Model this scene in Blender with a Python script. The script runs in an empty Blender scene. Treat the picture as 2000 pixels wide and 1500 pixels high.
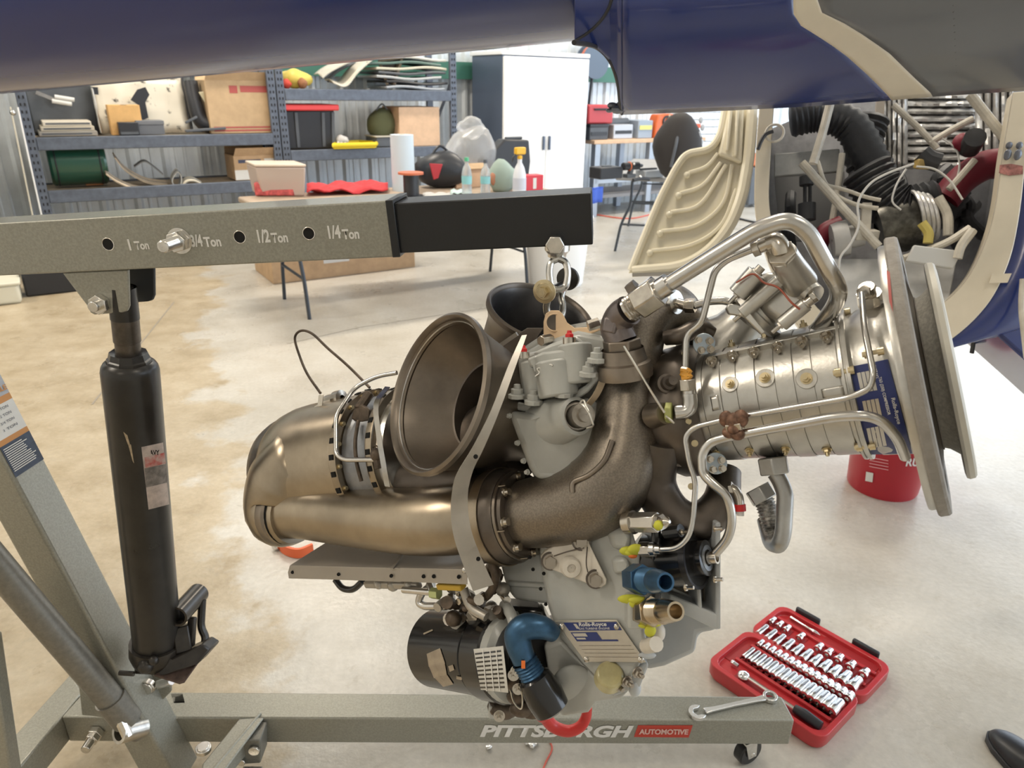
import bpy, bmesh, math, random
from mathutils import Vector, Matrix, Quaternion
random.seed(7)
S = bpy.context.scene
COL = S.collection
V3 = Vector
# ------------------------------------------------------------------ camera
F = 1400.0                       # focal length in pixels of the 2000x1500 frame
TH = math.radians(22.4); RO = 0.0155
CAM = V3((0, 0, 1.47))
_r = V3((1, 0, 0)); _f = V3((0, math.cos(TH), -math.sin(TH))); _u = V3((0, math.sin(TH), math.cos(TH)))
RIGHT = _r * math.cos(RO) + _u * math.sin(RO)
UP = _u * math.cos(RO) - _r * math.sin(RO)
FWD = _f
cd = bpy.data.cameras.new('camera'); cam = bpy.data.objects.new('camera', cd); COL.objects.link(cam)
cd.sensor_width = 36.0; cd.lens = 36.0 * F / 2000.0; cd.clip_start = 0.05; cd.clip_end = 200
m = Matrix((RIGHT, UP, -FWD)).transposed().to_4x4(); m.translation = CAM
cam.matrix_world = m
cd.dof.use_dof = True; cd.dof.focus_distance = 1.08; cd.dof.aperture_fstop = 9.0
S.camera = cam
# ------------------------------------------------------------------ light: sky through the open hangar door, ceiling lamps
S.view_settings.view_transform = 'Standard'; S.view_settings.look = 'None'
S.view_settings.gamma = 1.0; S.view_settings.use_curve_mapping = False
S.view_settings.exposure = -0.52
w = bpy.data.worlds.new('sky'); S.world = w; w.use_nodes = True
bg = w.node_tree.nodes['Background']
bg.inputs[0].default_value = (0.78, 0.88, 1.0, 1); bg.inputs[1].default_value = 5.5
HA = math.radians(33.0)           # heading of the hangar's back wall
U = V3((math.cos(HA), math.sin(HA), 0)); V = V3((-math.sin(HA), math.cos(HA), 0))
B0 = V3((-2.10, 7.0, 0))
def H(u, v, z=0.0): return B0 + U * u + V * v + V3((0, 0, z))
LAMP_W = {-.9: 160, -4.6: 95, -8.0: 25}
def ceiling_area(u, v, z, sx, sy, watts, col):
    l = bpy.data.lights.new('ceiling_lamp', 'AREA'); l.shape = 'RECTANGLE'; l.size = sx; l.size_y = sy
    l.energy = watts; l.color = col
    o = bpy.data.objects.new('ceiling_lamp_light', l); COL.objects.link(o)
    o.location = H(u, v, z); o.rotation_euler = (0, 0, HA); return o
LAMPS = [(-4.6, -.9), (-0.4, -.9), (3.8, -.9), (-4.6, -4.6), (-0.4, -4.6), (3.8, -4.6), (-4.6, -8.0), (-0.4, -8.0)]
for lu, lv in LAMPS: ceiling_area(lu, lv, 4.30, 1.3, 0.35, LAMP_W[lv], (1.0, 0.90, 0.76))

# ------------------------------------------------------------------ projection helpers (photograph pixel + real distance -> point)
def ray(x, y): return FWD + RIGHT * ((x - 1000) / F) - UP * ((y - 750) / F)
def P(x, y, d): return CAM + ray(x, y) * d
def G(x, y, h=0.0):
    r = ray(x, y); return CAM + r * ((h - CAM.z) / r.z)
def W(x, y, v=0.0):               # point on the plane parallel to the back wall, v metres behind the rack fronts
    r = ray(x, y); t = (v - (CAM - B0).dot(V)) / r.dot(V); p = CAM + r * t
    return p
def Wuz(x, y, v=0.0):
    p = W(x, y, v); return ((p - B0).dot(U), p.z)
def px(n, d): return n * d / F

# ------------------------------------------------------------------ materials
MATS = {}
def mat(name, col, rough=0.5, metal=0.0, var=0.0, scale=8.0, col2=None, bump=0.0, bscale=60.0, rvar=0.0, coat=0.0, trans=0.0, emit=None, alpha=None, detail=6, stretch=None, spec=0.5):
    if name in MATS: return MATS[name]
    mm = bpy.data.materials.new(name); mm.use_nodes = True; nt = mm.node_tree; N = nt.nodes; L = nt.links
    b = N['Principled BSDF']
    b.inputs['Base Color'].default_value = (*col, 1); b.inputs['Roughness'].default_value = rough
    b.inputs['Metallic'].default_value = metal; b.inputs['Coat Weight'].default_value = coat
    b.inputs['Coat Roughness'].default_value = 0.08
    b.inputs['Transmission Weight'].default_value = trans; b.inputs['Specular IOR Level'].default_value = spec
    if emit: b.inputs['Emission Color'].default_value = (*emit[0], 1); b.inputs['Emission Strength'].default_value = emit[1]
    if alpha is not None: b.inputs['Alpha'].default_value = alpha
    if var or col2 or rvar or bump:
        tc = N.new('ShaderNodeTexCoord'); src = tc.outputs['Object']
        if stretch:
            mp = N.new('ShaderNodeMapping'); mp.inputs['Scale'].default_value = stretch; L.new(src, mp.inputs[0]); src = mp.outputs[0]
        n = N.new('ShaderNodeTexNoise'); n.inputs['Scale'].default_value = scale; n.inputs['Detail'].default_value = detail; n.inputs['Roughness'].default_value = 0.62
        L.new(src, n.inputs['Vector'])
        if var or col2:
            r = N.new('ShaderNodeValToRGB'); r.color_ramp.elements[0].position = 0.36; r.color_ramp.elements[1].position = 0.66
            c2 = col2 if col2 else tuple(c * (1 - var) for c in col)
            c1 = col if col2 else tuple(min(1, c * (1 + var)) for c in col)
            r.color_ramp.elements[0].color = (*c2, 1); r.color_ramp.elements[1].color = (*c1, 1)
            L.new(n.outputs['Fac'], r.inputs[0]); L.new(r.outputs[0], b.inputs['Base Color'])
        if rvar:
            mr = N.new('ShaderNodeMapRange'); mr.inputs[3].default_value = max(0.02, rough - rvar); mr.inputs[4].default_value = min(1, rough + rvar)
            L.new(n.outputs['Fac'], mr.inputs[0]); L.new(mr.outputs[0], b.inputs['Roughness'])
        if bump:
            n2 = N.new('ShaderNodeTexNoise'); n2.inputs['Scale'].default_value = bscale; n2.inputs['Detail'].default_value = 3
            L.new(src, n2.inputs['Vector'])
            bp = N.new('ShaderNodeBump'); bp.inputs['Strength'].default_value = bump; bp.inputs['Distance'].default_value = 0.002
            L.new(n2.outputs['Fac'], bp.inputs['Height']); L.new(bp.outputs[0], b.inputs['Normal'])
    MATS[name] = mm; return mm

# ------------------------------------------------------------------ mesh builder
def ortho(a):
    a = a.normalized(); h = V3((0, 0, 1)) if abs(a.z) < 0.9 else V3((1, 0, 0))
    b = a.cross(h).normalized(); return b, a.cross(b).normalized()
def fillet(pts, f=0.03, n=7):
    pts = [V3(p) for p in pts]; out = [pts[0]]
    for i in range(1, len(pts) - 1):
        a, b, c = pts[i - 1], pts[i], pts[i + 1]
        la, lc = (a - b).length, (c - b).length
        t = min(f, 0.48 * la, 0.48 * lc)
        p0 = b + (a - b).normalized() * t; p2 = b + (c - b).normalized() * t
        for k in range(n + 1):
            s = k / n; out.append(p0 * (1 - s) ** 2 + b * 2 * s * (1 - s) + p2 * s * s)
    out.append(pts[-1]); return out
def spline(pts, n=8):
    pts = [V3(p) for p in pts]; q = [pts[0] * 2 - pts[1]] + pts + [pts[-1] * 2 - pts[-2]]; out = []
    for i in range(1, len(q) - 2):
        p0, p1, p2, p3 = q[i - 1], q[i], q[i + 1], q[i + 2]
        for k in range(n):
            t = k / n
            out.append(0.5 * ((2 * p1) + (p2 - p0) * t + (2 * p0 - 5 * p1 + 4 * p2 - p3) * t * t + (3 * p1 - p0 - 3 * p2 + p3) * t ** 3))
    out.append(pts[-1]); return out
def lerp(a, b, t): return a + (b - a) * t
class MB:
    def __init__(s): s.v = []; s.f = []
    def add(s, vs, fs):
        o = len(s.v); s.v += [V3(v) for v in vs]; s.f += [tuple(i + o for i in f) for f in fs]; return s
    def rings(s, R, caps=True, closed=False):
        n = len(R[0]); vs = [p for r in R for p in r]; fs = []
        m = len(R)
        for i in range(m if closed else m - 1):
            j = (i + 1) % m
            for k in range(n): fs.append((i * n + k, i * n + (k + 1) % n, j * n + (k + 1) % n, j * n + k))
        if caps and not closed:
            fs.append(tuple(reversed(range(n)))); fs.append(tuple(range((m - 1) * n, m * n)))
        return s.add(vs, fs)
    def tube(s, pts, r, n=12, caps=True, closed=False):
        pts = [V3(p) for p in pts]; m = len(pts); rs = r if isinstance(r, (list, tuple)) else [r] * m
        if len(rs) != m: rs = [lerp(rs[0], rs[-1], i / (m - 1)) for i in range(m)]
        def tan(i):
            if closed: return (pts[(i + 1) % m] - pts[i - 1]).normalized()
            return (pts[min(i + 1, m - 1)] - pts[max(i - 1, 0)]).normalized()
        t = tan(0); a, b = ortho(t); R = []
        for i in range(m):
            t2 = tan(i); q = t.rotation_difference(t2); a = q @ a; t = t2
            a = (a - t * a.dot(t)).normalized(); b = t.cross(a)
            R.append([pts[i] + (a * math.cos(2 * math.pi * k / n) + b * math.sin(2 * math.pi * k / n)) * rs[i] for k in range(n)])
        return s.rings(R, caps, closed)
    def cyl(s, p0, p1, r0, r1=None, n=20, caps=True, spin=0.0):
        p0, p1 = V3(p0), V3(p1); r1 = r0 if r1 is None else r1
        a, b = ortho(p1 - p0); R = []
        for p, r in ((p0, r0), (p1, r1)):
            R.append([p + (a * math.cos(spin + 2 * math.pi * k / n) + b * math.sin(spin + 2 * math.pi * k / n)) * r for k in range(n)])
        # orientation
        return s.rings(R, caps)
    def lathe(s, o, ax, prof, n=32, caps=False, ell=1.0, arc=None):
        o = V3(o); ax = V3(ax).normalized(); a, b = ortho(ax); R = []
        for t, r in prof:
            R.append([o + ax * t + (a * math.cos(2 * math.pi * k / n) + b * ell * math.sin(2 * math.pi * k / n)) * r for k in range(n)])
        return s.rings(R, caps)
    def box(s, c, sz, ax=None):
        c = V3(c); X, Y, Z = ax if ax else (V3((1, 0, 0)), V3((0, 1, 0)), V3((0, 0, 1)))
        h = [sz[0] / 2, sz[1] / 2, sz[2] / 2]; vs = []
        for k in (-1, 1):
            for j in (-1, 1):
                for i in (-1, 1): vs.append(c + X * (i * h[0]) + Y * (j * h[1]) + Z * (k * h[2]))
        return s.add(vs, [(0, 2, 3, 1), (4, 5, 7, 6), (0, 1, 5, 4), (2, 6, 7, 3), (0, 4, 6, 2), (1, 3, 7, 5)])
    def prism(s, poly, ext):
        poly = [V3(p) for p in poly]; ext = V3(ext); n = len(poly)
        fs = [tuple(reversed(range(n))), tuple(range(n, 2 * n))] + [(i, (i + 1) % n, n + (i + 1) % n, n + i) for i in range(n)]
        return s.add(poly + [p + ext for p in poly], fs)
    def bar(s, p0, p1, w, h, up=V3((0, 0, 1))):
        p0, p1 = V3(p0), V3(p1); d = (p1 - p0); L = d.length; X = d.normalized(); Y = V3(up).cross(X).normalized(); Z = X.cross(Y)
        return s.box((p0 + p1) / 2, (L, w, h), (X, Y, Z))
    def rect_tube(s, p0, p1, w, h, t, up=V3((0, 0, 1))):
        p0, p1 = V3(p0), V3(p1); X = (p1 - p0).normalized(); Y = V3(up).cross(X).normalized(); Z = X.cross(Y)
        def ring(p, a, b): return [p + Y * a / 2 * i + Z * b / 2 * j for i, j in ((-1, -1), (1, -1), (1, 1), (-1, 1))]
        return s.rings([ring(p0, w, h), ring(p1, w, h), ring(p1, w - 2 * t, h - 2 * t), ring(p0, w - 2 * t, h - 2 * t)], False, True)
    def ribbon(s, pts, wid, th):
        pts = [V3(p) for p in pts]; m = len(pts); R = []
        for i, p in enumerate(pts):
            t = (pts[min(i + 1, m - 1)] - pts[max(i - 1, 0)]).normalized(); wv = V3(wid[i] if isinstance(wid, list) else wid)
            nn = t.cross(wv).normalized() * th / 2
            R.append([p - wv / 2 - nn, p + wv / 2 - nn, p + wv / 2 + nn, p - wv / 2 + nn])
        return s.rings(R, True)
    def ball(s, c, r, n=14, m=8, sc=(1, 1, 1), ax=None):
        c = V3(c); X, Y, Z = ax if ax else (V3((1, 0, 0)), V3((0, 1, 0)), V3((0, 0, 1))); R = []
        for i in range(m + 1):
            a = math.pi * i / m; rr = max(1e-4, math.sin(a)); R.append([c + (X * math.cos(2 * math.pi * k / n) * rr * sc[0] + Y * math.sin(2 * math.pi * k / n) * rr * sc[1] - Z * math.cos(a) * sc[2]) * r for k in range(n)])
        return s.rings(R, True)
    def torus(s, c, ax, R_, r, n=32, m=8, sc=1.0):
        a, b = ortho(V3(ax)); return s.tube([V3(c) + (a * math.cos(2 * math.pi * k / n) + b * sc * math.sin(2 * math.pi * k / n)) * R_ for k in range(n)], r, m, False, True)
    def grid(s, rows):
        n = len(rows[0]); m = len(rows)
        return s.add([p for r in rows for p in r], [(i * n + k, i * n + k + 1, (i + 1) * n + k + 1, (i + 1) * n + k) for i in range(m - 1) for k in range(n - 1)])
WL = {}
def mesh_of(mb, name, mt, ang=35, flip=True):
    me = bpy.data.meshes.new(name)
    c = V3((0, 0, 0))
    for v in mb.v: c += v
    c /= max(1, len(mb.v))
    me.from_pydata([tuple(v - c) for v in mb.v], [], mb.f)
    bm = bmesh.new(); bm.from_mesh(me); bmesh.ops.recalc_face_normals(bm, faces=bm.faces); bm.to_mesh(me); bm.free()
    if mt: me.materials.append(mt)
    if ang:
        me.shade_smooth(); me.set_sharp_from_angle(angle=math.radians(ang))
    return me, c
def put(o, loc, parent=None):
    COL.objects.link(o); o.location = loc; WL[o.name] = V3(loc)
    if parent:
        o.parent = parent; o.matrix_parent_inverse = Matrix.Translation(-WL[parent.name])
    return o
def obj(name, mb, mt, parent=None, ang=35, bevel=0.0, seg=2, label=None, cat=None, group=None, kind=None, solid=0.0, sub=0):
    me, c = mesh_of(mb, name, mt, ang); o = bpy.data.objects.new(name, me); put(o, c, parent)
    if solid: md = o.modifiers.new('thickness', 'SOLIDIFY'); md.thickness = solid; md.offset = 0
    if bevel:
        md = o.modifiers.new('bevel', 'BEVEL'); md.width = bevel; md.segments = seg; md.limit_method = 'ANGLE'; md.angle_limit = math.radians(40); md.harden_normals = False
    if sub: md = o.modifiers.new('subdivision', 'SUBSURF'); md.levels = sub; md.render_levels = sub
    return tag(o, label, cat, group, kind)
def tag(o, label=None, cat=None, group=None, kind=None):
    if label: o['label'] = label
    if cat: o['category'] = cat
    if group: o['group'] = group
    if kind: o['kind'] = kind
    return o
def thing(name, label, cat, loc, group=None):
    e = bpy.data.objects.new(name, None); e.empty_display_size = 0.05; put(e, V3(loc)); return tag(e, label, cat, group)
def inst(me, name, loc, quat, sc, parent=None):
    o = bpy.data.objects.new(name, me); put(o, loc, parent); o.rotation_mode = 'QUATERNION'; o.rotation_quaternion = quat
    o.scale = (sc, sc, sc) if not isinstance(sc, (tuple, list)) else sc; return o
def qz(n): return V3((0, 0, 1)).rotation_difference(V3(n).normalized())
BOLTS = {}
def bolt_mesh(kind, mt):
    k = (kind, mt.name)
    if k in BOLTS: return BOLTS[k]
    b = MB()
    if kind == 'nut':        # nut with stud end
        b.cyl((0, 0, 0), (0, 0, .25), 1.35, n=14); b.cyl((0, 0, .25), (0, 0, 1.1), 1.0, n=6); b.cyl((0, 0, 1.1), (0, 0, 2.0), .55, n=10)
    elif kind == 'hex':
        b.cyl((0, 0, 0), (0, 0, .2), 1.3, n=14); b.cyl((0, 0, .2), (0, 0, 1.0), 1.0, .97, n=6)
    elif kind == 'cap':
        b.cyl((0, 0, 0), (0, 0, .3), 1.15, n=12); b.cyl((0, 0, .3), (0, 0, 1.3), .85, n=12)
    elif kind == 'stud':
        b.cyl((0, 0, 0), (0, 0, .5), 1.0, n=6); b.cyl((0, 0, .5), (0, 0, 2.6), .55, n=8)
    elif kind == 'rivet':
        b.ball((0, 0, 0), 1.0, 8, 4, (1, 1, .5))
    me = bpy.data.meshes.new('bolt'); me.from_pydata([tuple(v) for v in b.v], [], b.f)
    bm = bmesh.new(); bm.from_mesh(me); bmesh.ops.recalc_face_normals(bm, faces=bm.faces); bm.to_mesh(me); bm.free()
    me.materials.append(mt); me.shade_smooth(); me.set_sharp_from_angle(angle=math.radians(40)); BOLTS[k] = me; return me
def bolt(p, n, r, kind, mt, parent, name='bolt'):
    return inst(bolt_mesh(kind, mt), name, V3(p), qz(n), r, parent)
def text(name, s, p, xdir, updir, height, mt, parent, bold=0.0, shear=0.0, width=None, ext=0.0004, off=0.0006, space=1.0):
    cu = bpy.data.curves.new(name, 'FONT'); cu.body = s; cu.align_x = 'CENTER'; cu.align_y = 'CENTER'; cu.size = 1.0
    cu.offset = bold; cu.shear = shear; cu.extrude = 0.0; cu.resolution_u = 3; cu.space_character = space
    t = bpy.data.objects.new(name, cu); COL.objects.link(t)
    dg = bpy.context.evaluated_depsgraph_get(); me = bpy.data.meshes.new_from_object(t.evaluated_get(dg)); bpy.data.objects.remove(t)
    X = V3(xdir).normalized(); Z = X.cross(V3(updir)).normalized(); Y = Z.cross(X)
    xs = [v.co.x for v in me.vertices]; cx = (max(xs) + min(xs)) / 2; wd = max(xs) - min(xs)
    ys = [v.co.y for v in me.vertices]; cy = (max(ys) + min(ys)) / 2; hh = max(ys) - min(ys)
    sy = height / hh; sx = (width / wd) if width else sy
    for v in me.vertices: v.co = X * ((v.co.x - cx) * sx) + Y * ((v.co.y - cy) * sy)
    me.materials.clear(); me.materials.append(mt); me.name = name
    o = bpy.data.objects.new(name, me); put(o, V3(p) + Z * off, parent); return o
# ------------------------------------------------------------------ setting: hangar shell
def concrete():
    mm = bpy.data.materials.new('concrete'); mm.use_nodes = True; nt = mm.node_tree; N = nt.nodes; L = nt.links
    b = N['Principled BSDF']; tc = N.new('ShaderNodeTexCoord')
    def noise(sc, det, rough=.6):
        n = N.new('ShaderNodeTexNoise'); n.inputs['Scale'].default_value = sc; n.inputs['Detail'].default_value = det; n.inputs['Roughness'].default_value = rough
        L.new(tc.outputs['Object'], n.inputs['Vector']); return n
    def ramp(src, e):
        r = N.new('ShaderNodeValToRGB'); r.color_ramp.elements[0].position = e[0][0]; r.color_ramp.elements[1].position = e[-1][0]
        r.color_ramp.elements[0].color = (*e[0][1], 1); r.color_ramp.elements[1].color = (*e[-1][1], 1)
        for p, c in e[1:-1]:
            q = r.color_ramp.elements.new(p); q.color = (*c, 1)
        L.new(src, r.inputs[0]); return r
    def mix(f, a, c, mode='MIX'):
        q = N.new('ShaderNodeMix'); q.data_type = 'RGBA'; q.blend_type = mode
        if isinstance(f, float): q.inputs[0].default_value = f
        else: L.new(f, q.inputs[0])
        L.new(a, q.inputs[6])
        if isinstance(c, tuple): q.inputs[7].default_value = (*c, 1)
        else: L.new(c, q.inputs[7])
        return q.outputs[2]
    base = ramp(noise(1.7, 9, .65).outputs['Fac'], [(.30, (.46, .425, .36)), (.5, (.56, .53, .47)), (.7, (.65, .63, .58))])
    # brown worn sealer with its own outline on the left of the crane
    n2 = noise(2.3, 8, .6); sep = N.new('ShaderNodeSeparateXYZ'); L.new(tc.outputs['Object'], sep.inputs[0])
    a = N.new('ShaderNodeMath'); a.operation = 'MULTIPLY_ADD'; a.inputs[1].default_value = -1.0; a.inputs[2].default_value = -0.95; L.new(sep.outputs['X'], a.inputs[0])
    c = N.new('ShaderNodeMath'); c.operation = 'MULTIPLY_ADD'; c.inputs[1].default_value = -0.42; L.new(sep.outputs['Y'], c.inputs[0]); L.new(a.outputs[0], c.inputs[2])
    c2 = N.new('ShaderNodeMath'); c2.operation = 'ADD'; c2.inputs[1].default_value = 0.95; L.new(c.outputs[0], c2.inputs[0])
    d = N.new('ShaderNodeMath'); d.operation = 'MULTIPLY_ADD'; d.inputs[1].default_value = 1.5; L.new(n2.outputs['Fac'], d.inputs[0]); L.new(c2.outputs[0], d.inputs[2])
    msk = ramp(d.outputs[0], [(.78, (0, 0, 0)), (.90, (.9, .9, .9))])
    tan = ramp(noise(5, 9, .7).outputs['Fac'], [(.3, (.34, .26, .15)), (.5, (.47, .385, .26)), (.72, (.58, .50, .37))])
    col = mix(msk.outputs[0], base.outputs[0], tan.outputs[0])
    spots = ramp(noise(9, 6, .75).outputs['Fac'], [(.60, (0, 0, 0)), (.78, (1, 1, 1))])
    col = mix(spots.outputs[0], col, (.40, .35, .27))
    fine = ramp(noise(55, 4).outputs['Fac'], [(.3, (.86, .86, .86)), (.7, (1, 1, 1))])
    col = mix(1.0, col, fine.outputs[0], 'MULTIPLY')
    # saw-cut joint lines
    L.new(col, b.inputs['Base Color'])
    rr = ramp(n2.outputs['Fac'], [(.3, (.22, .22, .22)), (.7, (.42, .42, .42))]); L.new(rr.outputs[0], b.inputs['Roughness'])
    bp = N.new('ShaderNodeBump'); bp.inputs['Strength'].default_value = .25; bp.inputs['Distance'].default_value = .004
    L.new(noise(40, 5).outputs['Fac'], bp.inputs['Height']); L.new(bp.outputs[0], b.inputs['Normal'])
    return mm
M_conc = concrete()
def uvbox(mb, u0, u1, v0, v1, z0, z1):
    return mb.box(H((u0 + u1) / 2, (v0 + v1) / 2, (z0 + z1) / 2), (abs(u1 - u0), abs(v1 - v0), abs(z1 - z0)), (U, V, V3((0, 0, 1))))
fl = MB(); fl.add([H(-7, -13, 0), H(13, -13, 0), H(13, 1.0, 0), H(-7, 1.0, 0), H(-7, -13, -.1), H(13, -13, -.1), H(13, 1, -.1), H(-7, 1, -.1)],
   [(0, 1, 2, 3), (7, 6, 5, 4), (0, 4, 5, 1), (1, 5, 6, 2), (2, 6, 7, 3), (3, 7, 4, 0)])
me = bpy.data.meshes.new('floor'); me.from_pydata([tuple(v) for v in fl.v], [], fl.f); me.materials.append(M_conc)
floor = bpy.data.objects.new('floor', me); put(floor, (0, 0, 0)); tag(floor, 'pale stained concrete hangar floor with brown worn patch at left', None, None, 'structure')
M_joint = mat('joint_dark', (.30, .27, .23), .8)
def floor_line(pts, wd, name='crack'):
    b = MB(); q = [V3((p.x, p.y, .0008)) for p in pts]; b.ribbon(q, V3((1, 0, 0)) * wd, .0012) if False else b.tube(q, wd / 2, 5)
    for i, v in enumerate(b.v): v.z = .0006 + max(0, min(.0008, v.z - .0004))
    return obj(name, b, M_joint, floor)
floor_line([G(340, 590), G(300, 640), G(180, 790)], .010, 'joint')
floor_line([G(960, 600), G(700, 640), G(560, 672)], .008, 'joint')
M_wall = mat('wall_metal', (.66, .71, .75), .4, .2, .10, 3.0)
wb = MB(); uvbox(wb, -7, 13, .86, .95, 0, 4.6)
wall_back = obj('wall_back', wb, M_wall, kind='structure', label='pale blue-grey corrugated metal wall behind the shelves')
pm = MB(); pw = .30
prof = [(0, 0), (.03, -.03), (.06, -.03), (.085, 0), (.12, 0), (.13, -.008), (.145, -.008), (.155, 0), (.20, 0), (.21, -.008), (.225, -.008), (.235, 0), (.30, 0)]
rows = [[U * a + V * b_ + V3((0, 0, z)) for a, b_ in prof] for z in (0, 4.55)]
pm.grid(rows); pme, pc = mesh_of(pm, 'wall_panel', M_wall, 20)
for i in range(50):
    o = bpy.data.objects.new('wall_panel', pme); put(o, H(-4.6 + i * pw, .855, 0) + pc, wall_back)
M_roof = mat('roof_white', (.72, .72, .70), .7, 0, .05, 2)
rb = MB(); uvbox(rb, -7, 8.6, -10.6, 1, 4.6, 4.7); obj('ceiling', rb, M_roof, kind='structure', label='white insulated hangar roof')
sb = MB(); uvbox(sb, -7.1, -7.0, -10.6, 1, 0, 4.6); obj('wall_left', sb, M_roof, kind='structure', label='plain hangar side wall at left')
sb = MB(); uvbox(sb, 8.5, 8.6, -10.6, -8.5, 0, 4.6); uvbox(sb, 8.5, 8.6, -8.5, 1, 4.1, 4.6); obj('wall_right', sb, M_roof, kind='structure', label='hangar side wall with wide open door')
sb = MB(); uvbox(sb, -7, 1.6, -10.6, -10.5, 0, 4.6); obj('wall_front', sb, M_roof, kind='structure', label='plain wall beside the open hangar door')
M_green = mat('girt_green', (.05, .17, .13), .5)
tb = MB(); uvbox(tb, -7, 13, .76, .83, 1.56, 1.74); obj('trim_1', tb, M_green, kind='structure', label='dark green horizontal wall girt')
# lamps hung under the roof
M_lampbody = mat('lamp_body', (.8, .8, .8), .4); M_lampglow = mat('lamp_glow', (1, .9, .75), .5, emit=((1, .87, .70), 6.0))
for k, (lu, lv) in enumerate(LAMPS):
    t = thing('ceiling_lamp', 'long white hangar lamp, %s in the roof row' % ('first', 'second', 'third', 'fourth', 'fifth', 'sixth', 'seventh', 'eighth')[k], 'lamp', H(lu, lv, 4.35), 'hangar ceiling lamps')
    b = MB(); uvbox(b, lu - .68, lu + .68, lv - .2, lv + .2, 4.40, 4.58); obj('housing', b, M_lampbody, t, bevel=.01)
    b = MB(); uvbox(b, lu - .62, lu + .62, lv - .16, lv + .16, 4.36, 4.40); obj('diffuser', b, M_lampglow, t)
# white roll-up door far right
M_whitepaint = mat('white_paint', (.86, .87, .88), .35)
M_slat = mat('door_white', (.84, .86, .88), .3)
b = MB(); uvbox(b, 5.72, 5.80, .70, .82, 0, 2.6); uvbox(b, 7.6, 7.68, .70, .82, 0, 2.6); uvbox(b, 5.72, 7.68, .70, .82, 2.6, 2.75)
door = obj('door_1', b, M_whitepaint, kind='structure', label='white roll-up door behind the cream cowling door')
sl = MB(); uvbox(sl, 5.8, 7.6, .77, .80, 0, .088); sme, sc = mesh_of(sl, 'slat', M_slat, 30)
for i in range(26):
    o = bpy.data.objects.new('slat', sme); put(o, sc + V3((0, 0, .1 * i)), door)
    md = None

# ------------------------------------------------------------------ shelving racks
M_rack = mat('rack_blue_grey', (.115, .135, .175), .5, .3, .15, 20)
M_board = mat('shelf_board', (.34, .27, .19), .8, 0, .2, 12)
M_dark = mat('dark_slot', (.012, .012, .014), .8)
def rack(label, u0, u1, levels, v0=.02, v1=.60, h=1.92):
    t = thing('shelving_rack', label, 'shelf', H((u0 + u1) / 2, (v0 + v1) / 2, 0), 'grey steel racks along the wall')
    slot = MB().box((0, 0, 0), (.010, .006, .022), (U, V, V3((0, 0, 1)))); sme, _ = mesh_of(slot, 'slot', M_dark, 0)
    for uu in (u0 + .035, u1 - .035):
        for vv in (v0 + .02, v1 - .02):
            b = MB(); uvbox(b, uu - .035, uu + .035, vv - .02, vv + .02, 0, h); po = obj('post', b, M_rack, t, bevel=.004)
            if vv < .2:
                for k in range(34):
                    for s_ in (-.014, .014):
                        o = bpy.data.objects.new('slot', sme); put(o, H(uu + s_, vv - .021, .06 + k * .054), po)
        b = MB(); b.bar(H(uu, v0 + .03, .30), H(uu, v1 - .03, .95), .03, .012); b.bar(H(uu, v0 + .03, 1.55), H(uu, v1 - .03, .95), .03, .012); obj('side_brace', b, M_rack, t)
    for z in levels:
        for vv in (v0 + .012, v1 - .012):
            b = MB(); uvbox(b, u0 + .07, u1 - .07, vv - .018, vv + .018, z - .10, z); obj('beam', b, M_rack, t, bevel=.006)
        b = MB(); uvbox(b, u0 + .05, u1 - .05, v0 + .032, v1 - .032, z - .03, z - .012); obj('shelf_board', b, M_board, t)
    return t
rack('left grey steel rack holding cardboard box and green drum', -2.06, -.075, (1.06, .65, .12))
rack('right grey steel rack holding the black tote with red lid', -.065, 1.78, (1.44, .905, .40, .10))
# white double-door cabinet
t = thing('storage_cabinet', 'tall glossy white double-door cabinet beside the steel racks', 'cabinet', H(2.9, .3, 0))
M_cabside = mat('cabinet_side', (.10, .13, .19), .4, .3)
M_cabwhite = mat('cabinet_white', (.92, .93, .94), .18, coat=.6)
b = MB(); uvbox(b, 2.33, 3.47, .02, .66, 0, 1.80); obj('carcass', b, M_cabside, t, bevel=.005)
b = MB(); uvbox(b, 2.31, 3.49, -.0, .68, 1.80, 1.84); obj('top', b, M_cabwhite, t, bevel=.006)
for a, c, hx in ((2.335, 2.897, 2.86), (2.903, 3.465, 2.94)):
    b = MB(); uvbox(b, a, c, -.02, .018, .06, 1.785); d = obj('door', b, M_cabwhite, t, bevel=.006)
    b = MB(); uvbox(b, hx - .012, hx + .012, -.045, -.02, .83, .98); obj('handle', b, M_cabside, d, bevel=.004)
b = MB(); uvbox(b, 2.35, 3.45, .0, .64, 0, .06); obj('plinth', b, M_cabside, t)
# ------------------------------------------------------------------ helicopter
M_blue = mat('paint_blue', (.016, .032, .15), .24, 0, coat=.5, rvar=.05, scale=3)
M_heligrey = mat('paint_slate', (.135, .142, .152), .30, 0, .06, 4, coat=.4)
M_cream = mat('paint_cream', (.68, .61, .48), .35, 0, .05, 6, coat=.3)
M_creamdoor = mat('door_cream', (.92, .86, .68), .25, 0, .04, 6, coat=.5)
heli = thing('helicopter', 'blue helicopter with cream stripe, grey belly panel and open equipment bay', 'helicopter', G(1500, 900, 0))
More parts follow.
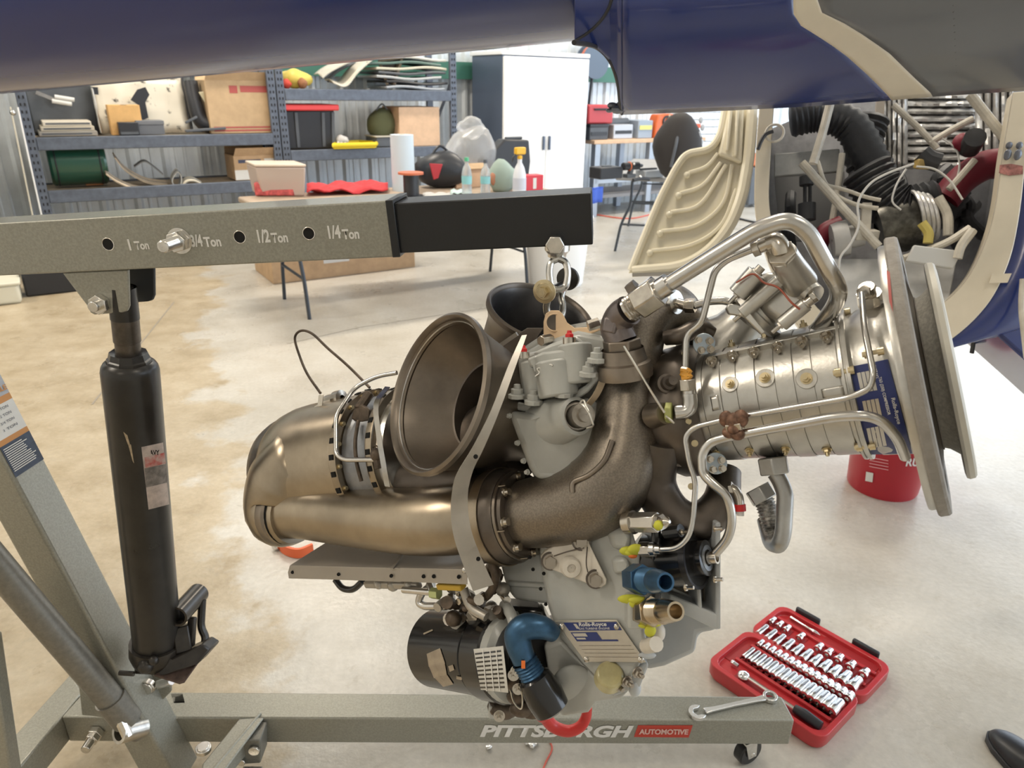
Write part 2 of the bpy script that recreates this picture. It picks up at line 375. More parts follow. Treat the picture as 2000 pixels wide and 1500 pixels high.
# tail boom: lathe from left (tail) to the fuselage; the lower outline runs (0,183) -> (1140,82)
def tail_profile():
    # centre line and radius at several stations
    st = []
    for x, yb, d, r in ((-420, 222, 2.10, .215), (0, 184, 2.02, .235), (560, 134, 1.93, .27), (1140, 80, 1.84, .30), (1170, 77, 1.84, .30)):
        edge = P(x, yb, d)
        # centre sits above the silhouette edge, perpendicular to the view ray
        rr = ray(x, yb).normalized(); ax = (P(1140, 80, 1.84) - P(0, 184, 2.02)).normalized(); n = rr.cross(ax).normalized()
        if n.z < 0: n = -n
        st.append((edge + n * r, r))
    return st
st = tail_profile(); b = MB(); R = []
axd = (st[3][0] - st[1][0]).normalized(); aa = axd.cross(V3((0, 0, 1))).normalized(); bb = aa.cross(axd)
for c, r in st: R.append([c + (aa * math.cos(2 * math.pi * k / 64) + bb * math.sin(2 * math.pi * k / 64)) * r for k in range(64)])
b.rings(R); obj('tail_boom', b, M_blue, heli, 30)
# seam strap under the boom
# aft fuselage side skin: surface ruled between an upper edge (outside the frame) and the lower edge, bulging towards the camera
def blend(a, b_, t): return a + (b_ - a) * t
low = [(1122, 83, 1.87), (1165, 92, 1.87), (1192, 118, 1.87), (1207, 158, 1.865), (1212, 200, 1.86), (1216, 222, 1.855), (1300, 219, 1.85), (1420, 214, 1.83), (1560, 207, 1.80), (1700, 197, 1.77), (1830, 186, 1.74), (1950, 178, 1.715), (2120, 168, 1.68), (2320, 158, 1.64)]
# boundary curves in (x at lower edge -> x at top) done by cutting parameter columns with a curve x = f(s)
def bound(y, pts):
    for (y0, x0), (y1, x1) in zip(pts, pts[1:]):
        if (y - y0) * (y - y1) <= 0: return x0 + (x1 - x0) * ((y - y0) / (y1 - y0))
    return pts[0][1] if y > pts[0][0] else pts[-1][1]
S1 = [(192, 1741), (150, 1701), (100, 1645), (50, 1568), (44, 1550), (0, 1549), (-420, 1546)]
S2 = [(183, 1822), (150, 1786), (100, 1735), (50, 1661), (20, 1598), (0, 1597), (-420, 1594)]
def low_at(x):
    for a, c in zip(low, low[1:]):
        if a[0] <= x <= c[0]:
            t = (x - a[0]) / (c[0] - a[0]); return blend(a[1], c[1], t), blend(a[2], c[2], t)
    return low[-1][1], low[-1][2]
def surf(x, y):
    yl, d = low_at(x); yl = max(yl, 222) if x < 1216 else yl; s_ = max(0, (yl - y) / (yl + 420)); bul = .32 * math.sin(math.pi * min(1, s_ * 1.15)) ** .8 if s_ > 0 else 0
    return P(x, y, d - bul)
NR = 26
def zone(name, lf, rf, mt, nc=14, off=0.0, lab=None):
    rows = []
    for k in range(NR + 1):
        s_ = (k / NR) ** 1.3; y = None; row = []
        for j in range(nc + 1):
            # iterate: y depends on lower edge at x
            yb = 195
            for _ in range(3):
                xa, xb = lf(yb + (-420 - yb) * s_), rf(yb + (-420 - yb) * s_); x = xa + (xb - xa) * j / nc; yb = low_at(x)[0]
            y = yb + (-420 - yb) * s_
            p = surf(x, y); row.append(p + (CAM - p).normalized() * off)
        rows.append(row)
    b = MB(); b.grid(rows); return obj(name, b, mt, heli, 40, solid=.006, label=lab)
zone('blue_side_skin', lambda y: 1216, lambda y: bound(y, S1), M_blue, 24, lab='glossy blue aft fuselage skin')
zone('cream_stripe', lambda y: bound(y, S1), lambda y: bound(y, S2), M_cream, 8, lab='cream stripe across the fuselage')
zone('slate_side_skin', lambda y: bound(y, S2), lambda y: 2320, M_heligrey, 24, lab='slate grey fuselage panel')
zone('aft_corner_skin', lambda y: 1122, lambda y: 1216, M_blue, 40)
cor = low[:6]
b = MB(); e_ = spline([surf(x, y) for x, y, d in cor], 5); b.grid([e_, [CAM + (p - CAM) * (1.93 / (p - CAM).dot(FWD)) + RIGHT * .02 for p in e_]]); obj('aft_bulkhead', b, M_blue, heli, 50, solid=.004)
b = MB(); q = [surf(x, y) for x, y in ((1196, -6), (1188, 18), (1172, 42), (1148, 64), (1124, 79))]; b.tube(spline([p + (CAM - p).normalized() * .003 for p in q], 6), .0035, 8); obj('skin_seam', b, mat('seam_black', (.02, .02, .024), .5), heli)
rim = MB(); rim.tube(spline([surf(x - 1, y) for x, y, d in cor], 5), .005, 8); obj('corner_seam_bead', rim, mat('seam_black', (.02, .02, .024), .5), heli)
M_lens = mat('seam_grey', (.16, .17, .2), .3, .4)
bl = MB()
for x, y, s_ in ((1196, 206, .012), (1206, 214, .016), (1213, 204, .012), (1190, 216, .008)): bl.ball(P(x, y, 1.84), s_, 7, 5, (1.2, 1, .7))
obj('torn_sealant', bl, M_lens, heli)
# rivets along the lower edge and a vertical row
M_rivet = mat('rivet', (.13, .135, .14), .35, .5)
for k in range(20):
    x = 1745 + k * 15; yl, d = low_at(x); p = surf(x, yl - 7); bolt(p + (CAM - p).normalized() * .003, CAM - p, .0022, 'rivet', M_rivet if x > 1815 else M_cream, heli, 'rivet')
for k in range(13):
    y = 10 + k * 13; p = surf(1862 + (k * .6), y); bolt(p + (CAM - p).normalized() * .003, CAM - p, .0022, 'rivet', M_rivet, heli, 'rivet')
# ---- equipment bay opening: cream frame ring (U shape) around a dark compartment
ring_in = [(1512, 205), (1506, 300), (1503, 400), (1520, 470), (1556, 545), (1606, 610), (1660, 640), (1750, 640), (1830, 600), (1888, 545), (1925, 470), (1944, 400), (1958, 300), (1978, 180)]
ring_out = [(1483, 208), (1476, 300), (1474, 400), (1487, 470), (1514, 545), (1560, 640), (1640, 700), (1760, 705), (1850, 668), (1925, 600), (1968, 520), (1990, 430), (2006, 300), (2024, 176)]
def bd(x): return 2.20 - (x - 1480) * .00042
ri = spline([P(x, y, bd(x)) for x, y in ring_in], 6); ro = spline([P(x, y, bd(x)) for x, y in ring_out], 6)
n_bay = (ri[len(ri) // 2] - ri[0]).cross(ri[-1] - ri[0]).normalized()
if n_bay.dot(FWD) < 0: n_bay = -n_bay          # points away from the camera, into the bay
b = MB(); R = [[ro[i], ri[i], ri[i] + n_bay * .05, ro[i] + n_bay * .05] for i in range(len(ri))]; b.rings(R)
obj('bay_frame', b, M_cream, heli, 40, bevel=.003, label='cream rounded frame of the equipment bay')
# bay interior shell
M_bay = mat('bay_dark', (.30, .30, .31), .7, 0, .3, 8)
M_baygrey = mat('bay_grey', (.42, .42, .40), .6, 0, .3, 6)
M_tubewhite = mat('tube_cream', (.60, .56, .48), .4, 0, .15, 20)
M_foil = mat('foil_blanket', (.82, .81, .79), .30, .55, .18, 30, bump=1.0, bscale=45)
cen = sum(ri, V3((0, 0, 0))) / len(ri)
b = MB(); DEP = .62
full = ri + [P(1740, 120, bd(1740))]
def wide(p): return p + RIGHT * max(0, (p - cen).dot(RIGHT)) * .55 + UP * max(0, (p - cen).dot(UP)) * .3
R = [full, [wide(p) + n_bay * .10 for p in full], [wide(p) + n_bay * DEP for p in full]]
n_f = len(full)
b.add(R[0] + R[1] + R[2], [(i * n_f + k, i * n_f + k + 1, (i + 1) * n_f + k + 1, (i + 1) * n_f + k) for i in (0, 1) for k in range(n_f - 2)] + [tuple(range(2 * n_f, 3 * n_f))]); obj('bay_liner', b, M_bay, heli, 30)
def BP(x, y, k): # point inside the bay, k metres behind the opening
    return P(x, y, bd(x) + k)
# foil insulation blankets (wrinkled quilt strips)
random.seed(3)
def quilt(name, x0, x1, y0, y1, k, horiz, n):
    for i in range(n):
        b = MB(); rows = []
        t0, t1 = i / n, (i + 1) / n
        for a in range(13):
            row = []
            for c in range(5):
                s_, q = a / 12, t0 + (t1 - t0) * c / 4
                x = x0 + (x1 - x0) * (s_ if horiz else q); y = y0 + (y1 - y0) * (q if horiz else s_)
                row.append(BP(x, y, k - .022 * math.sin(math.pi * c / 4) + random.uniform(-.007, .007)))
            rows.append(row)
        b.grid(rows); obj(name, b, M_foil, heli, 15, solid=.003)
quilt('foil_quilt_strip', 1765, 1905, 150, 330, .45, True, 12)
quilt('foil_quilt_strip', 1722, 1772, 160, 330, .40, False, 5)
quilt('foil_quilt_strip', 1905, 1985, 140, 330, .36, False, 5)
b = MB(); b.prism([BP(1712, 195, .34), BP(1728, 195, .34), BP(1722, 330, .34), BP(1705, 330, .34)], n_bay * .02); obj('blanket_edge', b, mat('edge_tan', (.42, .37, .31), .7), heli)
# structural tubes
def htube(name, pts, r, mt, k, fil=.04, n=10):
    b = MB(); b.tube(fillet([BP(x, y, k if len(p) == 2 else p[2]) for p in pts for x, y in [p[:2]]], fil), r, n); return obj(name, b, mt, heli)
htube('bay_tube', [(1622, 200), (1606, 262), (1588, 320)], .013, M_tubewhite, .06)
htube('bay_tube', [(1566, 318), (1640, 400), (1716, 482)], .013, M_tubewhite, .08)
htube('bay_tube', [(1645, 300), (1636, 370), (1624, 440)], .010, M_tubewhite, .2)
htube('bay_tube', [(1895, 185), (1930, 230), (1965, 272)], .014, M_tubewhite, .05)
htube('bay_tube', [(1904, 312), (1880, 340), (1853, 370)], .010, M_tubewhite, .12)
htube('bay_tube', [(1765, 505), (1850, 475), (1895, 445)], .011, M_tubewhite, .05)
htube('bay_tube', [(1745, 205), (1800, 255), (1830, 290)], .010, M_tubewhite, .2)
htube('bay_tube', [(1815, 280), (1865, 250), (1900, 232)], .010, M_tubewhite, .2)
htube('white_hose', [(1597, 315), (1610, 360), (1640, 388), (1680, 403), (1715, 407)], .007, M_tubewhite, .1, .05)
htube('white_hose', [(1605, 360), (1650, 370), (1690, 385), (1720, 391)], .006, M_tubewhite, .1, .05)
M_wire = mat('wire_white', (.70, .69, .66), .5)
htube('wire', [(1785, 320), (1740, 335), (1700, 355), (1672, 395), (1680, 440), (1660, 480), (1640, 500), (1638, 535)], .0035, M_wire, .04, .06, 6)
htube('wire', [(1790, 325), (1825, 328), (1855, 350), (1880, 390)], .0035, M_wire, .08, .05, 6)
htube('wire', [(1770, 330), (1750, 360), (1740, 395), (1760, 410)], .003, M_wire, .06, .05, 6)
htube('wire', [(1840, 270), (1870, 290), (1875, 330), (1865, 360)], .003, M_wire, .15, .05, 6)
# black corrugated ducts
M_duct = mat('duct_black', (.035, .036, .040), .5, bump=.4, bscale=90)
def duct(pts, r, k, ribs=40, name='black_duct'):
    q = spline([BP(x, y, k) for x, y in pts], 10); m_ = len(q); b = MB()
    b.tube(q, [r * (1 + .06 * (1 if (i // 1) % 2 else -1)) for i in range(m_)], 14); return obj(name, b, M_duct, heli, 60)
duct([(1545, 235), (1600, 225), (1660, 245), (1700, 310), (1730, 370)], .055, .24)
duct([(1690, 330), (1720, 380), (1760, 410), (1830, 400)], .075, .20)
duct([(1745, 395), (1800, 430), (1850, 400), (1865, 350)], .05, .24)
duct([(1700, 230), (1685, 290), (1700, 350)], .06, .30)
# starter drum with ribs, white pump, dark cylinders
b = MB(); c0, c1 = BP(1712, 450, .2), BP(1790, 430, .2); ax = (c1 - c0).normalized()
b.lathe(c0, ax, [(0, .03), (.0, .085), (.03, .09), (.05, .085), (.07, .09), (.09, .085), (.12, .09), (.14, .085), (.15, .03)], 26); obj('ribbed_drum', b, mat('drum_steel', (.12, .115, .10), .35, .7, .4, 40), heli)
for k in range(4):
    b = MB(); b.torus(BP(1790 + k * 9, 418 + k * 2, .16), ax, .07, .006, 24, 6); obj('clamp_ring', b, M_foil, heli)
b = MB(); q = spline([BP(1832, 385, .1), BP(1850, 420, .1), BP(1852, 460, .1)], 6); b.tube(q, .014, 10); obj('white_hose', b, M_tubewhite, heli)
b = MB(); b.lathe(BP(1625, 470, .12), (BP(1665, 462, .12) - BP(1625, 470, .12)), [(0, .005), (0, .05), (.02, .055), (.045, .055), (.05, .035), (.09, .035), (.10, .005)], 22); obj('white_pump', b, mat('pump_white', (.55, .54, .52), .5, 0, .1), heli)
b = MB(); b.prism([BP(1684, 395, .1), BP(1704, 395, .1), BP(1701, 450, .1), BP(1680, 450, .1)], n_bay * .03); b.box(BP(1690, 458, .1), (.07, .04, .03)); obj('support_post', b, M_tubewhite, heli, bevel=.003)
M_redhose = mat('hose_maroon', (.20, .012, .028), .5)
b = MB(); b.tube(spline([BP(1595, 490, .2), BP(1610, 455, .2), BP(1645, 438, .2)], 8), .03, 12); obj('maroon_hose', b, M_redhose, heli)
b = MB(); b.tube(spline([BP(1845, 390, .2), BP(1880, 350, .2), BP(1920, 325, .2), BP(1955, 318, .2)], 8), .045, 12); obj('maroon_hose', b, M_redhose, heli)
b = MB(); b.ball(BP(1880, 278, .15), .028, 10, 7); obj('maroon_cap', b, M_redhose, heli)
b = MB(); b.cyl(BP(1893, 290, .16), BP(1905, 268, .1), .03, n=14); obj('valve_body', b, M_duct, heli)
b = MB(); b.cyl(BP(1575, 345, .18), BP(1575, 362, .18), .022, n=14); b.cyl(BP(1572, 362, .18), BP(1572, 400, .18), .006, n=8); b.cyl(BP(1582, 362, .18), BP(1582, 400, .18), .006, n=8); b.cyl(BP(1576, 398, .18), BP(1576, 430, .18), .028, n=14); obj('shock_strut', b, M_duct, heli)
b = MB(); b.prism([BP(1512, 300, .25), BP(1640, 290, .25), BP(1640, 335, .25), BP(1512, 345, .25)], n_bay * .02); obj('bay_shelf', b, M_baygrey, heli, bevel=.004)
b = MB(); b.prism([BP(1512, 340, .4), BP(1650, 335, .4), BP(1650, 470, .4), BP(1525, 470, .4)], n_bay * .02); obj('bay_bulkhead', b, mat('bulk_grey', (.26, .26, .26), .6), heli)
b = MB(); b.prism([BP(1600, 505, .1), BP(1870, 505, .12), BP(1850, 610, .0), BP(1640, 630, .0)], n_bay * .03); obj('bay_deck', b, mat('deck_grey', (.44, .44, .43), .6, 0, .15, 8), heli, bevel=.004)
b = MB(); b.prism([BP(1785, 478, .02), BP(1880, 490, .02), BP(1862, 525, .02), BP(1770, 510, .02)], n_bay * .02); obj('white_cover', b, mat('cover_white', (.62, .62, .60), .5), heli, bevel=.004)
b = MB(); b.box(BP(1805, 320, .1), (.05, .03, .03)); obj('yellow_clip', b, mat('clip_tan', (.42, .30, .10), .5), heli, bevel=.004)
b = MB(); b.tube(fillet([BP(1800, 435, .05), BP(1815, 455, .05), BP(1812, 475, .05)], .03), .014, 8); obj('yellow_fitting', b, mat('fit_yellow', (.55, .45, .12), .5), heli)
b = MB(); b.tube(spline([BP(1900, 450, .03), BP(1878, 480, .02), BP(1870, 505, .02)], 8), .013, 8); obj('cream_hose', b, M_tubewhite, heli)
b = MB(); b.tube(spline([BP(1800, 300, .1), BP(1815, 312, .1), BP(1835, 318, .1)], 6), .028, 10); obj('black_coupling', b, M_duct, heli)
random.seed(11)
for (x, y) in ((1540, 420), (1545, 380), (1870, 420), (1885, 385), (1905, 400), (1850, 330), (1760, 345)):
    b = MB(); b.tube(spline([BP(x, y, .3), BP(x + random.uniform(-20, 20), y + 25, .25), BP(x + random.uniform(-25, 25), y + 60, .3)], 5), random.uniform(.012, .022), 9); obj('dark_hose', b, M_duct, heli)
# frame details: spring latch, twin studs, worn red stamp
b = MB(); b.torus(BP(1513, 260, -.012), n_bay, .026, .004, 20, 6); obj('retaining_ring', b, M_tubewhite, heli)
b = MB(); b.tube(spline([BP(1510, 256, -.02), BP(1496, 262, -.02), BP(1487, 275, -.02), BP(1480, 292, -.02)], 5), .006, 8); obj('latch_strap', b, M_duct, heli)
for x in (1968, 1988):
    b = MB(); b.ball(BP(x, 302, -.01), .011, 10, 6, (1, .6, 1.4)); b.ball(BP(x + 3, 284, -.006), .010, 10, 6, (1, .5, 1)); obj('frame_stud', b, M_lens, heli)
b = MB(); b.prism([BP(x, y, -.002) for x, y in ((1953, 322), (1975, 320), (1998, 324), (1998, 340), (1972, 343), (1951, 338))], n_bay * .001); obj('worn_red_stamp', b, mat('stamp_red', (.36, .15, .13), .7, 0, .5, 60), heli, label='worn faded red lettering stamp')
# lower blue skin to the right of the bay and the belly
rows = []
for i in range(len(ro)):
    s_ = i / (len(ro) - 1)
    if s_ < .46: continue
    p = ro[i]; q = P(2260, 330 + (1 - s_) * 520, 1.95)
    rows.append([p + n_bay * .006, p + (q - p) * .35 + n_bay * .02, p + (q - p) * .7 + n_bay * .08, q + n_bay * .15])
b = MB(); b.grid(rows); obj('blue_lower_skin', b, M_blue, heli, 50, solid=.006)
b = MB(); q = [(1930, 638), (2000, 700), (2200, 880), (2200, 600), (2010, 560), (1960, 590)]; b.prism([P(x, y, 2.06) for x, y in q], n_bay * .35); obj('lower_fairing', b, M_blue, heli, bevel=.012)
b = MB(); b.tube(fillet([P(1998, 545, 1.98), P(1994, 600, 1.98), P(2006, 700, 1.98)], .05), .008, 8); obj('fairing_edge_bead', b, M_tubewhite, heli)
b = MB(); b.prism([BP(x, y, -.014) for x, y in ((1938, 535), (1976, 534), (1968, 552), (1932, 553))], n_bay * .002); obj('cream_decal', b, M_cream, heli)
b = MB(); b.bar(P(1905, 645, 2.3), P(1898, 690, 2.32), .006, .012); obj('static_wick', b, M_duct, heli)
# ---- cream ribbed cowling door hanging on the far side
DD = 2.62
def CD(x, y, o=0.0): return P(x, y, DD - (x - 1350) * .0004 + o)
outer = [(1418, 205), (1408, 262), (1388, 292), (1338, 298), (1322, 318), (1290, 385), (1255, 470), (1228, 533), (1330, 530), (1385, 500), (1430, 450), (1456, 390), (1470, 310), (1484, 205)]
b = MB(); front = [CD(x, y, .03) for x, y in outer]; b.prism(front, FWD * .02); cw = obj('cowling_door', b, M_creamdoor, heli, bevel=.004, label='glossy cream ribbed cowling door hanging open')
def edge(pts, r): 
    bb_ = MB(); bb_.tube(fillet([CD(x, y, .02) for x, y in pts], .06), r, 10); return bb_
obj('door_rim', edge([(1470, 205), (1462, 310), (1448, 388), (1424, 446), (1382, 494), (1330, 522), (1235, 530)], .022), M_creamdoor, cw)
obj('door_rim', edge([(1418, 205), (1408, 262), (1388, 292), (1340, 300), (1322, 325), (1290, 385), (1255, 470), (1232, 528)], .014), M_creamdoor, cw)
ribs = [[(1345, 338), (1380, 325), (1402, 300)], [(1328, 378), (1372, 362), (1408, 318)], [(1310, 415), (1368, 398), (1418, 322)], [(1292, 452), (1360, 440), (1412, 396), (1430, 322)], [(1272, 490), (1350, 478), (1408, 440), (1438, 370)]]
for rb_ in ribs:
    b = MB(); b.tube(spline([CD(x, y, .022) for x, y in rb_], 8), .008, 8); obj('door_rib', b, M_creamdoor, cw)
    b = MB(); b.ball(CD(rb_[0][0] - 3, rb_[0][1] + 4, .018), .013, 10, 6); obj('door_boss', b, M_creamdoor, cw)
b = MB(); b.prism([CD(1425, 205, .0), CD(1455, 205, .0), CD(1450, 318, .0), CD(1405, 300, .0)], FWD * .03); obj('hinge_panel', b, M_creamdoor, cw, bevel=.008)
b = MB(); b.bar(CD(1428, 208, -.01), CD(1420, 296, -.01), .012, .02); b.bar(CD(1440, 208, -.01), CD(1436, 306, -.01), .012, .02); obj('hinge_ridge', b, M_creamdoor, cw, bevel=.005)
b = MB(); b.bar(CD(1235, 536, .01), CD(1330, 534, .01), .02, .012); obj('door_edge_clip', b, mat('clip_steel', (.5, .5, .5), .3, .9), cw)
# ------------------------------------------------------------------ engine crane
M_crane = mat('crane_grey', (.30, .295, .25), .40, .35, .10, 260, bump=.10, bscale=420, detail=2, coat=.35)
M_craneblack = mat('crane_black', (.014, .015, .017), .33, 0, bump=.08, bscale=300)
M_ram = mat('ram_black', (.018, .016, .014), .30, 0, .35, 20, rvar=.08)
M_rod = mat('ram_rod', (.10, .085, .07), .35, .7, .25, 40)
M_zinc = mat('zinc', (.72, .70, .66), .26, 1.0, .12, 60)
M_gold = mat('zinc_gold', (.62, .52, .33), .30, 1.0, .15, 60)
M_letter = mat('letter_white', (.74, .73, .70), .6)
M_hole = mat('hole_black', (.004, .004, .004), .9)
ZU = V3((0, 0, 1))
def bdep(x): return 1.0 / (.8741 + 8.94e-5 * x)
crane = thing('engine_crane', 'grey foldable engine crane with black extension tube lifting the engine', 'crane', G(330, 1430, 0))
f0, f1 = P(-300, 504, bdep(-300)), P(762, 448, bdep(762))
LD = (f1 - f0).normalized(); BK = ZU.cross(LD).normalized()
if BK.dot(FWD) < 0: BK = -BK
BUP = LD.cross(BK); BUP = BUP if BUP.z > 0 else -BUP
OH, OW = .083, .083
b = MB(); b.rect_tube(f0 + BK * OW / 2, f1 + BK * OW / 2, OW, OH, .005); boom = obj('boom', b, M_crane, crane, 35, bevel=.006, seg=3)
g0, g1 = P(640, 455, bdep(640)), P(1157, 430, bdep(1157))
L2 = (g1 - g0).normalized()
b = MB(); b.rect_tube(g0 + BK * (OW / 2 + .001), g1 + BK * (OW / 2 + .001), .070, .0735, .004); ext = obj('boom_extension', b, M_craneblack, crane, 35, bevel=.0025)
b = MB(); b.rect_tube(f1 + BK * OW / 2 - LD * .002, f1 + BK * OW / 2 + LD * .010, OW + .001, OH + .001, .0055); obj('boom_mouth', b, M_craneblack, crane, bevel=.001)
def onface(x, y, o=0.0): # boom front face point
    r = ray(x, y); t = (f0 - CAM).dot(BK) / r.dot(BK); return CAM + r * t - BK * o
for x, y in ((211, 477), (468, 463), (603, 456)):
    c = onface(x, y); b = MB(); b.cyl(c - BK * .0004, c + BK * .003, px(11.5, bdep(x)), n=24); obj('pin_hole', b, M_hole, boom)
    b = MB(); b.torus(c, BK, px(12, bdep(x)), .0007, 28, 6); obj('hole_rim', b, M_zinc, boom)
for s_, x, y, wpx, hpx in (('1', 253, 478, 8, 22), ('Ton', 277, 479, 30, 17), ('3/4', 384, 470, 24, 24), ('Ton', 415, 472, 35, 20), ('1/2', 515, 461, 25, 26), ('Ton', 546, 464, 34, 20), ('1/4', 653, 453, 25, 26), ('Ton', 685, 457, 34, 20)):
    d = bdep(x); text('capacity_marking', s_, onface(x, y), LD, BUP, px(hpx, d), M_letter, boom, bold=(.02 if s_ == '1' else .035), width=(None if s_ == '1' else px(wpx, d)), off=.0006)
# load pin bolt with nut
c = onface(352, 470); n_ = -BK
b = MB(); b.cyl(c, c + n_ * .0025, .020, n=28); obj('washer', b, M_zinc, crane)
b = MB(); b.cyl(c + n_ * .0025, c + n_ * .016, .0165, n=6, spin=.3); obj('nut', b, M_zinc, crane, bevel=.0012)
b = MB(); q = [(0, .0095)]
for k in range(16): q += [(.014 + k * .0021, .0095), (.0151 + k * .0021, .0088)]
q += [(.0485, .0092), (.050, .0075), (.050, .0004)]
b.lathe(c, n_, q, 18); obj('load_pin', b, M_zinc, crane, 25)
# bracket plates under the boom
pl = [(121, 533), (250, 527), (252, 598), (248, 608), (238, 611), (184, 615), (176, 611), (171, 599)]
def onplane(x, y, o): # plane parallel to boom face, o metres behind it
    r = ray(x, y); t = ((f0 + BK * o) - CAM).dot(BK) / r.dot(BK); return CAM + r * t
b = MB(); b.prism([onplane(x, y, .006) for x, y in pl], BK * .006); obj('ram_bracket', b, M_crane, crane, bevel=.002)
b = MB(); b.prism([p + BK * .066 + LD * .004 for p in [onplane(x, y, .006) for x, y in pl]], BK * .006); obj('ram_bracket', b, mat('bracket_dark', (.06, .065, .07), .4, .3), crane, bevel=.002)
c = onplane(199, 592, .006)
b = MB(); b.cyl(c, c - BK * .013, .0165, n=6, spin=.5); obj('bracket_nut', b, M_zinc, crane, bevel=.0012)
b = MB(); b.cyl(c - BK * .0, c - BK * .024, .0088, n=14); b.cyl(c, c + BK * .09, .008, n=10); obj('bracket_bolt', b, M_zinc, crane, bevel=.001)
# hydraulic ram
r0 = P(238, 560, 1.175); r1 = P(309, 1272, 1.475); RA = (r1 - r0).normalized()
ram = thing('x', None, None, r1) if False else None
Lr = (r1 - r0).length
tc_ = P(249, 690, 1.230); tlen = (tc_ - r0).dot(RA); rc = r0 + RA * tlen
b = MB(); b.lathe(r0, RA, [(0, .0005), (0, .017), (.045, .018), (.047, .0215), (.095, .0215), (.096, .020), (tlen + .03, .020)], 28); obj('ram_rod', b, M_rod, crane)
b = MB(); b.lathe(r0, RA, [(.0, .0218), (.055, .0225), (.056, .02)], 28); obj('rod_end', b, M_ram, crane)
b = MB(); b.lathe(rc, RA, [(-.004, .019), (-.006, .030), (.004, .0325), (.006, .035), (.012, .036), (.013, .033), (.02, .033)], 10); obj('ram_gland_nut', b, M_ram, crane, 20)
rb1 = px(43.5, 1.475); Lb = (r1 - rc).length
b = MB(); b.lathe(rc, RA, [(.010, .030), (.010, .036), (.014, .041), (.020, .0445), (.028, .0462), (.10, .0462), (Lb, .0452), (Lb, .001)], 40); ramb = obj('ram_cylinder', b, M_ram, crane, 30)
def on_cyl(x, y, A0, A1, r, far=False, r1=None):
    """first hit of the pixel ray with a (conical) cylinder; falls back to the silhouette"""
    d = ray(x, y); ax = (A1 - A0); L = ax.length; ax = ax / L; t = (A0 - CAM).dot(d) / d.dot(d)
    rr = r
    for _ in range(4):
        w_ = CAM - A0; dp = d - ax * d.dot(ax); wp = w_ - ax * w_.dot(ax)
        a_, b_, c_ = dp.dot(dp), 2 * dp.dot(wp), wp.dot(wp) - rr * rr; D = b_ * b_ - 4 * a_ * c_
        t = (-b_ + (1 if far else -1) * math.sqrt(D)) / (2 * a_) if D > 0 else -b_ / (2 * a_)
        p = CAM + d * t; s_ = (p - A0).dot(ax)
        if r1 is None: break
        rr = r + (r1 - r) * max(0, min(1, s_ / L))
    n = (p - (A0 + ax * (p - A0).dot(ax))).normalized()
    return A0 + ax * (p - A0).dot(ax) + n * rr, n
def wrap_patch(A0, A1, r, x0, x1, y0, y1, off=.0006, nx=8, ny=8, quad=None, r1=None):
    rows = []
    for j in range(ny + 1):
        row = []
        for i in range(nx + 1):
            s_, t = i / nx, j / ny
            if quad:
                (a0, b0), (a1, b1), (a2, b2), (a3, b3) = quad
                x = (a0 * (1 - s_) + a1 * s_) * (1 - t) + (a3 * (1 - s_) + a2 * s_) * t; y = (b0 * (1 - s_) + b1 * s_) * (1 - t) + (b3 * (1 - s_) + b2 * s_) * t
            else: x = x0 + (x1 - x0) * s_; y = y0 + (y1 - y0) * t
            p, n = on_cyl(x, y, A0, A1, r, r1=r1); row.append(p + n * off)
        rows.append(row)
    return MB().grid(rows)
M_label = mat('ram_label', (.50, .42, .38), .5, 0, .25, 40, rvar=.1)
st = wrap_patch(rc, r1, .0462, 0, 0, 0, 0, .0006, 8, 8, [(276, 873), (318, 864), (330, 985), (290, 995)]); obj('ram_sticker', st, M_label, ramb, label='torn red and white warning sticker')
st = wrap_patch(rc, r1, .0462, 0, 0, 0, 0, .0009, 8, 4, [(282, 893), (320, 884), (323, 905), (284, 914)]); obj('sticker_red_band', st, mat('label_red', (.45, .05, .04), .5, 0, .5, 60, col2=(.5, .4, .36)), ramb)
st = wrap_patch(rc, r1, .0462, 0, 0, 0, 0, .0009, 8, 4, [(282, 914), (323, 906), (327, 942), (285, 952)]); obj('sticker_grey_band', st, mat('label_grey', (.20, .18, .165), .6, 0, .4, 70), ramb)
p, n = on_cyl(299, 882, rc, r1, .0462); text('sticker_lettering', 'HEAVY', p, LD, RA * -1, px(11, 1.29), M_hole, ramb, bold=.03, width=px(34, 1.29), shear=.3, off=.004)
for quad in ([(241, 843), (249, 850), (254, 868), (250, 868)], [(250, 866), (256, 868), (262, 905), (259, 900)]):
    obj('paint_scrape', wrap_patch(rc, r1, .0462, 0, 0, 0, 0, .0005, 3, 5, quad), mat('scrape_tan', (.42, .33, .22), .6, 0, .3, 80), ramb)
# ram foot: yoke, pump block, handle socket
def near(x, y, d): return P(x, y, d)
M_foot = mat('ram_foot', (.03, .026, .022), .32, .2, .4, 30)
b = MB(); b.lathe(r1, RA, [(-.03, .046), (-.03, .052), (-.004, .054), (.012, .050), (.014, .001)], 32); obj('ram_base_ring', b, M_foot, crane, 30)
b = MB(); b.prism([near(258, 1285, 1.46), near(268, 1268, 1.46), near(338, 1285, 1.44), near(395, 1258, 1.46), near(412, 1268, 1.47), near(385, 1298, 1.45), near(318, 1320, 1.43), near(262, 1318, 1.44)], FWD * .05); obj('pump_block', b, M_foot, crane, bevel=.004)
b = MB(); b.ball(near(285, 1300, 1.425), .016, 12, 7); b.cyl(near(262, 1316, 1.43), near(233, 1314, 1.43), .005, n=10); b.ball(near(300, 1290, 1.42), .010, 10, 6); obj('release_valve', b, M_foot, crane)
b = MB(); a0, a1 = near(345, 1205, 1.43), near(388, 1158, 1.52)
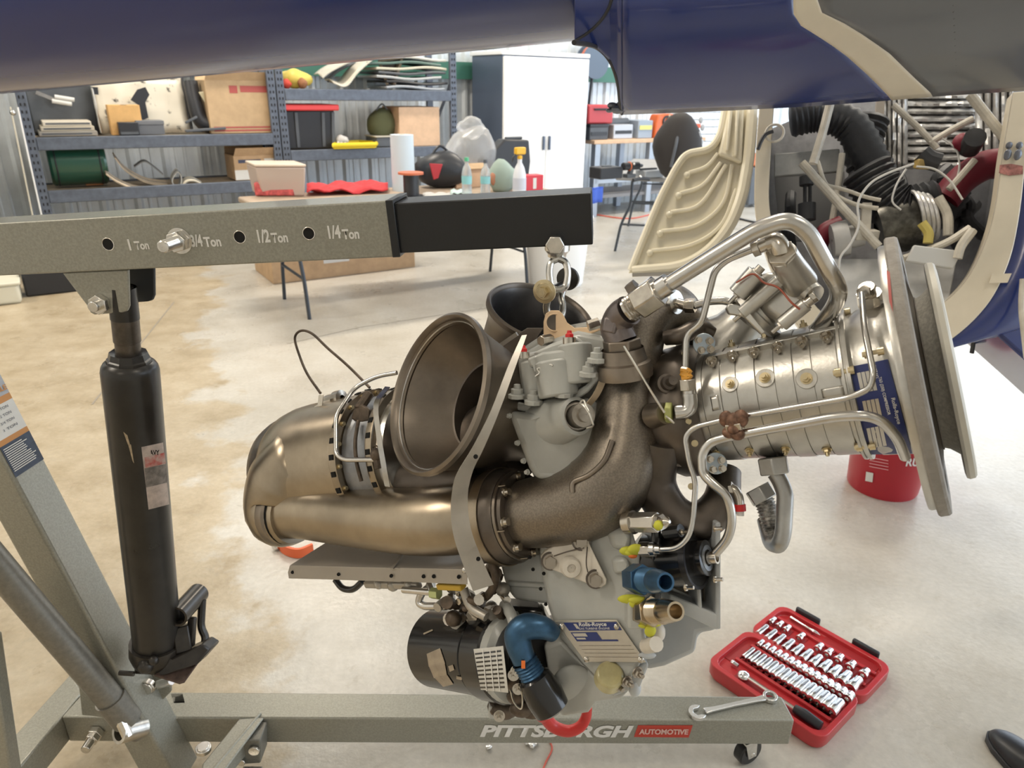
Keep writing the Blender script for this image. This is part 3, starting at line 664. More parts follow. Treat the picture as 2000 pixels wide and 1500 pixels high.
b.lathe(a0, (a1 - a0), [(.002, .0155), (0, .017), (0, .0215), ((a1 - a0).length, .0215), ((a1 - a0).length, .016), (.002, .0155)], 22); obj('handle_socket', b, mat('socket_steel', (.05, .045, .04), .25, .6), crane)
b = MB(); b.bar(near(352, 1222, 1.46), near(360, 1272, 1.46), .03, .02); b.bar(near(376, 1205, 1.47), near(372, 1262, 1.47), .016, .012); obj('pump_piston', b, M_foot, crane, bevel=.003)
b = MB(); b.tube(fillet([near(395, 1172, 1.5), near(392, 1225, 1.5), near(402, 1245, 1.5), near(398, 1262, 1.49)], .02), .008, 10); obj('link_arm', b, M_foot, crane)
b = MB(); b.prism([near(300, 1318, 1.43), near(346, 1292, 1.47), near(396, 1262, 1.50), near(412, 1258, 1.50), near(360, 1331, 1.44), near(350, 1334, 1.435)], V3((0, 0, -.004))); obj('foot_plate', b, mat('rust_plate', (.10, .065, .05), .6, .3, .35, 40), crane, bevel=.001)
# mast: leaning square post; lit side faces right
e0, e1 = P(-80, 738, 1.235), P(352, 1540, 1.572)
MD = (e1 - e0).normalized(); MBK = (BK - MD * BK.dot(MD)).normalized(); ML = MD.cross(MBK).normalized()
if ML.x > 0: ML = -ML
mw, mdp = .078, .080
b = MB(); b.rings([[e + ML * 0, e + ML * mw, e + ML * mw + MBK * mdp, e + MBK * mdp] for e in (e0 - MD * .35, e1)]); mast = obj('mast', b, M_crane, crane, bevel=.007, seg=3)
# capacity sticker on the lit side of the mast
def mastpt(s_, t, off=.0008): return e0 + MD * s_ + MBK * (mdp * t) - ML * off
def s_at(x, y): 
    r = ray(x, y); nn = -ML; t = (e0 - CAM).dot(nn) / r.dot(nn); p = CAM + r * t; return (p - e0).dot(MD)
sA, sB, sC, sD, sE = s_at(-20, 760), s_at(12, 812), s_at(20, 850), s_at(22, 862), s_at(50, 905)
def band(s0, s1, mt, nm='sticker_band', lab=None):
    b_ = MB(); b_.add([mastpt(s0, .06), mastpt(s0, .96), mastpt(s1, .96), mastpt(s1, .06)], [(0, 1, 2, 3)]); return obj(nm, b_, mt, mast, 0, label=lab)
M_stnavy = mat('sticker_navy', (.035, .05, .085), .45, 0, .25, 60); M_storange = mat('sticker_orange', (.52, .24, .07), .45); M_stwhite = mat('sticker_white', (.66, .66, .64), .45)
band(sA - .12, sA + .02, mat('sticker_grey', (.40, .42, .46), .4), lab='grey capacity sticker band'); band(sA + .02, sA + .032, M_storange); band(sA + .032, sC, M_stwhite); band(sC, sC + .010, M_storange); band(sC + .010, sE + .012, M_stnavy, lab='navy warning text sticker')
up_st = -MD; ac = MBK
text('sticker_lettering', 'FOLDABLE', mastpt(sA + .008, .52, .001), ac, up_st, .010, M_storange, mast, bold=.03, width=.068, off=.0008)
for k, (la, tx) in enumerate((('1/4 TON', 0), ('1/2 TON', 0), ('3/4 TON', 0), ('1 TON', 0))):
    text('sticker_lettering', la, mastpt(sA + .040 + k * (sC - sA - .036) / 4.4, .55, .001), ac, up_st, .0048, M_stnavy, mast, width=.032, off=.0008)
for k in range(12):
    b = MB(); s_ = sC + .016 + k * (sE - sC - .012) / 12; wd = random.uniform(.55, .8); b.add([mastpt(s_, .1, .0016), mastpt(s_, .1 + wd, .0016), mastpt(s_ + .0016, .1 + wd, .0016), mastpt(s_ + .0016, .1, .0016)], [(0, 1, 2, 3)]); obj('sticker_text_line', b, M_letter, mast, 0)
# round brace in front of the mast with socket ends
h0, h1 = P(-60, 1040, 1.24), P(222, 1372, 1.47)
M_brace = mat('brace_grey', (.20, .19, .165), .4, .4, .12, 120)
b = MB(); b.tube([h0, h1], px(27, 1.36), 20); obj('brace_tube', b, M_brace, crane)
HD = (h1 - h0).normalized()
b = MB(); b.lathe(h1, HD, [(-.015, .026), (-.015, .030), (.055, .030), (.06, .022), (.105, .020)], 20, True); obj('brace_collar', b, M_brace, crane)
b = MB(); q0 = P(232, 1432, 1.47); b.lathe(q0, P(262, 1424, 1.5) - q0, [(.0, .015), (0, .0215), (.055, .0215), (.055, .014)], 20); b.cyl(P(236, 1405, 1.47), P(250, 1436, 1.475), .012, n=10); obj('brace_socket', b, M_zinc, crane)
# base: gusset plate, cross members, far leg, foot brace
b = MB(); b.prism([P(150, 1312, 1.58), P(228, 1308, 1.56), P(290, 1316, 1.545), P(332, 1318, 1.545), P(333, 1352, 1.56), P(302, 1385, 1.58), P(285, 1398, 1.585), P(275, 1398, 1.585), P(180, 1410, 1.6), P(160, 1400, 1.6)], BK * .008); obj('gusset_plate', b, M_crane, crane, bevel=.002)
c = P(293, 1336, 1.535); b = MB(); b.cyl(c, c - BK * .012, .0165, n=24); b.cyl(c - BK * .012, c - BK * .016, .014, n=24); b.cyl(c + LD * .02, c + LD * .052 + ZU * .012, .010, n=16); obj('pivot_bolt', b, M_zinc, crane, bevel=.001)
zt = .165
def LT(x, y, z=zt): return G(x, y, z)
k0, k1 = LT(345, 1402), LT(1552, 1407); kb0 = LT(328, 1351); kb1 = LT(1527, 1360)
lh = .075
b = MB(); poly = [k0, k1, kb1, kb0]; b.prism([p - ZU * lh for p in poly], ZU * lh); leg = obj('leg', b, M_crane, crane, bevel=.004, seg=3)
KD = (k1 - k0).normalized(); KN = KD.cross(ZU).normalized()
if KN.dot(FWD) > 0: KN = -KN
def legf(x, y, o=.0005):
    r = ray(x, y); t = (k0 - CAM).dot(KN) / r.dot(KN); return CAM + r * t + KN * o
pa, pb = legf(937, 1428), legf(1237, 1427)
text('leg_lettering', 'PITTSBURGH', (pa + pb) / 2, KD, ZU, .037, M_letter, leg, bold=.045, shear=.25, width=(pb - pa).length, off=.0008)
b = MB(); b.add([legf(x, y, .0008) for x, y in ((1238, 1439), (1345, 1440), (1353, 1416), (1246, 1416))], [(0, 1, 2, 3)]); rp = obj('red_badge', b, mat('badge_red', (.50, .05, .03), .5), leg, 0)
text('badge_lettering', 'AUTOMOTIVE', legf(1296, 1428), KD, ZU, .0165, mat('letter_pink', (.70, .45, .40), .6), leg, bold=.04, width=(legf(1346, 1428) - legf(1250, 1428)).length, off=.0016)
# near base cross-member going down to the left and short stub
def slab(pts, z0, z1, nm, mt=M_crane, bev=.004):
    b_ = MB(); b_.prism([V3((p.x, p.y, z0)) for p in pts], ZU * (z1 - z0)); return obj(nm, b_, mt, crane, bevel=bev)
slab([LT(140, 1313), LT(160, 1352), LT(120, 1400), LT(20, 1520), LT(-40, 1560), LT(-30, 1500)], zt - lh, zt, 'base_member')
slab([LT(120, 1400), LT(160, 1355), LT(360, 1352), LT(372, 1402)], zt - lh, zt, 'base_member')
c = legf(190, 1428); b = MB(); b.cyl(c, c + KN * .05, .010, n=12); b.cyl(c, c + KN * .014, .017, n=6); b.cyl(c + KN * .014, c + KN * .026, .0145, n=6); obj('base_bolt', b, M_zinc, crane, bevel=.001)
slab([LT(467, 1405), LT(516, 1402), LT(440, 1505), LT(392, 1520), LT(395, 1494)], zt - .004, zt + .003, 'brace_top')
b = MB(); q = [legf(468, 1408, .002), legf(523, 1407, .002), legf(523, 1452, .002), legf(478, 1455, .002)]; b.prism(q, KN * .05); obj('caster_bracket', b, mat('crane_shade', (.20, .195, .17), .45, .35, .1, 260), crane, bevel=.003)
b = MB(); b.bar(LT(512, 1410, .14), LT(405, 1540, .14), .006, .06); obj('brace_side', b, M_crane, crane, bevel=.002)
for x, y, r_ in ((488, 1446, .009), (512, 1424, .012)):
    c = legf(x, y, .054); b = MB(); b.cyl(c, c + KN * .006, r_, n=16); obj('bracket_bolt', b, M_zinc, crane, bevel=.001)
c = LT(398, 1466, .165); b = MB(); b.cyl(c, c + ZU * .010, .016, n=20); b.cyl(c + ZU * .01, c + ZU * .013, .012, n=20); obj('base_bolt', b, M_zinc, crane, bevel=.001)
b = MB(); b.bar(P(-22, 1240, 1.33), P(22, 1530, 1.46), .030, .03, FWD); obj('rear_brace', b, M_crane, crane, bevel=.004)
# casters
M_wheel = mat('wheel_black', (.012, .012, .013), .3)
def caster(c, hd):
    hd = hd.normalized(); sd = hd.cross(ZU).normalized(); R_ = .034
    w_ = obj('caster_wheel', MB().lathe(V3((c.x, c.y, R_)) - sd * .013, sd, [(0, .010), (0, .030), (.003, R_), (.023, R_), (.026, .030), (.026, .010)], 28), M_wheel, crane)
    obj('axle', MB().cyl(V3((c.x, c.y, R_)) - sd * .019, V3((c.x, c.y, R_)) + sd * .019, .006, n=12), M_zinc, w_)
    b_ = MB()
    for s_ in (-1, 1): b_.prism([V3((c.x, c.y, R_)) + sd * .016 * s_ + hd * a + ZU * z for a, z in ((-.012, -.008), (.012, -.008), (.030, .048), (-.006, .048))], sd * .002 * s_)
    b_.box(V3((c.x, c.y, R_ + .049)) + hd * .012, (.042, .042, .005), (hd, sd, ZU)); b_.cyl(V3((c.x, c.y, R_ + .05)) + hd * .012, V3((c.x, c.y, zt - lh + .001)) + hd * .012, .017, n=18)
    obj('caster_fork', b_, M_zinc, crane, bevel=.0006)
cf = (k1 + kb1) / 2 - KD * .075; caster(V3((cf.x, cf.y, 0)) , -KD + KN * .5)
cl = LT(487, 1440); caster(V3((cl.x, cl.y, 0)) + KN * .015, KN)
# ------------------------------------------------------------------ hook hardware: bolt, chain link, shackle
def HK(x, y, o=.04): return P(x, y, bdep(1085) + o)
hk = thing('lifting_shackle', 'steel chain link and bow shackle hanging from black boom tube', 'shackle', HK(1090, 620))
c = onface(1084, 478); c = P(1084, 478, bdep(1084)) + BK * .0065
b = MB(); b.cyl(c, c - BK * .012, px(19, 1.03), n=6, spin=.0); obj('boom_bolt_head', b, M_zinc, hk, bevel=.0015)
b = MB(); b.cyl(c, c + BK * .075, .008, n=12); obj('boom_bolt_shank', b, M_zinc, hk)
b = MB(); b.lathe(HK(1089, 470), V3((0, 0, -1)), [(0, .019), (.014, .019), (.020, .0145), (.024, .014), (.028, .006), (.033, .0005)], 22); obj('swivel', b, M_zinc, hk)
b = MB(); a = [HK(1090 + dx, y, .04) for dx, y in ((0, 505), (14, 512), (19, 530), (17, 552), (12, 562), (0, 566), (-12, 562), (-15, 552), (-17, 530), (-13, 512))]
b.tube(spline(a + [a[0]], 5)[:-1], .0052, 10, False, True); obj('chain_link', b, M_zinc, hk)
pc0, pc1 = HK(1058, 575, .005), HK(1120, 545, .115)
b = MB(); b.cyl(pc0, pc1, .0055, n=14); obj('shackle_pin', b, mat('pin_dark', (.10, .095, .09), .3, .8), hk)
pd = (pc1 - pc0).normalized(); cw0 = HK(1064, 569, .012)
b = MB(); b.lathe(cw0, -pd, [(0, .005), (0, .0175), (.0025, .0175), (.003, .013), (.004, .012), (.004, .001)], 28); b.cyl(cw0 - pd * .004, cw0 - pd * .012, .008, n=6); b.cyl(cw0 - pd * .012, cw0 - pd * .013, .0062, n=6); obj('pin_washer', b, M_gold, hk)
b = MB(); cw1 = HK(1108, 545, .085); b.cyl(cw1, cw1 + pd * .006, .018, n=24); b.cyl(cw1 + pd * .006, cw1 + pd * .018, .010, n=12); obj('pin_collar', b, mat('pin_dark', (.10, .095, .09), .3, .8), hk)
b = MB(); b.tube(spline([HK(1072, 578, .022), HK(1067, 598, .03), HK(1071, 616, .035), HK(1084, 625, .04), HK(1096, 616, .045), HK(1099, 598, .055), HK(1096, 580, .06), HK(1102, 560, .062)], 6), .0056, 12); obj('shackle_bow', b, mat('shackle_steel', (.35, .33, .30), .24, 1.0), hk)
# ------------------------------------------------------------------ turboshaft engine
M_brown = mat('steel_heat_brown', (.235, .20, .165), .36, .9, .35, 5, rvar=.10, bump=.05, bscale=200)
M_browndk = mat('steel_heat_dark', (.135, .115, .098), .40, .85, .35, 6, rvar=.1)
M_bronze = mat('steel_bronze', (.34, .285, .215), .31, .95, .25, 6, rvar=.08)
M_alu = mat('alu_case', (.54, .525, .49), .34, .92, .12, 18, rvar=.08, bump=.08, bscale=220)
M_steel = mat('steel_tube', (.60, .585, .56), .24, 1.0, .10, 25)
M_fitting = mat('fitting_steel', (.55, .51, .45), .22, 1.0, .15, 50)
M_castgrey = mat('cast_grey', (.42, .425, .40), .34, 0, .10, 9, bump=.10, bscale=90, coat=.15)
M_castlight = mat('cast_grey_light', (.46, .48, .49), .34, 0, .10, 9, bump=.08, bscale=90)
M_black = mat('enamel_black', (.010, .010, .011), .22, 0, coat=.3)
M_blueal = mat('anodised_blue', (.05, .12, .22), .36, .7, .2, 40)
M_yellow = mat('torque_paint_yellow', (.60, .60, .05), .5)
M_orange = mat('torque_paint_orange', (.80, .18, .03), .5)
M_redcap = mat('cap_red', (.60, .02, .02), .4)
M_foam = mat('seal_grey', (.27, .25, .225), .75, 0, .12, 60, bump=.35, bscale=260)
M_screen = mat('screen_mesh', (.52, .50, .44), .5, .2, .14, 300, detail=1)
M_labelblue = mat('label_blue', (.022, .035, .155), .35)
M_labelsilver = mat('label_silver', (.55, .52, .47), .3, .7)
M_padcream = mat('pad_cream', (.66, .61, .53), .4, 0, .06, 20)
M_lug = mat('lug_tan', (.72, .52, .33), .45, 0, .10, 20)
M_sheet = mat('sheet_grey', (.36, .33, .29), .45, .35, .06, 10)
M_strap = mat('strap_grey', (.44, .41, .365), .40, .6, .08, 20)
M_dirty = mat('dirty_brown', (.10, .075, .055), .5, .5, .5, 40)
M_wirel = mat('lockwire', (.70, .68, .63), .3, .9)
def ED(x): return 1.078 / (1 + .000429 * (x - 1000))
def E(x, y, o=0.0): return P(x, y, ED(x) + o)
def cy(x): return 793 - .1567 * (x - 1400)
def CX(x): return E(x, cy(x))
AX = (CX(1853) - CX(1400)).normalized()
eng = thing('turboshaft_engine', 'small turboshaft helicopter engine with brown exhaust stacks, hanging from crane', 'engine', V3((CX(1100).x, CX(1100).y, .45)))
def rp(n, x): return n * ED(x) / F
def axl(name, stn, mt, n=56, caps=False, parent=None, ang=30, **k):
    """lathe about the engine axis: stations (image x of the axis point, radius in pixels at that distance)"""
    a, c = ortho(AX); b = MB()
    b.rings([[CX(x) + (a * math.cos(2 * math.pi * i / n) + c * math.sin(2 * math.pi * i / n)) * rp(r, x) for i in range(n)] for x, r in stn], caps)
    return obj(name, b, mt, parent or eng, ang, **k)
def etube(name, pts, r, mt, parent=None, f=.025, n=12, **k):
    q = [E(*p) for p in pts]; b = MB(); b.tube(fillet(q, f), r, n); return obj(name, b, mt, parent or eng, 60, **k)
def smooth(name, pts, r, mt, parent=None, n=16, step=7, **k):
    q = spline([E(*p[:3]) for p in pts], step)
    if isinstance(r, list):
        m_ = len(q); rs = []
        for i in range(m_):
            t = i / (m_ - 1) * (len(r) - 1); j = min(int(t), len(r) - 2); rs.append(lerp(r[j], r[j + 1], t - j))
    else: rs = r
    b = MB(); b.tube(q, rs, n); return obj(name, b, mt, parent or eng, 60, **k)
def plate(name, pts, o, th, mt, parent=None, bevel=.002, seg=2, **k):
    b = MB(); b.prism([E(p[0], p[1], (p[2] if len(p) > 2 else o)) for p in pts], FWD * th); return obj(name, b, mt, parent or eng, 35, bevel=bevel, seg=seg, **k)
def hexnut(name, p0, p1, r, mt, parent=None, spin=.2):
    b = MB(); b.cyl(p0, p1, r, n=6, spin=spin); return obj(name, b, mt, parent or eng, 30, bevel=r * .08)
def eblob(name, lst, mt, parent=None, split=False):
    if split: return [eblob(name, [q], mt, parent) for q in lst]
    b = MB()
    for x, y, o, r, sc in lst: b.ball(E(x, y, o), r, 12, 8, sc)
    return obj(name, b, mt, parent or eng, 60)
# ---- compressor
stn = [(1392, 60), (1392, 104)]
def rcase(x): return 104 + (134 - 104) * (x - 1392) / (1664 - 1392)
edges = [1405, 1440, 1470, 1506, 1542, 1577, 1612, 1660]
for i, x in enumerate(edges):
    up = 0 if i % 2 else 1.6
    stn += [(x - 1.0, rcase(x) + (1.6 if i % 2 else 0)), (x - .6, rcase(x) - 2.2), (x + .8, rcase(x) - 2.2), (x + 1.2, rcase(x) + up)]
stn += [(1664, 134)]
case = axl('compressor_case', stn, M_alu, 72, label='bright aluminium compressor case with ring seams')
A0c, A1c = CX(1392), CX(1664); r0c, r1c = rp(104, 1392), rp(134, 1664)
def oncase(x, y): return on_cyl(x, y, A0c, A1c, r0c, r1=r1c)
# split flange with clamp bolts
rows = []
b = MB(); R = []
for k in range(13):
    x = 1384 + (1642 - 1384) * k / 12; ya = 703 - (703 - 644) * k / 12
    p, n = oncase(x, ya); q, n2 = oncase(x + 2, ya + 9); tn = (q - p).normalized()
    R.append([p - n * .004, p + n * .0075, p + n * .0075 + tn * .0055, p + tn * .0055 - n * .004])
b.rings(R); obj('split_flange', b, M_alu, case, 30, bevel=.0008)
for x, y in ((1391, 707), (1431, 697), (1473, 689), (1519, 679), (1566, 668), (1615, 658)):
    p, n = oncase(x, y); q, _ = oncase(x + 2, y + 9); tn = (q - p).normalized()
    bolt(p + n * .005 + tn * .003, tn, .0052, 'nut', M_fitting, case, 'clamp_nut')
for x, y, r_ in ((1427, 751, .0042), (1495, 739, .0048), (1576, 740, .0050)):
    p, n = oncase(x, y); b = MB(); b.cyl(p - n * .003, p + n * .0022, r_ * 2.3, n=26); bo = obj('vane_boss', b, M_alu, case, bevel=.0006); bolt(p + n * .002, n, r_, 'nut', M_gold, case, 'vane_stud')
for x, y in ((1400, 884), (1464, 879), (1534, 876), (1615, 877), (1429, 674), (1494, 657), (1569, 634), (1362, 690)):
    p, n = oncase(x, y); bolt(p, n, .0042, 'nut', M_gold, case, 'vane_stud')
for quad in ([(1388, 775), (1402, 772), (1408, 800), (1393, 803)], [(1604, 760), (1648, 752), (1650, 772), (1608, 778)]):
    obj('case_pad', wrap_patch(A0c, A1c, r0c, 0, 0, 0, 0, .0018, 5, 4, quad, r1=r1c), M_alu, case, 30, solid=.002)
# front flange rings, inlet housing with data label
fr = axl('front_flange', [(1664, 134), (1664, 146), (1669, 147), (1670, 143), (1673, 143), (1674, 148), (1680, 148), (1680, 136)], M_alu, 72)
hous = axl('inlet_housing', [(1680, 136), (1690, 138), (1700, 143), (1735, 147), (1758, 150), (1762, 152), (1768, 152)], M_alu, 72)
Ah0, Ah1 = CX(1680), CX(1742); rh0, rh1 = rp(137.5, 1680), rp(149, 1742)
def lab(quad, mt, nm, off, nx=6, ny=10): return obj(nm, wrap_patch(Ah0, Ah1, rh0, 0, 0, 0, 0, off, nx, ny, quad, r1=rh1), mt, hous, 30)
lab([(1660, 717), (1734, 702), (1782, 884), (1695, 886)], M_labelblue, 'data_label', .0012)
for (x0, y0) in ((1674, 729), (1684, 783), (1692, 835)):
    for k in range(4):
        dx = k * 8.2; lab([(x0 + dx, y0 - dx * .18), (x0 + dx + 6.8, y0 - dx * .18 - 1.3), (x0 + dx + 15, y0 + 37 - dx * .18), (x0 + dx + 8, y0 + 38 - dx * .18)], M_labelsilver, 'label_field', .0018, 2, 4)
def labtext(s_, x, y, hpx, wpx, mt):
    p, n = on_cyl(x, y, Ah0, Ah1, rh0, r1=rh1); dn = (on_cyl(x + 4, y + 16, Ah0, Ah1, rh0, r1=rh1)[0] - p).normalized(); upd = n.cross(dn)
    d = (p - CAM).dot(FWD); text('label_lettering', s_, p, dn, upd, px(hpx, d), mt, hous, bold=.02, width=px(wpx, d), off=.0034)
labtext('PART NO.', 1711, 727, 6, 26, M_letter); labtext('T63 (250) COMPRESSOR', 1727, 772, 7, 78, M_letter); labtext('Rolls-Royce', 1749, 800, 9, 58, M_letter)
for x, y, k in ((1647, 726, 1), (1688, 872, 1), (1640, 607, 0), (1704, 690, 0)):
    p, n = on_cyl(x, y, CX(1650), CX(1690), rp(141, 1668)); b = MB(); b.cyl(p - AX * .010, p + AX * .011, .0030, n=10); b.cyl(p - AX * .008, p - AX * .002, .0050, n=12); b.cyl(p + AX * .005, p + AX * .011, .0050, n=12); obj('flange_bolt', b, M_gold, fr)
# seal disc: silver ring and grey foam seal, mesh screen, outer ring
sd = axl('seal_ring', [(1766, 150), (1766, 257), (1771, 259), (1781, 259), (1781, 240), (1774, 178), (1768, 150)], M_alu, 96)
b = MB(); a_, c_ = ortho(AX)
fo = axl('foam_seal', [(1781, 240), (1781, 270), (1785, 273), (1801, 273), (1806, 270), (1808, 250), (1806, 236), (1796, 232), (1781, 240)], M_foam, 96, label='grey foam rubber seal ring')
axl('inlet_cone', [(1774, 178), (1796, 232), (1799, 225), (1812, 146)], M_browndk, 72, solid=.002)
axl('mesh_screen', [(1812, 146), (1826, 151), (1846, 166)], M_screen, 72, label='fine wire mesh inlet screen')
axl('screen_band', [(1805, 147), (1813, 147), (1814, 151), (1816, 150)], M_foam, 72)
axl('bellmouth_ring', [(1846, 166), (1844, 200), (1846, 210), (1852, 213), (1862, 212), (1866, 208), (1867, 200), (1860, 178), (1848, 160), (1846, 166)], mat('ring_pale', (.52, .50, .44), .42, .3, .08, 12), 96)
obj('red_smear', wrap_patch(CX(1781), CX(1806), rp(273, 1795), 0, 0, 0, 0, .0006, 3, 8, [(1731, 528), (1738, 532), (1744, 610), (1737, 590)]), mat('smear_red', (.42, .10, .09), .6), fo, 30)
# fitting at the top of the inlet
b = MB(); b.cyl(E(1700, 596, -.02), E(1697, 572, -.03), .013, n=10); b.cyl(E(1697, 578, -.03), E(1692, 560, -.04), .0085, n=12); obj('pressure_fitting', b, M_fitting, eng, 25)
hexnut('pressure_nut', E(1686, 572, -.045), E(1700, 566, -.02), .008, M_fitting)
# ---- compressor scroll, diffuser
axl('diffuser_body', [(1300, 30), (1300, 112), (1325, 126), (1362, 130), (1380, 122), (1392, 110), (1394, 90)], M_browndk, 64)
smooth('scroll_duct', [(1290, 860, -.06), (1278, 940, -.05), (1310, 1000, -.04), (1360, 1020, -.02), (1405, 985, .0), (1418, 920, .03)], [rp(42, 1290), rp(40, 1285), rp(38, 1300), rp(38, 1360), rp(36, 1400), rp(30, 1410)], M_browndk, n=24)
smooth('scroll_web', [(1298, 700, -.03), (1318, 760, -.04), (1325, 830, -.042), (1310, 900, -.04)], [rp(22, 1300), rp(34, 1310), rp(40, 1320), rp(34, 1310)], M_browndk, n=20)
smooth('scroll_rib', [(1300, 660, -.05), (1330, 655, -.05), (1365, 640, -.03), (1395, 650, -.02)], [rp(14, 1300), rp(16, 1330), rp(18, 1360), rp(10, 1395)], M_browndk, n=14)
# intake-bleed windows with bright cap screws
for x, y in ((1375, 672), (1398, 905)):
    p = E(x, y, -.045); b = MB(); b.cyl(p, p + (CAM - p).normalized() * .006, px(22, .85), n=20); wnd = obj('bleed_window', b, mat('window_pale', (.50, .58, .66), .3, .6), eng, bevel=.001)
    for dx, dy in ((-12, -8), (10, -6), (-6, 12), (12, 10)):
        bolt(E(x + dx, y + dy, -.052), CAM - p + RIGHT * .4, .0042, 'cap', M_fitting, wnd, 'cap_screw')
for x, y, o in ((1344, 823, -.08), (1357, 866, -.08), (1338, 690, -.07), (1325, 835, -.08), (1350, 950, -.06)): bolt(E(x, y, o), CAM - E(x, y, o), .0036, 'cap', M_gold, eng)
for x, y in ((1305, 745), (1297, 750)):
    pass
b = MB(); p0 = E(1296, 752, -.075); p1 = E(1318, 742, -.105); b.lathe(p0, p1 - p0, [(0, .011), (.012, .012), (.013, .009), (.022, .009), (.022, .0055), (.034, .0055), (.034, .0005)], 18); obj('oil_jet_plug', b, M_browndk, eng, 25)
# ---- discharge elbow and air tube (near side)
elbow = smooth('discharge_elbow', [(1003, 1006, -.075), (1050, 1000, -.078), (1110, 990, -.08), (1170, 962, -.078), (1212, 905, -.072), (1226, 830, -.062), (1230, 750, -.052), (1236, 690, -.047), (1250, 640, -.04), (1282, 604, -.02), (1318, 604, .01), (1346, 640, .04), (1362, 700, .06)], [rp(58, 1000), rp(64, 1050), rp(68, 1110), rp(74, 1170), rp(70, 1200), rp(62, 1226), rp(57, 1230), rp(54, 1234), rp(52, 1250), rp(50, 1280), rp(46, 1320), rp(40, 1346), rp(32, 1362)], mat('steel_speckled', (.275, .24, .195), .37, .88, col2=(.19, .163, .138), scale=420, detail=3, rvar=.06), n=32, step=8, label='cast brown discharge elbow with speckled finish')
smooth('elbow_ridge', [(1118, 962, -.137), (1120, 942, -.135), (1150, 928, -.131), (1180, 900, -.127), (1196, 860, -.122)], .0035, M_brown, elbow, 8)
FA = (E(985, 1006, -.075) - E(1110, 992, -.08)).normalized(); FC = E(1024, 1004, -.077)
def fl_l(name, prof, mt, n=40, parent=None, **k):
    b = MB(); b.lathe(FC, FA, prof, n); return obj(name, b, mt, parent or eng, 30, **k)
flg = fl_l('elbow_flange', [(-.016, .040), (-.013, .046), (-.002, .047), (-.002, .058), (.003, .059), (.005, .058), (.005, .03)], M_browndk)
fl_l('retaining_plate', [(.005, .05), (.005, .0615), (.009, .062), (.009, .05)], M_brown)
fl_l('expansion_sleeve', [(.009, .050), (.010, .0625), (.016, .066), (.034, .0665), (.036, .064), (.075, .063), (.090, .058), (.105, .050)], M_browndk, 48)
fl_l('clamp_band', [(.030, .0672), (.030, .0688), (.046, .0685), (.046, .067)], M_bronze, 48)
fa, fb = ortho(FA)
for k in range(8):
    t = 2 * math.pi * (k + .35) / 8; p = FC + (fa * math.cos(t) + fb * math.sin(t)) * .0525 - FA * .002; bolt(p, -FA, .0062, 'cap', M_fitting, flg, 'flange_screw')
for k in range(6):
    t = 2 * math.pi * (k + .1) / 6; p = FC + (fa * math.cos(t) + fb * math.sin(t)) * .0600 - FA * .0; b = MB(); b.cyl(p + FA * .009, p - FA * .006, .0016, .0006, n=8); obj('lock_tab', b, M_bronze, flg)
air = smooth('air_tube', [(545, 1000, -.10), (600, 1000, -.103), (700, 1010, -.108), (800, 1018, -.112), (870, 1016, -.104), (925, 1011, -.09)], [.0440, .0455, .0475, .0495, .0505, .0500], M_bronze, n=36, step=8, label='bronze heat-tinted air tube')
# ---- combustor drum
drum = axl('combustor_case', [(742, 128), (738, 131), (715, 130), (690, 129), (660, 128), (640, 127), (618, 124), (600, 118), (586, 108), (575, 93), (567, 74), (562, 50), (560, 20), (560, 1)], M_bronze, 72, label='bronze domed combustor case')
axl('combustor_end_cap', [(590, 110), (578, 108), (566, 101), (556, 88), (548, 66), (545, 38), (545, 1)], M_browndk, 56)
smooth('air_inlet_boss', [(660, 880, -.045), (606, 905, -.062), (566, 948, -.08), (550, 998, -.094), (578, 1003, -.10)], [.045, .076, .074, .061, .050], M_bronze, drum, n=28)
b = MB(); c0 = E(556, 1002, -.1); d0 = (E(640, 1003, -.104) - E(556, 1002, -.1)).normalized(); b.lathe(c0, d0, [(-.010, .040), (-.010, .0545), (-.004, .0560), (.008, .0555), (.014, .050), (.014, .043)], 40); obj('tube_collar', b, M_brown, drum, 30)
b = MB(); b.lathe(c0, d0, [(.0145, .0535), (.0160, .0535), (.0160, .043)], 40); obj('collar_gap', b, M_hole, drum, 30)
b = MB(); p, n = on_cyl(560, 920, CX(740), CX(560), rp(128, 650)); 
# clip on top of the drum
plate('drum_clip', [(598, 815), (608, 826), (616, 812), (628, 800), (632, 770), (622, 772), (620, 790), (604, 800)], -.07, .003, M_fitting, bevel=.0008)
b = MB(); p0 = E(640, 785, -.03); b.lathe(p0, E(668, 778, -.03) - p0, [(0, .006), (0, .012), (.02, .012), (.021, .015), (.035, .015), (.036, .006)], 14); obj('igniter_plug', b, M_fitting, eng, 25)
# ---- turbine section rings
axl('turbine_ring', [(742, 118), (742, 136), (748, 137), (754, 136), (754, 118)], M_bronze, 72)
axl('turbine_band', [(754, 118), (756, 122), (800, 124), (812, 124)], mat('band_bluegrey', (.28, .29, .31), .35, .7, .15, 30), 72)
axl('turbine_ring', [(806, 120), (806, 134), (811, 136), (818, 135), (818, 120)], M_bronze, 72)
axl('turbine_band', [(818, 121), (828, 118), (846, 70)], M_steel, 72)
a_, c_ = ortho(AX)
for xc, r_ in ((748, 131), (812, 129)):
    for k in range(28):
        t = 2 * math.pi * k / 28; rad = (a_ * math.cos(t) + c_ * math.sin(t)); p = CX(xc) + rad * rp(r_ + 5, xc)
        if rad.dot(FWD) > .2: continue
        b = MB(); b.box(p, (.008, .0085, .004), (AX, AX.cross(rad), rad)); obj('ring_notch', b, M_hole, eng, 0)
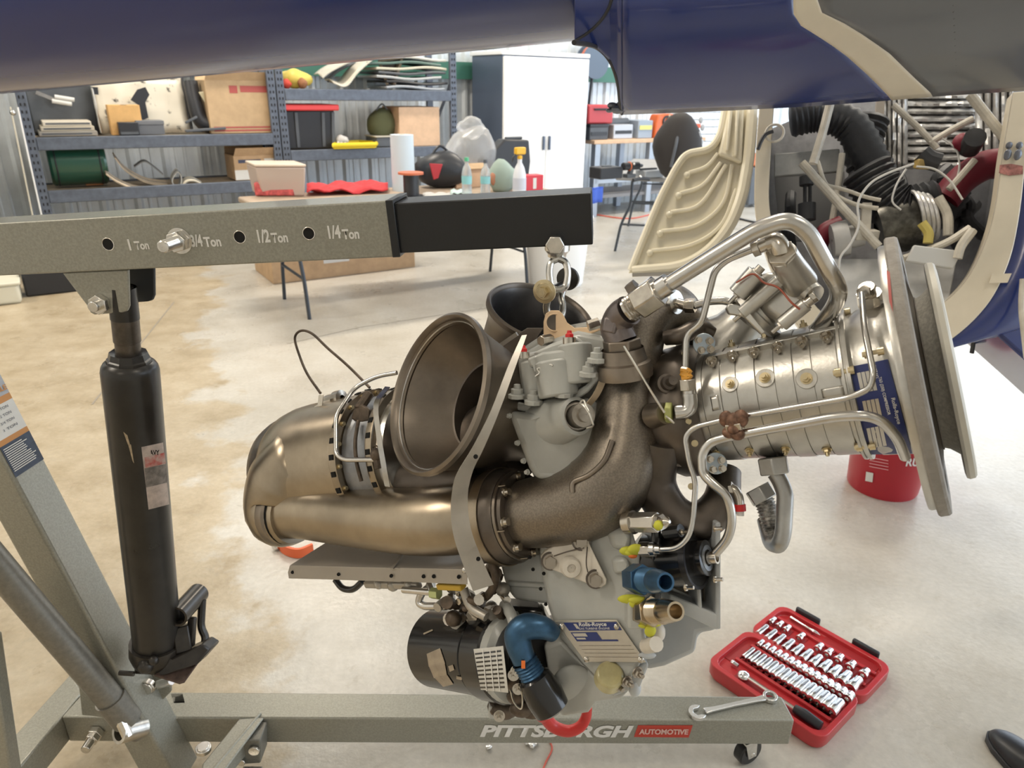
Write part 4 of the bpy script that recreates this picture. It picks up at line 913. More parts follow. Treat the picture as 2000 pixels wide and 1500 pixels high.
for k in range(20):
    t = 2 * math.pi * k / 20; rad = (a_ * math.cos(t) + c_ * math.sin(t))
    if rad.dot(FWD) > .2: continue
    bolt(CX(754) + rad * rp(129, 754), AX, .0038, 'cap', M_gold, eng, 'ring_bolt')
# exhaust collector
axl('exhaust_collector', [(935, 30), (940, 70), (970, 84), (1000, 86), (1015, 78), (1015, 30)], M_browndk, 64)
smooth('collector_skirt', [(772, 940, -.07), (830, 938, -.065), (885, 936, -.06), (930, 930, -.055)], [.03, .036, .034, .03], M_browndk, n=20)
# tubes and straps round the turbine
etube('fuel_line', [(775, 728, -.06), (735, 735, -.07), (692, 757, -.09), (672, 788, -.12), (656, 812, -.14), (656, 888, -.165), (672, 898, -.168), (735, 898, -.165)], rp(4.2, 690), M_steel, f=.016)
b = MB(); b.ribbon(spline([E(757, 756, -.10), E(735, 790, -.155), (E(740, 850, -.18)), E(748, 900, -.185), E(757, 950, -.175)], 6), V3((.008, -.002, 0)), .0015); obj('drain_strip', b, M_steel, eng)
b = MB(); b.ball(E(736, 888, -.17), .010, 10, 7); b.tube(spline([E(735, 880, -.175), E(728, 875, -.175), (E(733, 870, -.175)), E(742, 876, -.175)], 4), .0012, 6); b.cyl(E(736, 896, -.17), E(740, 915, -.17), .006, n=10); obj('line_clamp', b, M_dirty, eng)
smooth('sense_wire', [(722, 757, -.03), (680, 715, -.02), (640, 680, -.01), (610, 652, .0), (588, 646, .0), (576, 660, .0), (584, 692, -.005), (600, 730, -.02), (626, 768, -.03)], .0024, M_dirty, n=8)
b = MB(); b.prism([E(x, y, -.115) for x, y in ((690, 800), (706, 790), (722, 800), (720, 822), (700, 826), (686, 818))], FWD * .02); b.cyl(E(722, 768, -.08), E(700, 800, -.11), .008, n=10); obj('thermocouple_block', b, M_dirty, eng, bevel=.002)
smooth('thermocouple_lead', [(700, 822, -.125), (694, 860, -.15), (696, 900, -.16), (706, 940, -.155)], .003, M_dirty, n=8)
eblob('drain_lumps', [(760, 925, -.09, .012, (1, 1, 1)), (778, 935, -.085, .010, (1.4, 1, .8)), (740, 930, -.085, .010, (1, 1, 1)), (795, 940, -.08, .010, (1, 1, 1))], M_dirty, None, True)
# ---- exhaust stacks
NS = (RIGHT * -.77 + UP * .25 - FWD * .60).normalized()
SC = E(853, 768, -.155); RS = .1125
b = MB(); b.lathe(SC, NS, [(-.002, RS - .005), (.004, RS - .003), (.006, RS), (.003, RS + .004), (-.004, RS + .004), (-.008, RS), (-.020, RS - .006), (-.05, RS - .014), (-.09, RS - .024), (-.13, RS - .038), (-.18, RS - .050), (-.22, RS - .055)], 72); stk = obj('exhaust_stack', b, M_brown, eng, 40, label='wide brown flared exhaust stack facing the camera')
b = MB(); b.lathe(SC, NS, [(-.002, RS - .005), (-.010, RS - .009), (-.013, RS - .008), (-.035, RS - .018), (-.060, RS - .034), (-.075, RS - .046)], 72); obj('stack_inner_wall', b, M_brown, stk, 40)
b = MB(); b.lathe(SC, NS, [(-.075, RS - .046), (-.076, RS - .049), (-.115, RS - .056), (-.120, .0005)], 56); obj('stack_throat', b, M_browndk, stk, 40)
b = MB(); b.torus(SC + NS * -.006, NS, RS - .0065, .0016, 72, 6); obj('rim_bead', b, M_steel, stk)
for k in range(5):
    a, c = ortho(NS); t = 3.6 + k * .22; p0 = SC + NS * -.117 + (a * math.cos(t) + c * math.sin(t)) * .02; p1 = SC + NS * -.115 + (a * math.cos(t) + c * math.sin(t)) * .056
    b = MB(); b.bar(p0, p1, .002, .003, NS); obj('throat_vane', b, M_brown, stk)
NR_ = (RIGHT * .24 + UP * .72 - FWD * .52).normalized()
SR = P(1055, 612, 1.19); RR = .088
b = MB(); b.lathe(SR, NR_, [(-.002, RR - .005), (.004, RR - .003), (.006, RR), (.003, RR + .004), (-.004, RR + .004), (-.008, RR), (-.03, RR - .006), (-.08, RR - .006), (-.16, RR + .004), (-.26, RR + .0)], 64); st2 = obj('exhaust_stack', b, M_browndk, eng, 40, label='far brown exhaust stack facing upward')
b = MB(); b.lathe(SR, NR_, [(-.002, RR - .005), (-.012, RR - .009), (-.06, RR - .016), (-.12, RR - .03), (-.125, .0005)], 64); obj('stack_inner_wall', b, mat('stack_inner_blue', (.17, .165, .165), .3, .9, .3, 8), st2, 40)
# fairing sheet from the far stack to the strap
plate('stack_fairing', [(956, 690), (1030, 640), (1062, 640), (1010, 720), (985, 712)], -.0, .004, M_browndk, bevel=.001)
b = MB(); b.bar(E(955, 690, -.03), E(1010, 652, -.03), .006, .004, -FWD); obj('fairing_edge', b, M_strap, eng)
# ---- metal strap
sp = [(1024, 655, -.13, 10), (1000, 715, -.18, 16), (968, 800, -.235, 18), (935, 872, -.25, 24), (905, 930, -.23, 32), (897, 985, -.198, 34), (903, 1040, -.185, 36), (922, 1095, -.16, 38), (944, 1148, -.14, 42)]
q = []; wv = []
sm = spline([E(x, y, o) for x, y, o, w_ in sp], 6)
for i, p in enumerate(sm):
    t = i / (len(sm) - 1) * (len(sp) - 1); j = min(int(t), len(sp) - 2); w_ = lerp(sp[j][3], sp[j + 1][3], t - j); d = (p - CAM).dot(FWD)
    dirx = (RIGHT * .96 + UP * (.12 if i < len(sm) * .55 else .26) + FWD * .15).normalized(); wv.append(dirx * px(w_, d))
b = MB(); b.ribbon(sm, wv, .0012); strap = obj('support_strap', b, M_strap, eng, 50, label='bent grey metal strap around the air tube')
for x, y, o in ((929, 892, -.255), (934, 1092, -.165)):
    b = MB(); p = E(x, y, o - .004); b.cyl(p, p + FWD * .002, .0028, n=12); obj('strap_hole', b, M_hole, strap)
# ---- lower tray (heat shield)
tr = MB(); tr.prism([E(566, 1104, -.10), E(783, 1110, -.125), E(908, 1113, -.14), E(915, 1098, -.09), E(905, 1075, -.02), E(642, 1056, .02)], V3((0, 0, -.0018))); tray = obj('drip_tray', tr, M_sheet, eng, 30, bevel=.0006, label='flat grey sheet-metal drip tray')
lip = MB(); lip.prism([E(562, 1118, -.10), E(566, 1104, -.10), E(783, 1110, -.125), E(783, 1137, -.122), E(640, 1132, -.106), E(564, 1130, -.098)], FWD * .0015); obj('tray_lip', lip, M_sheet, tray, bevel=.0006)
lip = MB(); lip.prism([E(781, 1109, -.128), E(908, 1112, -.143), E(913, 1120, -.143), E(913, 1142, -.14), E(781, 1136, -.126)], FWD * .0015); obj('tray_lip', lip, M_sheet, tray, bevel=.0006)
b = MB(); b.prism([E(762, 1112, -.126), E(786, 1080, -.07), E(791, 1080, -.07), E(768, 1112, -.127)], V3((0, 0, .002))); obj('tray_seam', b, M_sheet, tray)
for x, y in ((571, 1118), (661, 1122), (764, 1125), (827, 1126), (847, 1126), (896, 1127)):
    p = E(x, y, -.1 - (x - 566) * .000125 - .003); b = MB(); b.cyl(p, p + FWD * .002, .0028, n=12); obj('tray_hole', b, M_hole, tray)
p = E(908, 1113, -.146); b = MB(); b.ball(p, .005, 10, 6); obj('tray_rivet', b, M_steel, tray)
# plumbing under the tray
etube('drain_loop', [(655, 1132, -.05), (668, 1150, -.05), (690, 1153, -.05), (708, 1135, -.05)], .0055, M_black, f=.02)
b = MB(); b.bar(E(715, 1140, -.06), E(820, 1143, -.08), .012, .012); b.ball(E(740, 1140, -.07), .009, 10, 6); b.ball(E(768, 1143, -.07), .010, 10, 6); b.ball(E(800, 1142, -.08), .009, 10, 6); obj('fuel_rail', b, M_strap, eng, bevel=.003)
etube('fuel_return', [(788, 1152, -.09), (845, 1157, -.1), (838, 1140, -.09)], .0052, M_steel, f=.015)
etube('fuel_return', [(845, 1140, -.07), (822, 1160, -.07), (817, 1178, -.07), (830, 1184, -.07), (872, 1184, -.07)], .0060, M_steel, f=.014)
b = MB(); b.bar(E(858, 1143, -.11), E(905, 1145, -.115), .014, .009); obj('yellow_cap_strip', b, mat('cap_yellow', (.62, .40, .05), .5), eng, bevel=.002)
hexnut('yellow_nut', E(843, 1158, -.1), E(858, 1160, -.1), .0085, mat('nut_green', (.50, .55, .25), .4, .4))
random.seed(5)
for k in range(34):
    x = random.uniform(866, 985); y = random.uniform(1098 if x > 940 else 1150, 1215); o = random.uniform(-.10, -.02); r_ = random.uniform(.006, .013)
    b = MB()
    if k % 3 == 0: b.cyl(E(x, y, o), E(x + random.uniform(-16, 16), y + random.uniform(-16, 16), o - .02), r_ * .8, n=10)
    elif k % 3 == 1: b.ball(E(x, y, o), r_, 10, 6, (1, 1, random.uniform(.6, 1.3)))
    else: b.cyl(E(x, y, o), E(x + random.uniform(-12, 12), y + random.uniform(-12, 12), o - .012), r_ * .8, n=6)
    obj(('linkage_pin', 'linkage_ball', 'linkage_nut')[k % 3], b, random.choice([M_dirty, M_dirty, M_strap, M_fitting]), eng, 40)
smooth('linkage_arm', [(960, 1100, -.11), (968, 1130, -.11), (955, 1160, -.1), (930, 1175, -.1), (905, 1165, -.1)], .006, M_dirty, n=9)
smooth('linkage_arm', [(905, 1150, -.1), (920, 1185, -.1), (950, 1205, -.1)], .007, M_strap, n=9)
# ---- upper gearbox (grey casting)
ugb = plate('upper_gearbox', [(992, 800), (1004, 770), (1012, 695), (1060, 668), (1130, 645), (1205, 660), (1210, 930), (1048, 942), (1030, 905)], -.055, .14, M_castgrey, bevel=.008, seg=3, label='grey painted upper gearbox casting')
plate('gearbox_back_plate', [(1004, 690), (1080, 640), (1190, 620), (1200, 690), (1100, 720)], -.02, .10, M_castgrey, ugb, bevel=.006)
cov = MB()
f_ = [E(x, y, o) for x, y, o in ((992, 802, -.125), (1040, 808, -.128), (1090, 798, -.125), (1150, 774, -.10), (1172, 790, -.08), (1178, 850, -.075), (1168, 925, -.085), (1120, 934, -.10), (1048, 938, -.115), (1034, 915, -.118))]
cov.prism(f_, FWD * .05); obj('gearbox_cover', cov, M_castgrey, ugb, 40, bevel=.009, seg=4)
rim_ = MB(); rim_.prism([E(x, y, -.108) for x, y in ((1000, 782), (1042, 792), (1100, 782), (1145, 752), (1180, 712), (1188, 722), (1150, 766), (1104, 797), (1040, 808), (998, 798))], FWD * .03); obj('cover_flange', rim_, M_castgrey, ugb, bevel=.003)
# governor-like housing blocks with recessed corners
plate('bearing_housing', [(1012, 700), (1022, 692), (1090, 675), (1120, 680), (1140, 755), (1105, 778), (1045, 785), (1018, 770)], -.095, .06, M_castgrey, ugb, bevel=.006, seg=3)
b = MB(); c0, c1 = E(1083, 705, -.112), E(1092, 775, -.112); b.cyl(c0, c1, .026, .0265, n=30); obj('housing_boss', b, M_castgrey, ugb, bevel=.003)
b = MB(); c0, c1 = E(1122, 672, -.10), E(1130, 750, -.10); b.cyl(c0, c1, .022, .023, n=30); obj('housing_boss', b, M_castgrey, ugb, bevel=.003)
b = MB(); c0, c1 = E(1040, 705, -.10), E(1048, 780, -.10); b.cyl(c0, c1, .017, .018, n=26); obj('housing_boss', b, M_castgrey, ugb, bevel=.003)
plate('housing_cap', [(1030, 700), (1060, 688), (1104, 682), (1118, 690), (1110, 702), (1060, 712), (1036, 718)], -.125, .035, M_castgrey, ugb, bevel=.003)
b = MB(); p = E(1064, 714, -.134); b.prism([E(x, y, -.1275) for x, y in ((1040, 712), (1086, 700), (1088, 712), (1044, 726))], FWD * .004); obj('recess_plate', b, M_castgrey, ugb)  # thin plate on the housing cap, same grey as the casting
smooth('lockwire', [(1046, 735, -.140), (1054, 728, -.140), (1050, 720, -.14), (1062, 718, -.14), (1074, 712, -.14), (1080, 714, -.14)], .0013, M_wirel, ugb, n=6)
plate('housing_deck', [(1040, 690), (1075, 672), (1125, 655), (1142, 668), (1120, 684), (1060, 696)], -.10, .06, M_castgrey, ugb, bevel=.004)
for x, y in ((1022, 692), (1112, 664)):
    p = E(x, y, -.11); b = MB(); b.cyl(p - UP * .006, p + UP * .003, .0085, n=14); obj('stud_washer', b, M_fitting, ugb); b = MB(); b.lathe(p, UP, [(0, .0058), (.007, .0058), (.009, .0035), (.012, .0032), (.0125, .0005)], 6); obj('red_stud_cap', b, M_redcap, ugb, 20)
for x, y in ((1010, 768), (1042, 780), (1101, 765), (1150, 725), (1166, 698)):
    p = E(x, y, -.122); b = MB(); b.lathe(p - UP * .006, UP + FWD * -.2, [(0, .0125), (.005, .0125), (.006, .0085), (.012, .0085), (.013, .005), (.018, .0045), (.019, .0005)], 10); obj('painted_nut', b, M_castgrey, ugb, 30)
for x, y in ((996, 812), (1012, 865), (1024, 900), (1031, 922)):
    p = E(x, y, -.128); bolt(p, -RIGHT - FWD, .0034, 'cap', M_castgrey, ugb)
b = MB(); p0, p1 = E(1120, 815, -.105), E(1150, 808, -.15); b.lathe(p0, p1 - p0, [(0, .021), (.015, .019), (.016, .0155), (.04, .015), (.041, .0095), (.050, .0095), (.051, .0005)], 24); plug = obj('drain_plug', b, mat('steel_plug', (.34, .31, .27), .38, .9, .2, 40), ugb, 30)
smooth('lockwire', [(1150, 806, -.162), (1140, 792, -.16), (1133, 788, -.155), (1140, 782, -.155), (1146, 796, -.16), (1156, 822, -.16), (1158, 832, -.155), (1146, 836, -.15)], .0012, M_wirel, ugb, n=6)
b = MB(); p0, p1 = E(1080, 824, -.09), E(1130, 812, -.122); b.lathe(p0, p1 - p0, [(-.02, .034), (.02, .032), (.045, .026), (.058, .0245), (.060, .020)], 28); obj('plug_boss', b, M_castgrey, ugb, 50)
# tan lifting lug with bolts
lug = MB(); front = [(1062, 652), (1062, 628), (1066, 612), (1076, 606), (1092, 606), (1100, 614), (1108, 630), (1122, 640), (1168, 638), (1174, 644), (1150, 654), (1085, 669), (1062, 678), (1055, 680), (1056, 670), (1066, 664)]
lug.prism([E(x, y, -.038) for x, y in front], FWD * .008); lg = obj('lifting_lug', lug, M_lug, eng, 30, bevel=.001, label='tan painted lifting lug')
b = MB(); c = E(1083, 630, -.0385); b.cyl(c - FWD * .0006, c + FWD * .002, .0115, n=26); obj('lug_eye', b, M_browndk, lg)
b = MB(); b.torus(c - FWD * .001, FWD, .012, .0012, 30, 6); obj('eye_rim', b, M_lug, lg)
hexnut('lug_bolt', E(1056, 666, -.075), E(1076, 662, -.05), .0075, M_fitting, lg); hexnut('lug_bolt', E(1148, 637, -.06), E(1170, 630, -.05), .0075, M_fitting, lg)
b = MB(); b.ribbon(spline([E(1188, 672, -.10), E(1180, 730, -.105), E(1165, 770, -.11), E(1140, 800, -.11)], 6), (RIGHT * .009 + FWD * .003), .0015); obj('side_strap', b, mat('strap_tan', (.48, .38, .26), .5, .2), eng)
# ---- oil transfer elbow, big silver line
o1 = E(1220, 720, -.095); o2 = E(1214, 668, -.105); od = (o2 - o1).normalized()
b = MB(); b.lathe(o1, od, [(-.01, .034), (.0, .0345), (.008, .033), (.010, .029), (.026, .026)], 30); obj('port_boss', b, M_brown, eng, 30)
hexnut('port_nut', o1 + od * .020, o1 + od * .038, .024, M_brown)
oc = E(1203, 640, -.108); oe = E(1228, 606, -.118)
b = MB(); b.tube(spline([o2, (o2 + oc) / 2 + (oc - o2).normalized() * .002, oc, E(1212, 618, -.113), oe], 6), [.020, .0205, .0215, .021, .019], 20); obj('steel_elbow', b, mat('steel_purple', (.19, .165, .16), .35, .85, .2, 20), eng, 60)
b = MB(); p0, p1 = E(1194, 650, -.118), E(1200, 622, -.118); b.cyl(p0, p1, .015, n=6); obj('elbow_flat', b, MATS['steel_purple'], eng, bevel=.002)
ld = (E(1262, 583, -.12) - oe).normalized()
q = [(0, .0165)]
for k in range(4): q += [(.003 + k * .0035, .0165), (.0045 + k * .0035, .0150)]
b = MB(); b.lathe(oe, ld, q, 22); obj('elbow_thread', b, M_fitting, eng, 25)
b = MB(); p = oe + ld * .007 - FWD * .0155; b.box(p, (.006, .010, .001), (ld, ld.cross(FWD).normalized(), FWD)); obj('torque_mark', b, M_orange, eng)
hexnut('line_nut', oe + ld * .014, oe + ld * .045, .0205, M_fitting, spin=.1)
b = MB(); b.cyl(oe + ld * .045, oe + ld * .060, .0125, n=24); obj('line_sleeve', b, M_steel, eng)
b = MB(); b.cyl(E(1231, 572, -.105), E(1246, 560, -.105), .012, n=6); obj('vent_cap', b, M_browndk, eng, bevel=.001)
etube('oil_line', [(1262, 583, -.12), (1400, 496, -.12), (1480, 447, -.12), (1540, 428, -.115), (1578, 452, -.105), (1620, 530, -.085), (1640, 565, -.07), (1634, 592, -.05), (1600, 640, -.03), (1580, 660, -.01)], .0092, M_steel, f=.035, n=20, label='thick polished oil line arching over the compressor')
# ---- thin lines
etube('sense_line', [(1478, 484, -.10), (1420, 507, -.10), (1396, 528, -.10), (1370, 632, -.09), (1340, 652, -.085), (1338, 730, -.09)], rp(6, 1400), M_steel, f=.02)
hexnut('sense_nut', E(1470, 487, -.10), E(1484, 482, -.10), .0095, M_fitting)
b = MB(); b.cyl(E(1484, 482, -.1), E(1503, 474, -.1), .0075, n=14); obj('sense_sleeve', b, M_fitting, eng)
smooth('valve_elbow', [(1500, 476, -.10), (1515, 472, -.10), (1523, 482, -.10), (1526, 495, -.098)], .0105, M_fitting, n=14)
b = MB(); b.tube(spline([E(1331, 722, -.094), E(1346, 726, -.094), E(1334, 731, -.094), E(1347, 735, -.094), E(1333, 740, -.094)], 5), .0042, 8); obj('amber_sealant', b, mat('sealant_amber', (.62, .30, .04), .2, 0, .2, 60), eng)
hexnut('line_nut', E(1342, 740, -.09), E(1344, 762, -.088), .0108, M_fitting); b = MB(); b.cyl(E(1344, 760, -.088), E(1345, 772, -.087), .008, n=16); obj('line_sleeve', b, M_steel, eng)
smooth('line_elbow', [(1346, 770, -.088), (1347, 792, -.088), (1338, 803, -.09), (1318, 806, -.095)], .0092, M_steel, n=16)
hexnut('green_locknut', E(1300, 806, -.10), E(1313, 806, -.098), .0125, mat('nut_olive', (.42, .44, .16), .45, .3))
b = MB(); b.cyl(E(1275, 812, -.085), E(1300, 807, -.1), .016, .013, n=18); obj('bleed_port', b, M_brown, eng)
smooth('lockwire', [(1218, 676, -.135), (1245, 720, -.13), (1275, 770, -.125), (1298, 806, -.118)], .0014, M_wirel, n=6)
smooth('lockwire', [(1300, 812, -.115), (1312, 822, -.112), (1316, 826, -.11), (1308, 820, -.11)], .0012, M_wirel, n=6)
b = MB(); b.cyl(E(1300, 593, -.03), E(1322, 590, -.035), .0155, n=18); obj('scroll_port', b, M_steel, eng)
hexnut('scroll_nut', E(1338, 597, -.035), E(1358, 597, -.035), .0095, M_fitting); b = MB(); b.cyl(E(1322, 592, -.035), E(1340, 597, -.035), .0065, n=14); obj('scroll_sleeve', b, M_fitting, eng)
etube('bleed_line', [(1356, 597, -.035), (1385, 588, -.03), (1420, 587, -.03), (1440, 600, -.02)], .0050, M_steel, f=.02)
front_o = -.098
etube('control_line', [(1683, 574, -.05), (1688, 640, -.088), (1706, 730, -.112), (1700, 758, -.112), (1662, 776, -.108), (1425, 817, -.098), (1356, 834, -.10), (1337, 852, -.10), (1346, 905, -.10), (1359, 940, -.10), (1354, 1010, -.10), (1345, 1050, -.10), (1322, 1071, -.10), (1288, 1073, -.10)], rp(5.2, 1500), M_steel, f=.02, label='slim polished control line')
etube('bleed_return_line', [(1768, 893, -.06), (1752, 852, -.085), (1712, 812, -.105), (1640, 812, -.106), (1425, 852, -.100), (1388, 862, -.10), (1370, 885, -.10), (1372, 925, -.10), (1392, 945, -.10), (1420, 968, -.095), (1430, 1008, -.09), (1424, 1050, -.085), (1398, 1080, -.08)], rp(8.6, 1500), M_steel, f=.024, n=14, label='thicker polished return line')
eblob('rusty_clamp', [(1418, 818, -.104, .008, (1, 1, 1.2)), (1432, 826, -.108, .009, (1, 1, 1.4)), (1446, 818, -.106, .009, (1, 1, 1.2)), (1424, 845, -.106, .008, (1, 1, .8)), (1440, 848, -.107, .0085, (1, 1, .8)), (1432, 838, -.112, .007, (1, 1, .8))], mat('clamp_rust', (.22, .12, .08), .5, .5, .5, 90))
b = MB(); b.bar(E(1418, 836, -.112), E(1448, 832, -.112), .006, .008); obj('clamp_strap', b, M_fitting, eng, bevel=.001)
# ---- bleed valve above the compressor
VO = -.02
cone = MB(); p0, p1 = E(1420, 668, .05), E(1466, 616, .045); cone.lathe(p0, p1 - p0, [(-.02, .05), (.0, .046), (.02, .034), (.04, .030), (.048, .034)], 30); obj('bleed_neck', cone, M_alu, eng, 30)
vd = (E(1555, 552, VO) - E(1475, 622, VO)).normalized(); vc = E(1470, 622, VO)
b = MB(); b.lathe(vc, vd, [(0, .030), (.004, .036), (.012, .036), (.013, .030), (.028, .030)], 34); obj('valve_seat', b, M_alu, eng, 30)
body = plate('bleed_valve_body', [(1462, 575), (1474, 545), (1500, 528), (1540, 532), (1572, 548), (1594, 588), (1578, 618), (1532, 636), (1500, 612)], -.055, .075, M_alu, bevel=.008, seg=3, label='aluminium bleed valve body')
plate('valve_cover', [(1512, 530), (1545, 520), (1580, 545), (1600, 582), (1590, 592), (1560, 560), (1530, 545)], -.062, .08, M_alu, body, bevel=.006)
for (xa, ya), (xb, yb) in (((1450, 612), (1524, 548)), ((1526, 634), (1574, 594)), ((1440, 575), (1478, 532))):
    b = MB(); p0, p1 = E(xa, ya, -.066), E(xb, yb, -.066); b.cyl(p0, p1, .0085 if xa != 1440 else .012, n=18); so = obj('standoff', b, M_alu, body, 30, bevel=.001); bolt(p1, p1 - p0, .0062, 'cap', M_fitting, body, 'standoff_screw'); bolt(p0, p0 - p1, .005, 'stud', M_fitting, body, 'standoff_stud')
pl_ = MB(); pl_.prism([E(x, y, -.07) for x, y in ((1418, 602), (1424, 593), (1442, 594), (1462, 606), (1496, 648), (1488, 654), (1452, 618), (1424, 614))], FWD * .006); obj('valve_bracket', pl_, M_alu, body, bevel=.0015)
smooth('valve_lockwire', [(1438, 552, -.082), (1470, 535, -.085), (1492, 552, -.085), (1520, 562, -.085), (1545, 590, -.085), (1562, 604, -.08)], .0012, mat('wire_red', (.40, .10, .06), .4), body, n=6)
b = MB(); p0, p1 = E(1560, 548, -.055), E(1528, 498, -.098); b.lathe(p0, p1 - p0, [(-.005, .019), (.018, .0175), (.030, .0165), (.052, .016), (.053, .0125)], 24); obj('valve_neck', b, M_alu, body, 30)
hexnut('valve_nut', E(1531, 508, -.090), E(1524, 492, -.104), .0165, M_fitting, body)
b = MB(); p0, p1 = E(1560, 555, -.045), E(1590, 578, -.055); b.cyl(p0, p1, .015, .013, n=18); obj('valve_port', b, M_alu, body); hexnut('port_plug', E(1584, 582, -.06), E(1592, 576, -.06), .0075, M_fitting, body)
# ---- lower right: nut, bent drain tube, braided hose
M_dull = mat('steel_dull', (.42, .415, .40), .36, .9, .12, 30)
hexnut('drain_nut', E(1508, 893, -.03), E(1514, 926, -.03), .0185, M_dull)
etube('drain_tube', [(1514, 924, -.03), (1524, 940, -.03), (1534, 965, -.03), (1530, 1040, -.03), (1522, 1066, -.03), (1506, 1062, -.01), (1500, 1040, .0), (1494, 1015, .01)], rp(15.5, 1530), M_dull, f=.02, n=18)
hexnut('hose_nut', E(1478, 952, .0), E(1494, 978, .0), .0170, M_dull)
b = MB(); pts = spline([E(1492, 976, .0), E(1500, 1000, .0), E(1508, 1030, .0), E(1514, 1050, -.005)], 8); b.tube(pts, [.0115 + (.0012 if i % 2 else -.0008) for i in range(len(pts))], 16); obj('braided_hose', b, mat('braid', (.40, .39, .37), .4, .8, .5, 220), eng, 20)
etube('vent_stub', [(1425, 952, -.02), (1436, 956, -.02), (1444, 972, -.02), (1445, 990, -.02)], .0055, M_fitting, f=.01)
b = MB(); b.cyl(E(1445, 985, -.02), E(1446, 998, -.02), .0070, n=12); obj('red_stub_cap', b, M_redcap, eng); b = MB(); b.cyl(E(1446, 998, -.02), E(1446, 1007, -.02), .0045, n=10); obj('stub_tip', b, M_letter, eng)
hexnut('vent_nut', E(1425, 954, -.02), E(1432, 953, -.02), .0085, M_fitting)
# ---- lower gearbox
LO = -.085
lgb = plate('lower_gearbox', [(1052, 1048), (1120, 1030), (1232, 1024), (1252, 1090), (1248, 1160), (1262, 1230), (1268, 1278), (1258, 1292), (1228, 1340), (1190, 1352), (1140, 1300), (1092, 1245), (1072, 1190), (1060, 1130)], LO, .14, M_castgrey, bevel=.008, seg=3, label='grey painted lower accessory gearbox')
plate('gearbox_side_block', [(975, 1092), (1000, 1080), (1056, 1078), (1068, 1130), (1080, 1172), (1070, 1182), (1006, 1172), (990, 1150)], -.045, .12, M_castgrey, lgb, bevel=.006, seg=3)
plate('side_block_rib', [(992, 1135), (1064, 1140), (1068, 1150), (994, 1146)], -.05, .02, M_castgrey, lgb, bevel=.002)
plate('gearbox_toe', [(1062, 1262), (1096, 1250), (1140, 1296), (1190, 1350), (1236, 1345), (1215, 1366), (1165, 1374), (1150, 1394), (1098, 1402), (1088, 1385), (1072, 1320)], -.06, .12, M_castgrey, lgb, bevel=.010, seg=4)
b = MB(); b.ball(E(1120, 1335, -.060), .036, 18, 12, (.8, .25, .9)); obj('toe_bulge', b, M_castgrey, lgb, 60)
plate('toe_edge', [(1190, 1350), (1262, 1290), (1268, 1300), (1250, 1345), (1225, 1352), (1200, 1362)], -.075, .10, M_castlight, lgb, bevel=.005)
rc_ = plate('gearbox_right_casting', [(1252, 1100), (1300, 1040), (1402, 1012), (1410, 1060), (1408, 1222), (1402, 1234), (1366, 1240), (1360, 1278), (1300, 1304), (1262, 1312), (1250, 1240)], .0, .10, M_castlight, lgb, bevel=.008, seg=3, label='pale grey ribbed mounting casting')
for pts in ([(1308, 1160), (1402, 1200), (1402, 1232), (1306, 1186)], [(1398, 1020), (1408, 1020), (1408, 1230), (1398, 1230)], [(1360, 1130), (1368, 1130), (1372, 1190), (1364, 1188)]):
    plate('casting_rib', pts, -.045, .06, M_castlight, rc_, bevel=.002)
plate('casting_window', [(1318, 1125), (1362, 1130), (1366, 1184), (1320, 1166)], -.003, .005, mat('recess_tan', (.30, .27, .22), .7), rc_, bevel=.001)
plate('casting_window', [(1372, 1120), (1398, 1118), (1398, 1212), (1374, 1192)], -.003, .005, mat('recess_tan', (.30, .27, .22), .7), rc_, bevel=.001)
plate('port_boss_block', [(1196, 1092), (1222, 1088), (1232, 1102), (1226, 1122), (1200, 1124)], LO - .010, .02, M_castgrey, lgb, bevel=.005)
plate('port_boss_block', [(1186, 1036), (1222, 1030), (1236, 1050), (1228, 1078), (1196, 1074)], LO - .008, .02, M_castgrey, lgb, bevel=.007)
# seam stud dots
for x, y in ((1035, 1088), (1041, 1112), (1056, 1150), (1066, 1180), (1062, 1120), (1080, 1218), (1088, 1240)): bolt(E(x, y, LO - .004), -FWD, .0022, 'cap', M_hole, lgb, 'seam_dot')
# triangular pad
tri = [(1130, 1040), (1139, 1043), (1146, 1052), (1185, 1132), (1184, 1142), (1174, 1148), (1164, 1147), (1066, 1108), (1058, 1100), (1057, 1088), (1064, 1078), (1120, 1042)]
pad = plate('mount_pad', tri, LO - .013, .014, M_padcream, lgb, bevel=.0015, label='cream triangular mounting pad')
for x, y in ((1135, 1057), (1075, 1096), (1163, 1131)):
    p = E(x, y, LO - .013); b = MB(); b.cyl(p + FWD * .001, p - FWD * .001, .0125, n=22); obj('pad_washer', b, M_browndk, pad); bolt(p - FWD * .001, -FWD + UP * .05, .0078, 'hex', mat('bolt_dark', (.36, .32, .27), .3, .9), pad, 'pad_bolt')
b = MB(); p = E(1114, 1106, LO - .013); b.lathe(p + FWD * .002, -FWD + RIGHT * .05, [(0, .014), (.010, .0135), (.014, .0115), (.0145, .006), (.010, .005), (.010, .0005)], 24); obj('pad_boss', b, M_padcream, pad, 25)
smooth('lockwire', [(1082, 1086, LO - .020), (1110, 1077, LO - .020), (1140, 1070, LO - .02)], .0009, M_browndk, pad, n=6); smooth('lockwire', [(1147, 1068, LO - .02), (1145, 1100, LO - .02), (1148, 1118, LO - .02)], .0009, M_browndk, pad, n=6)
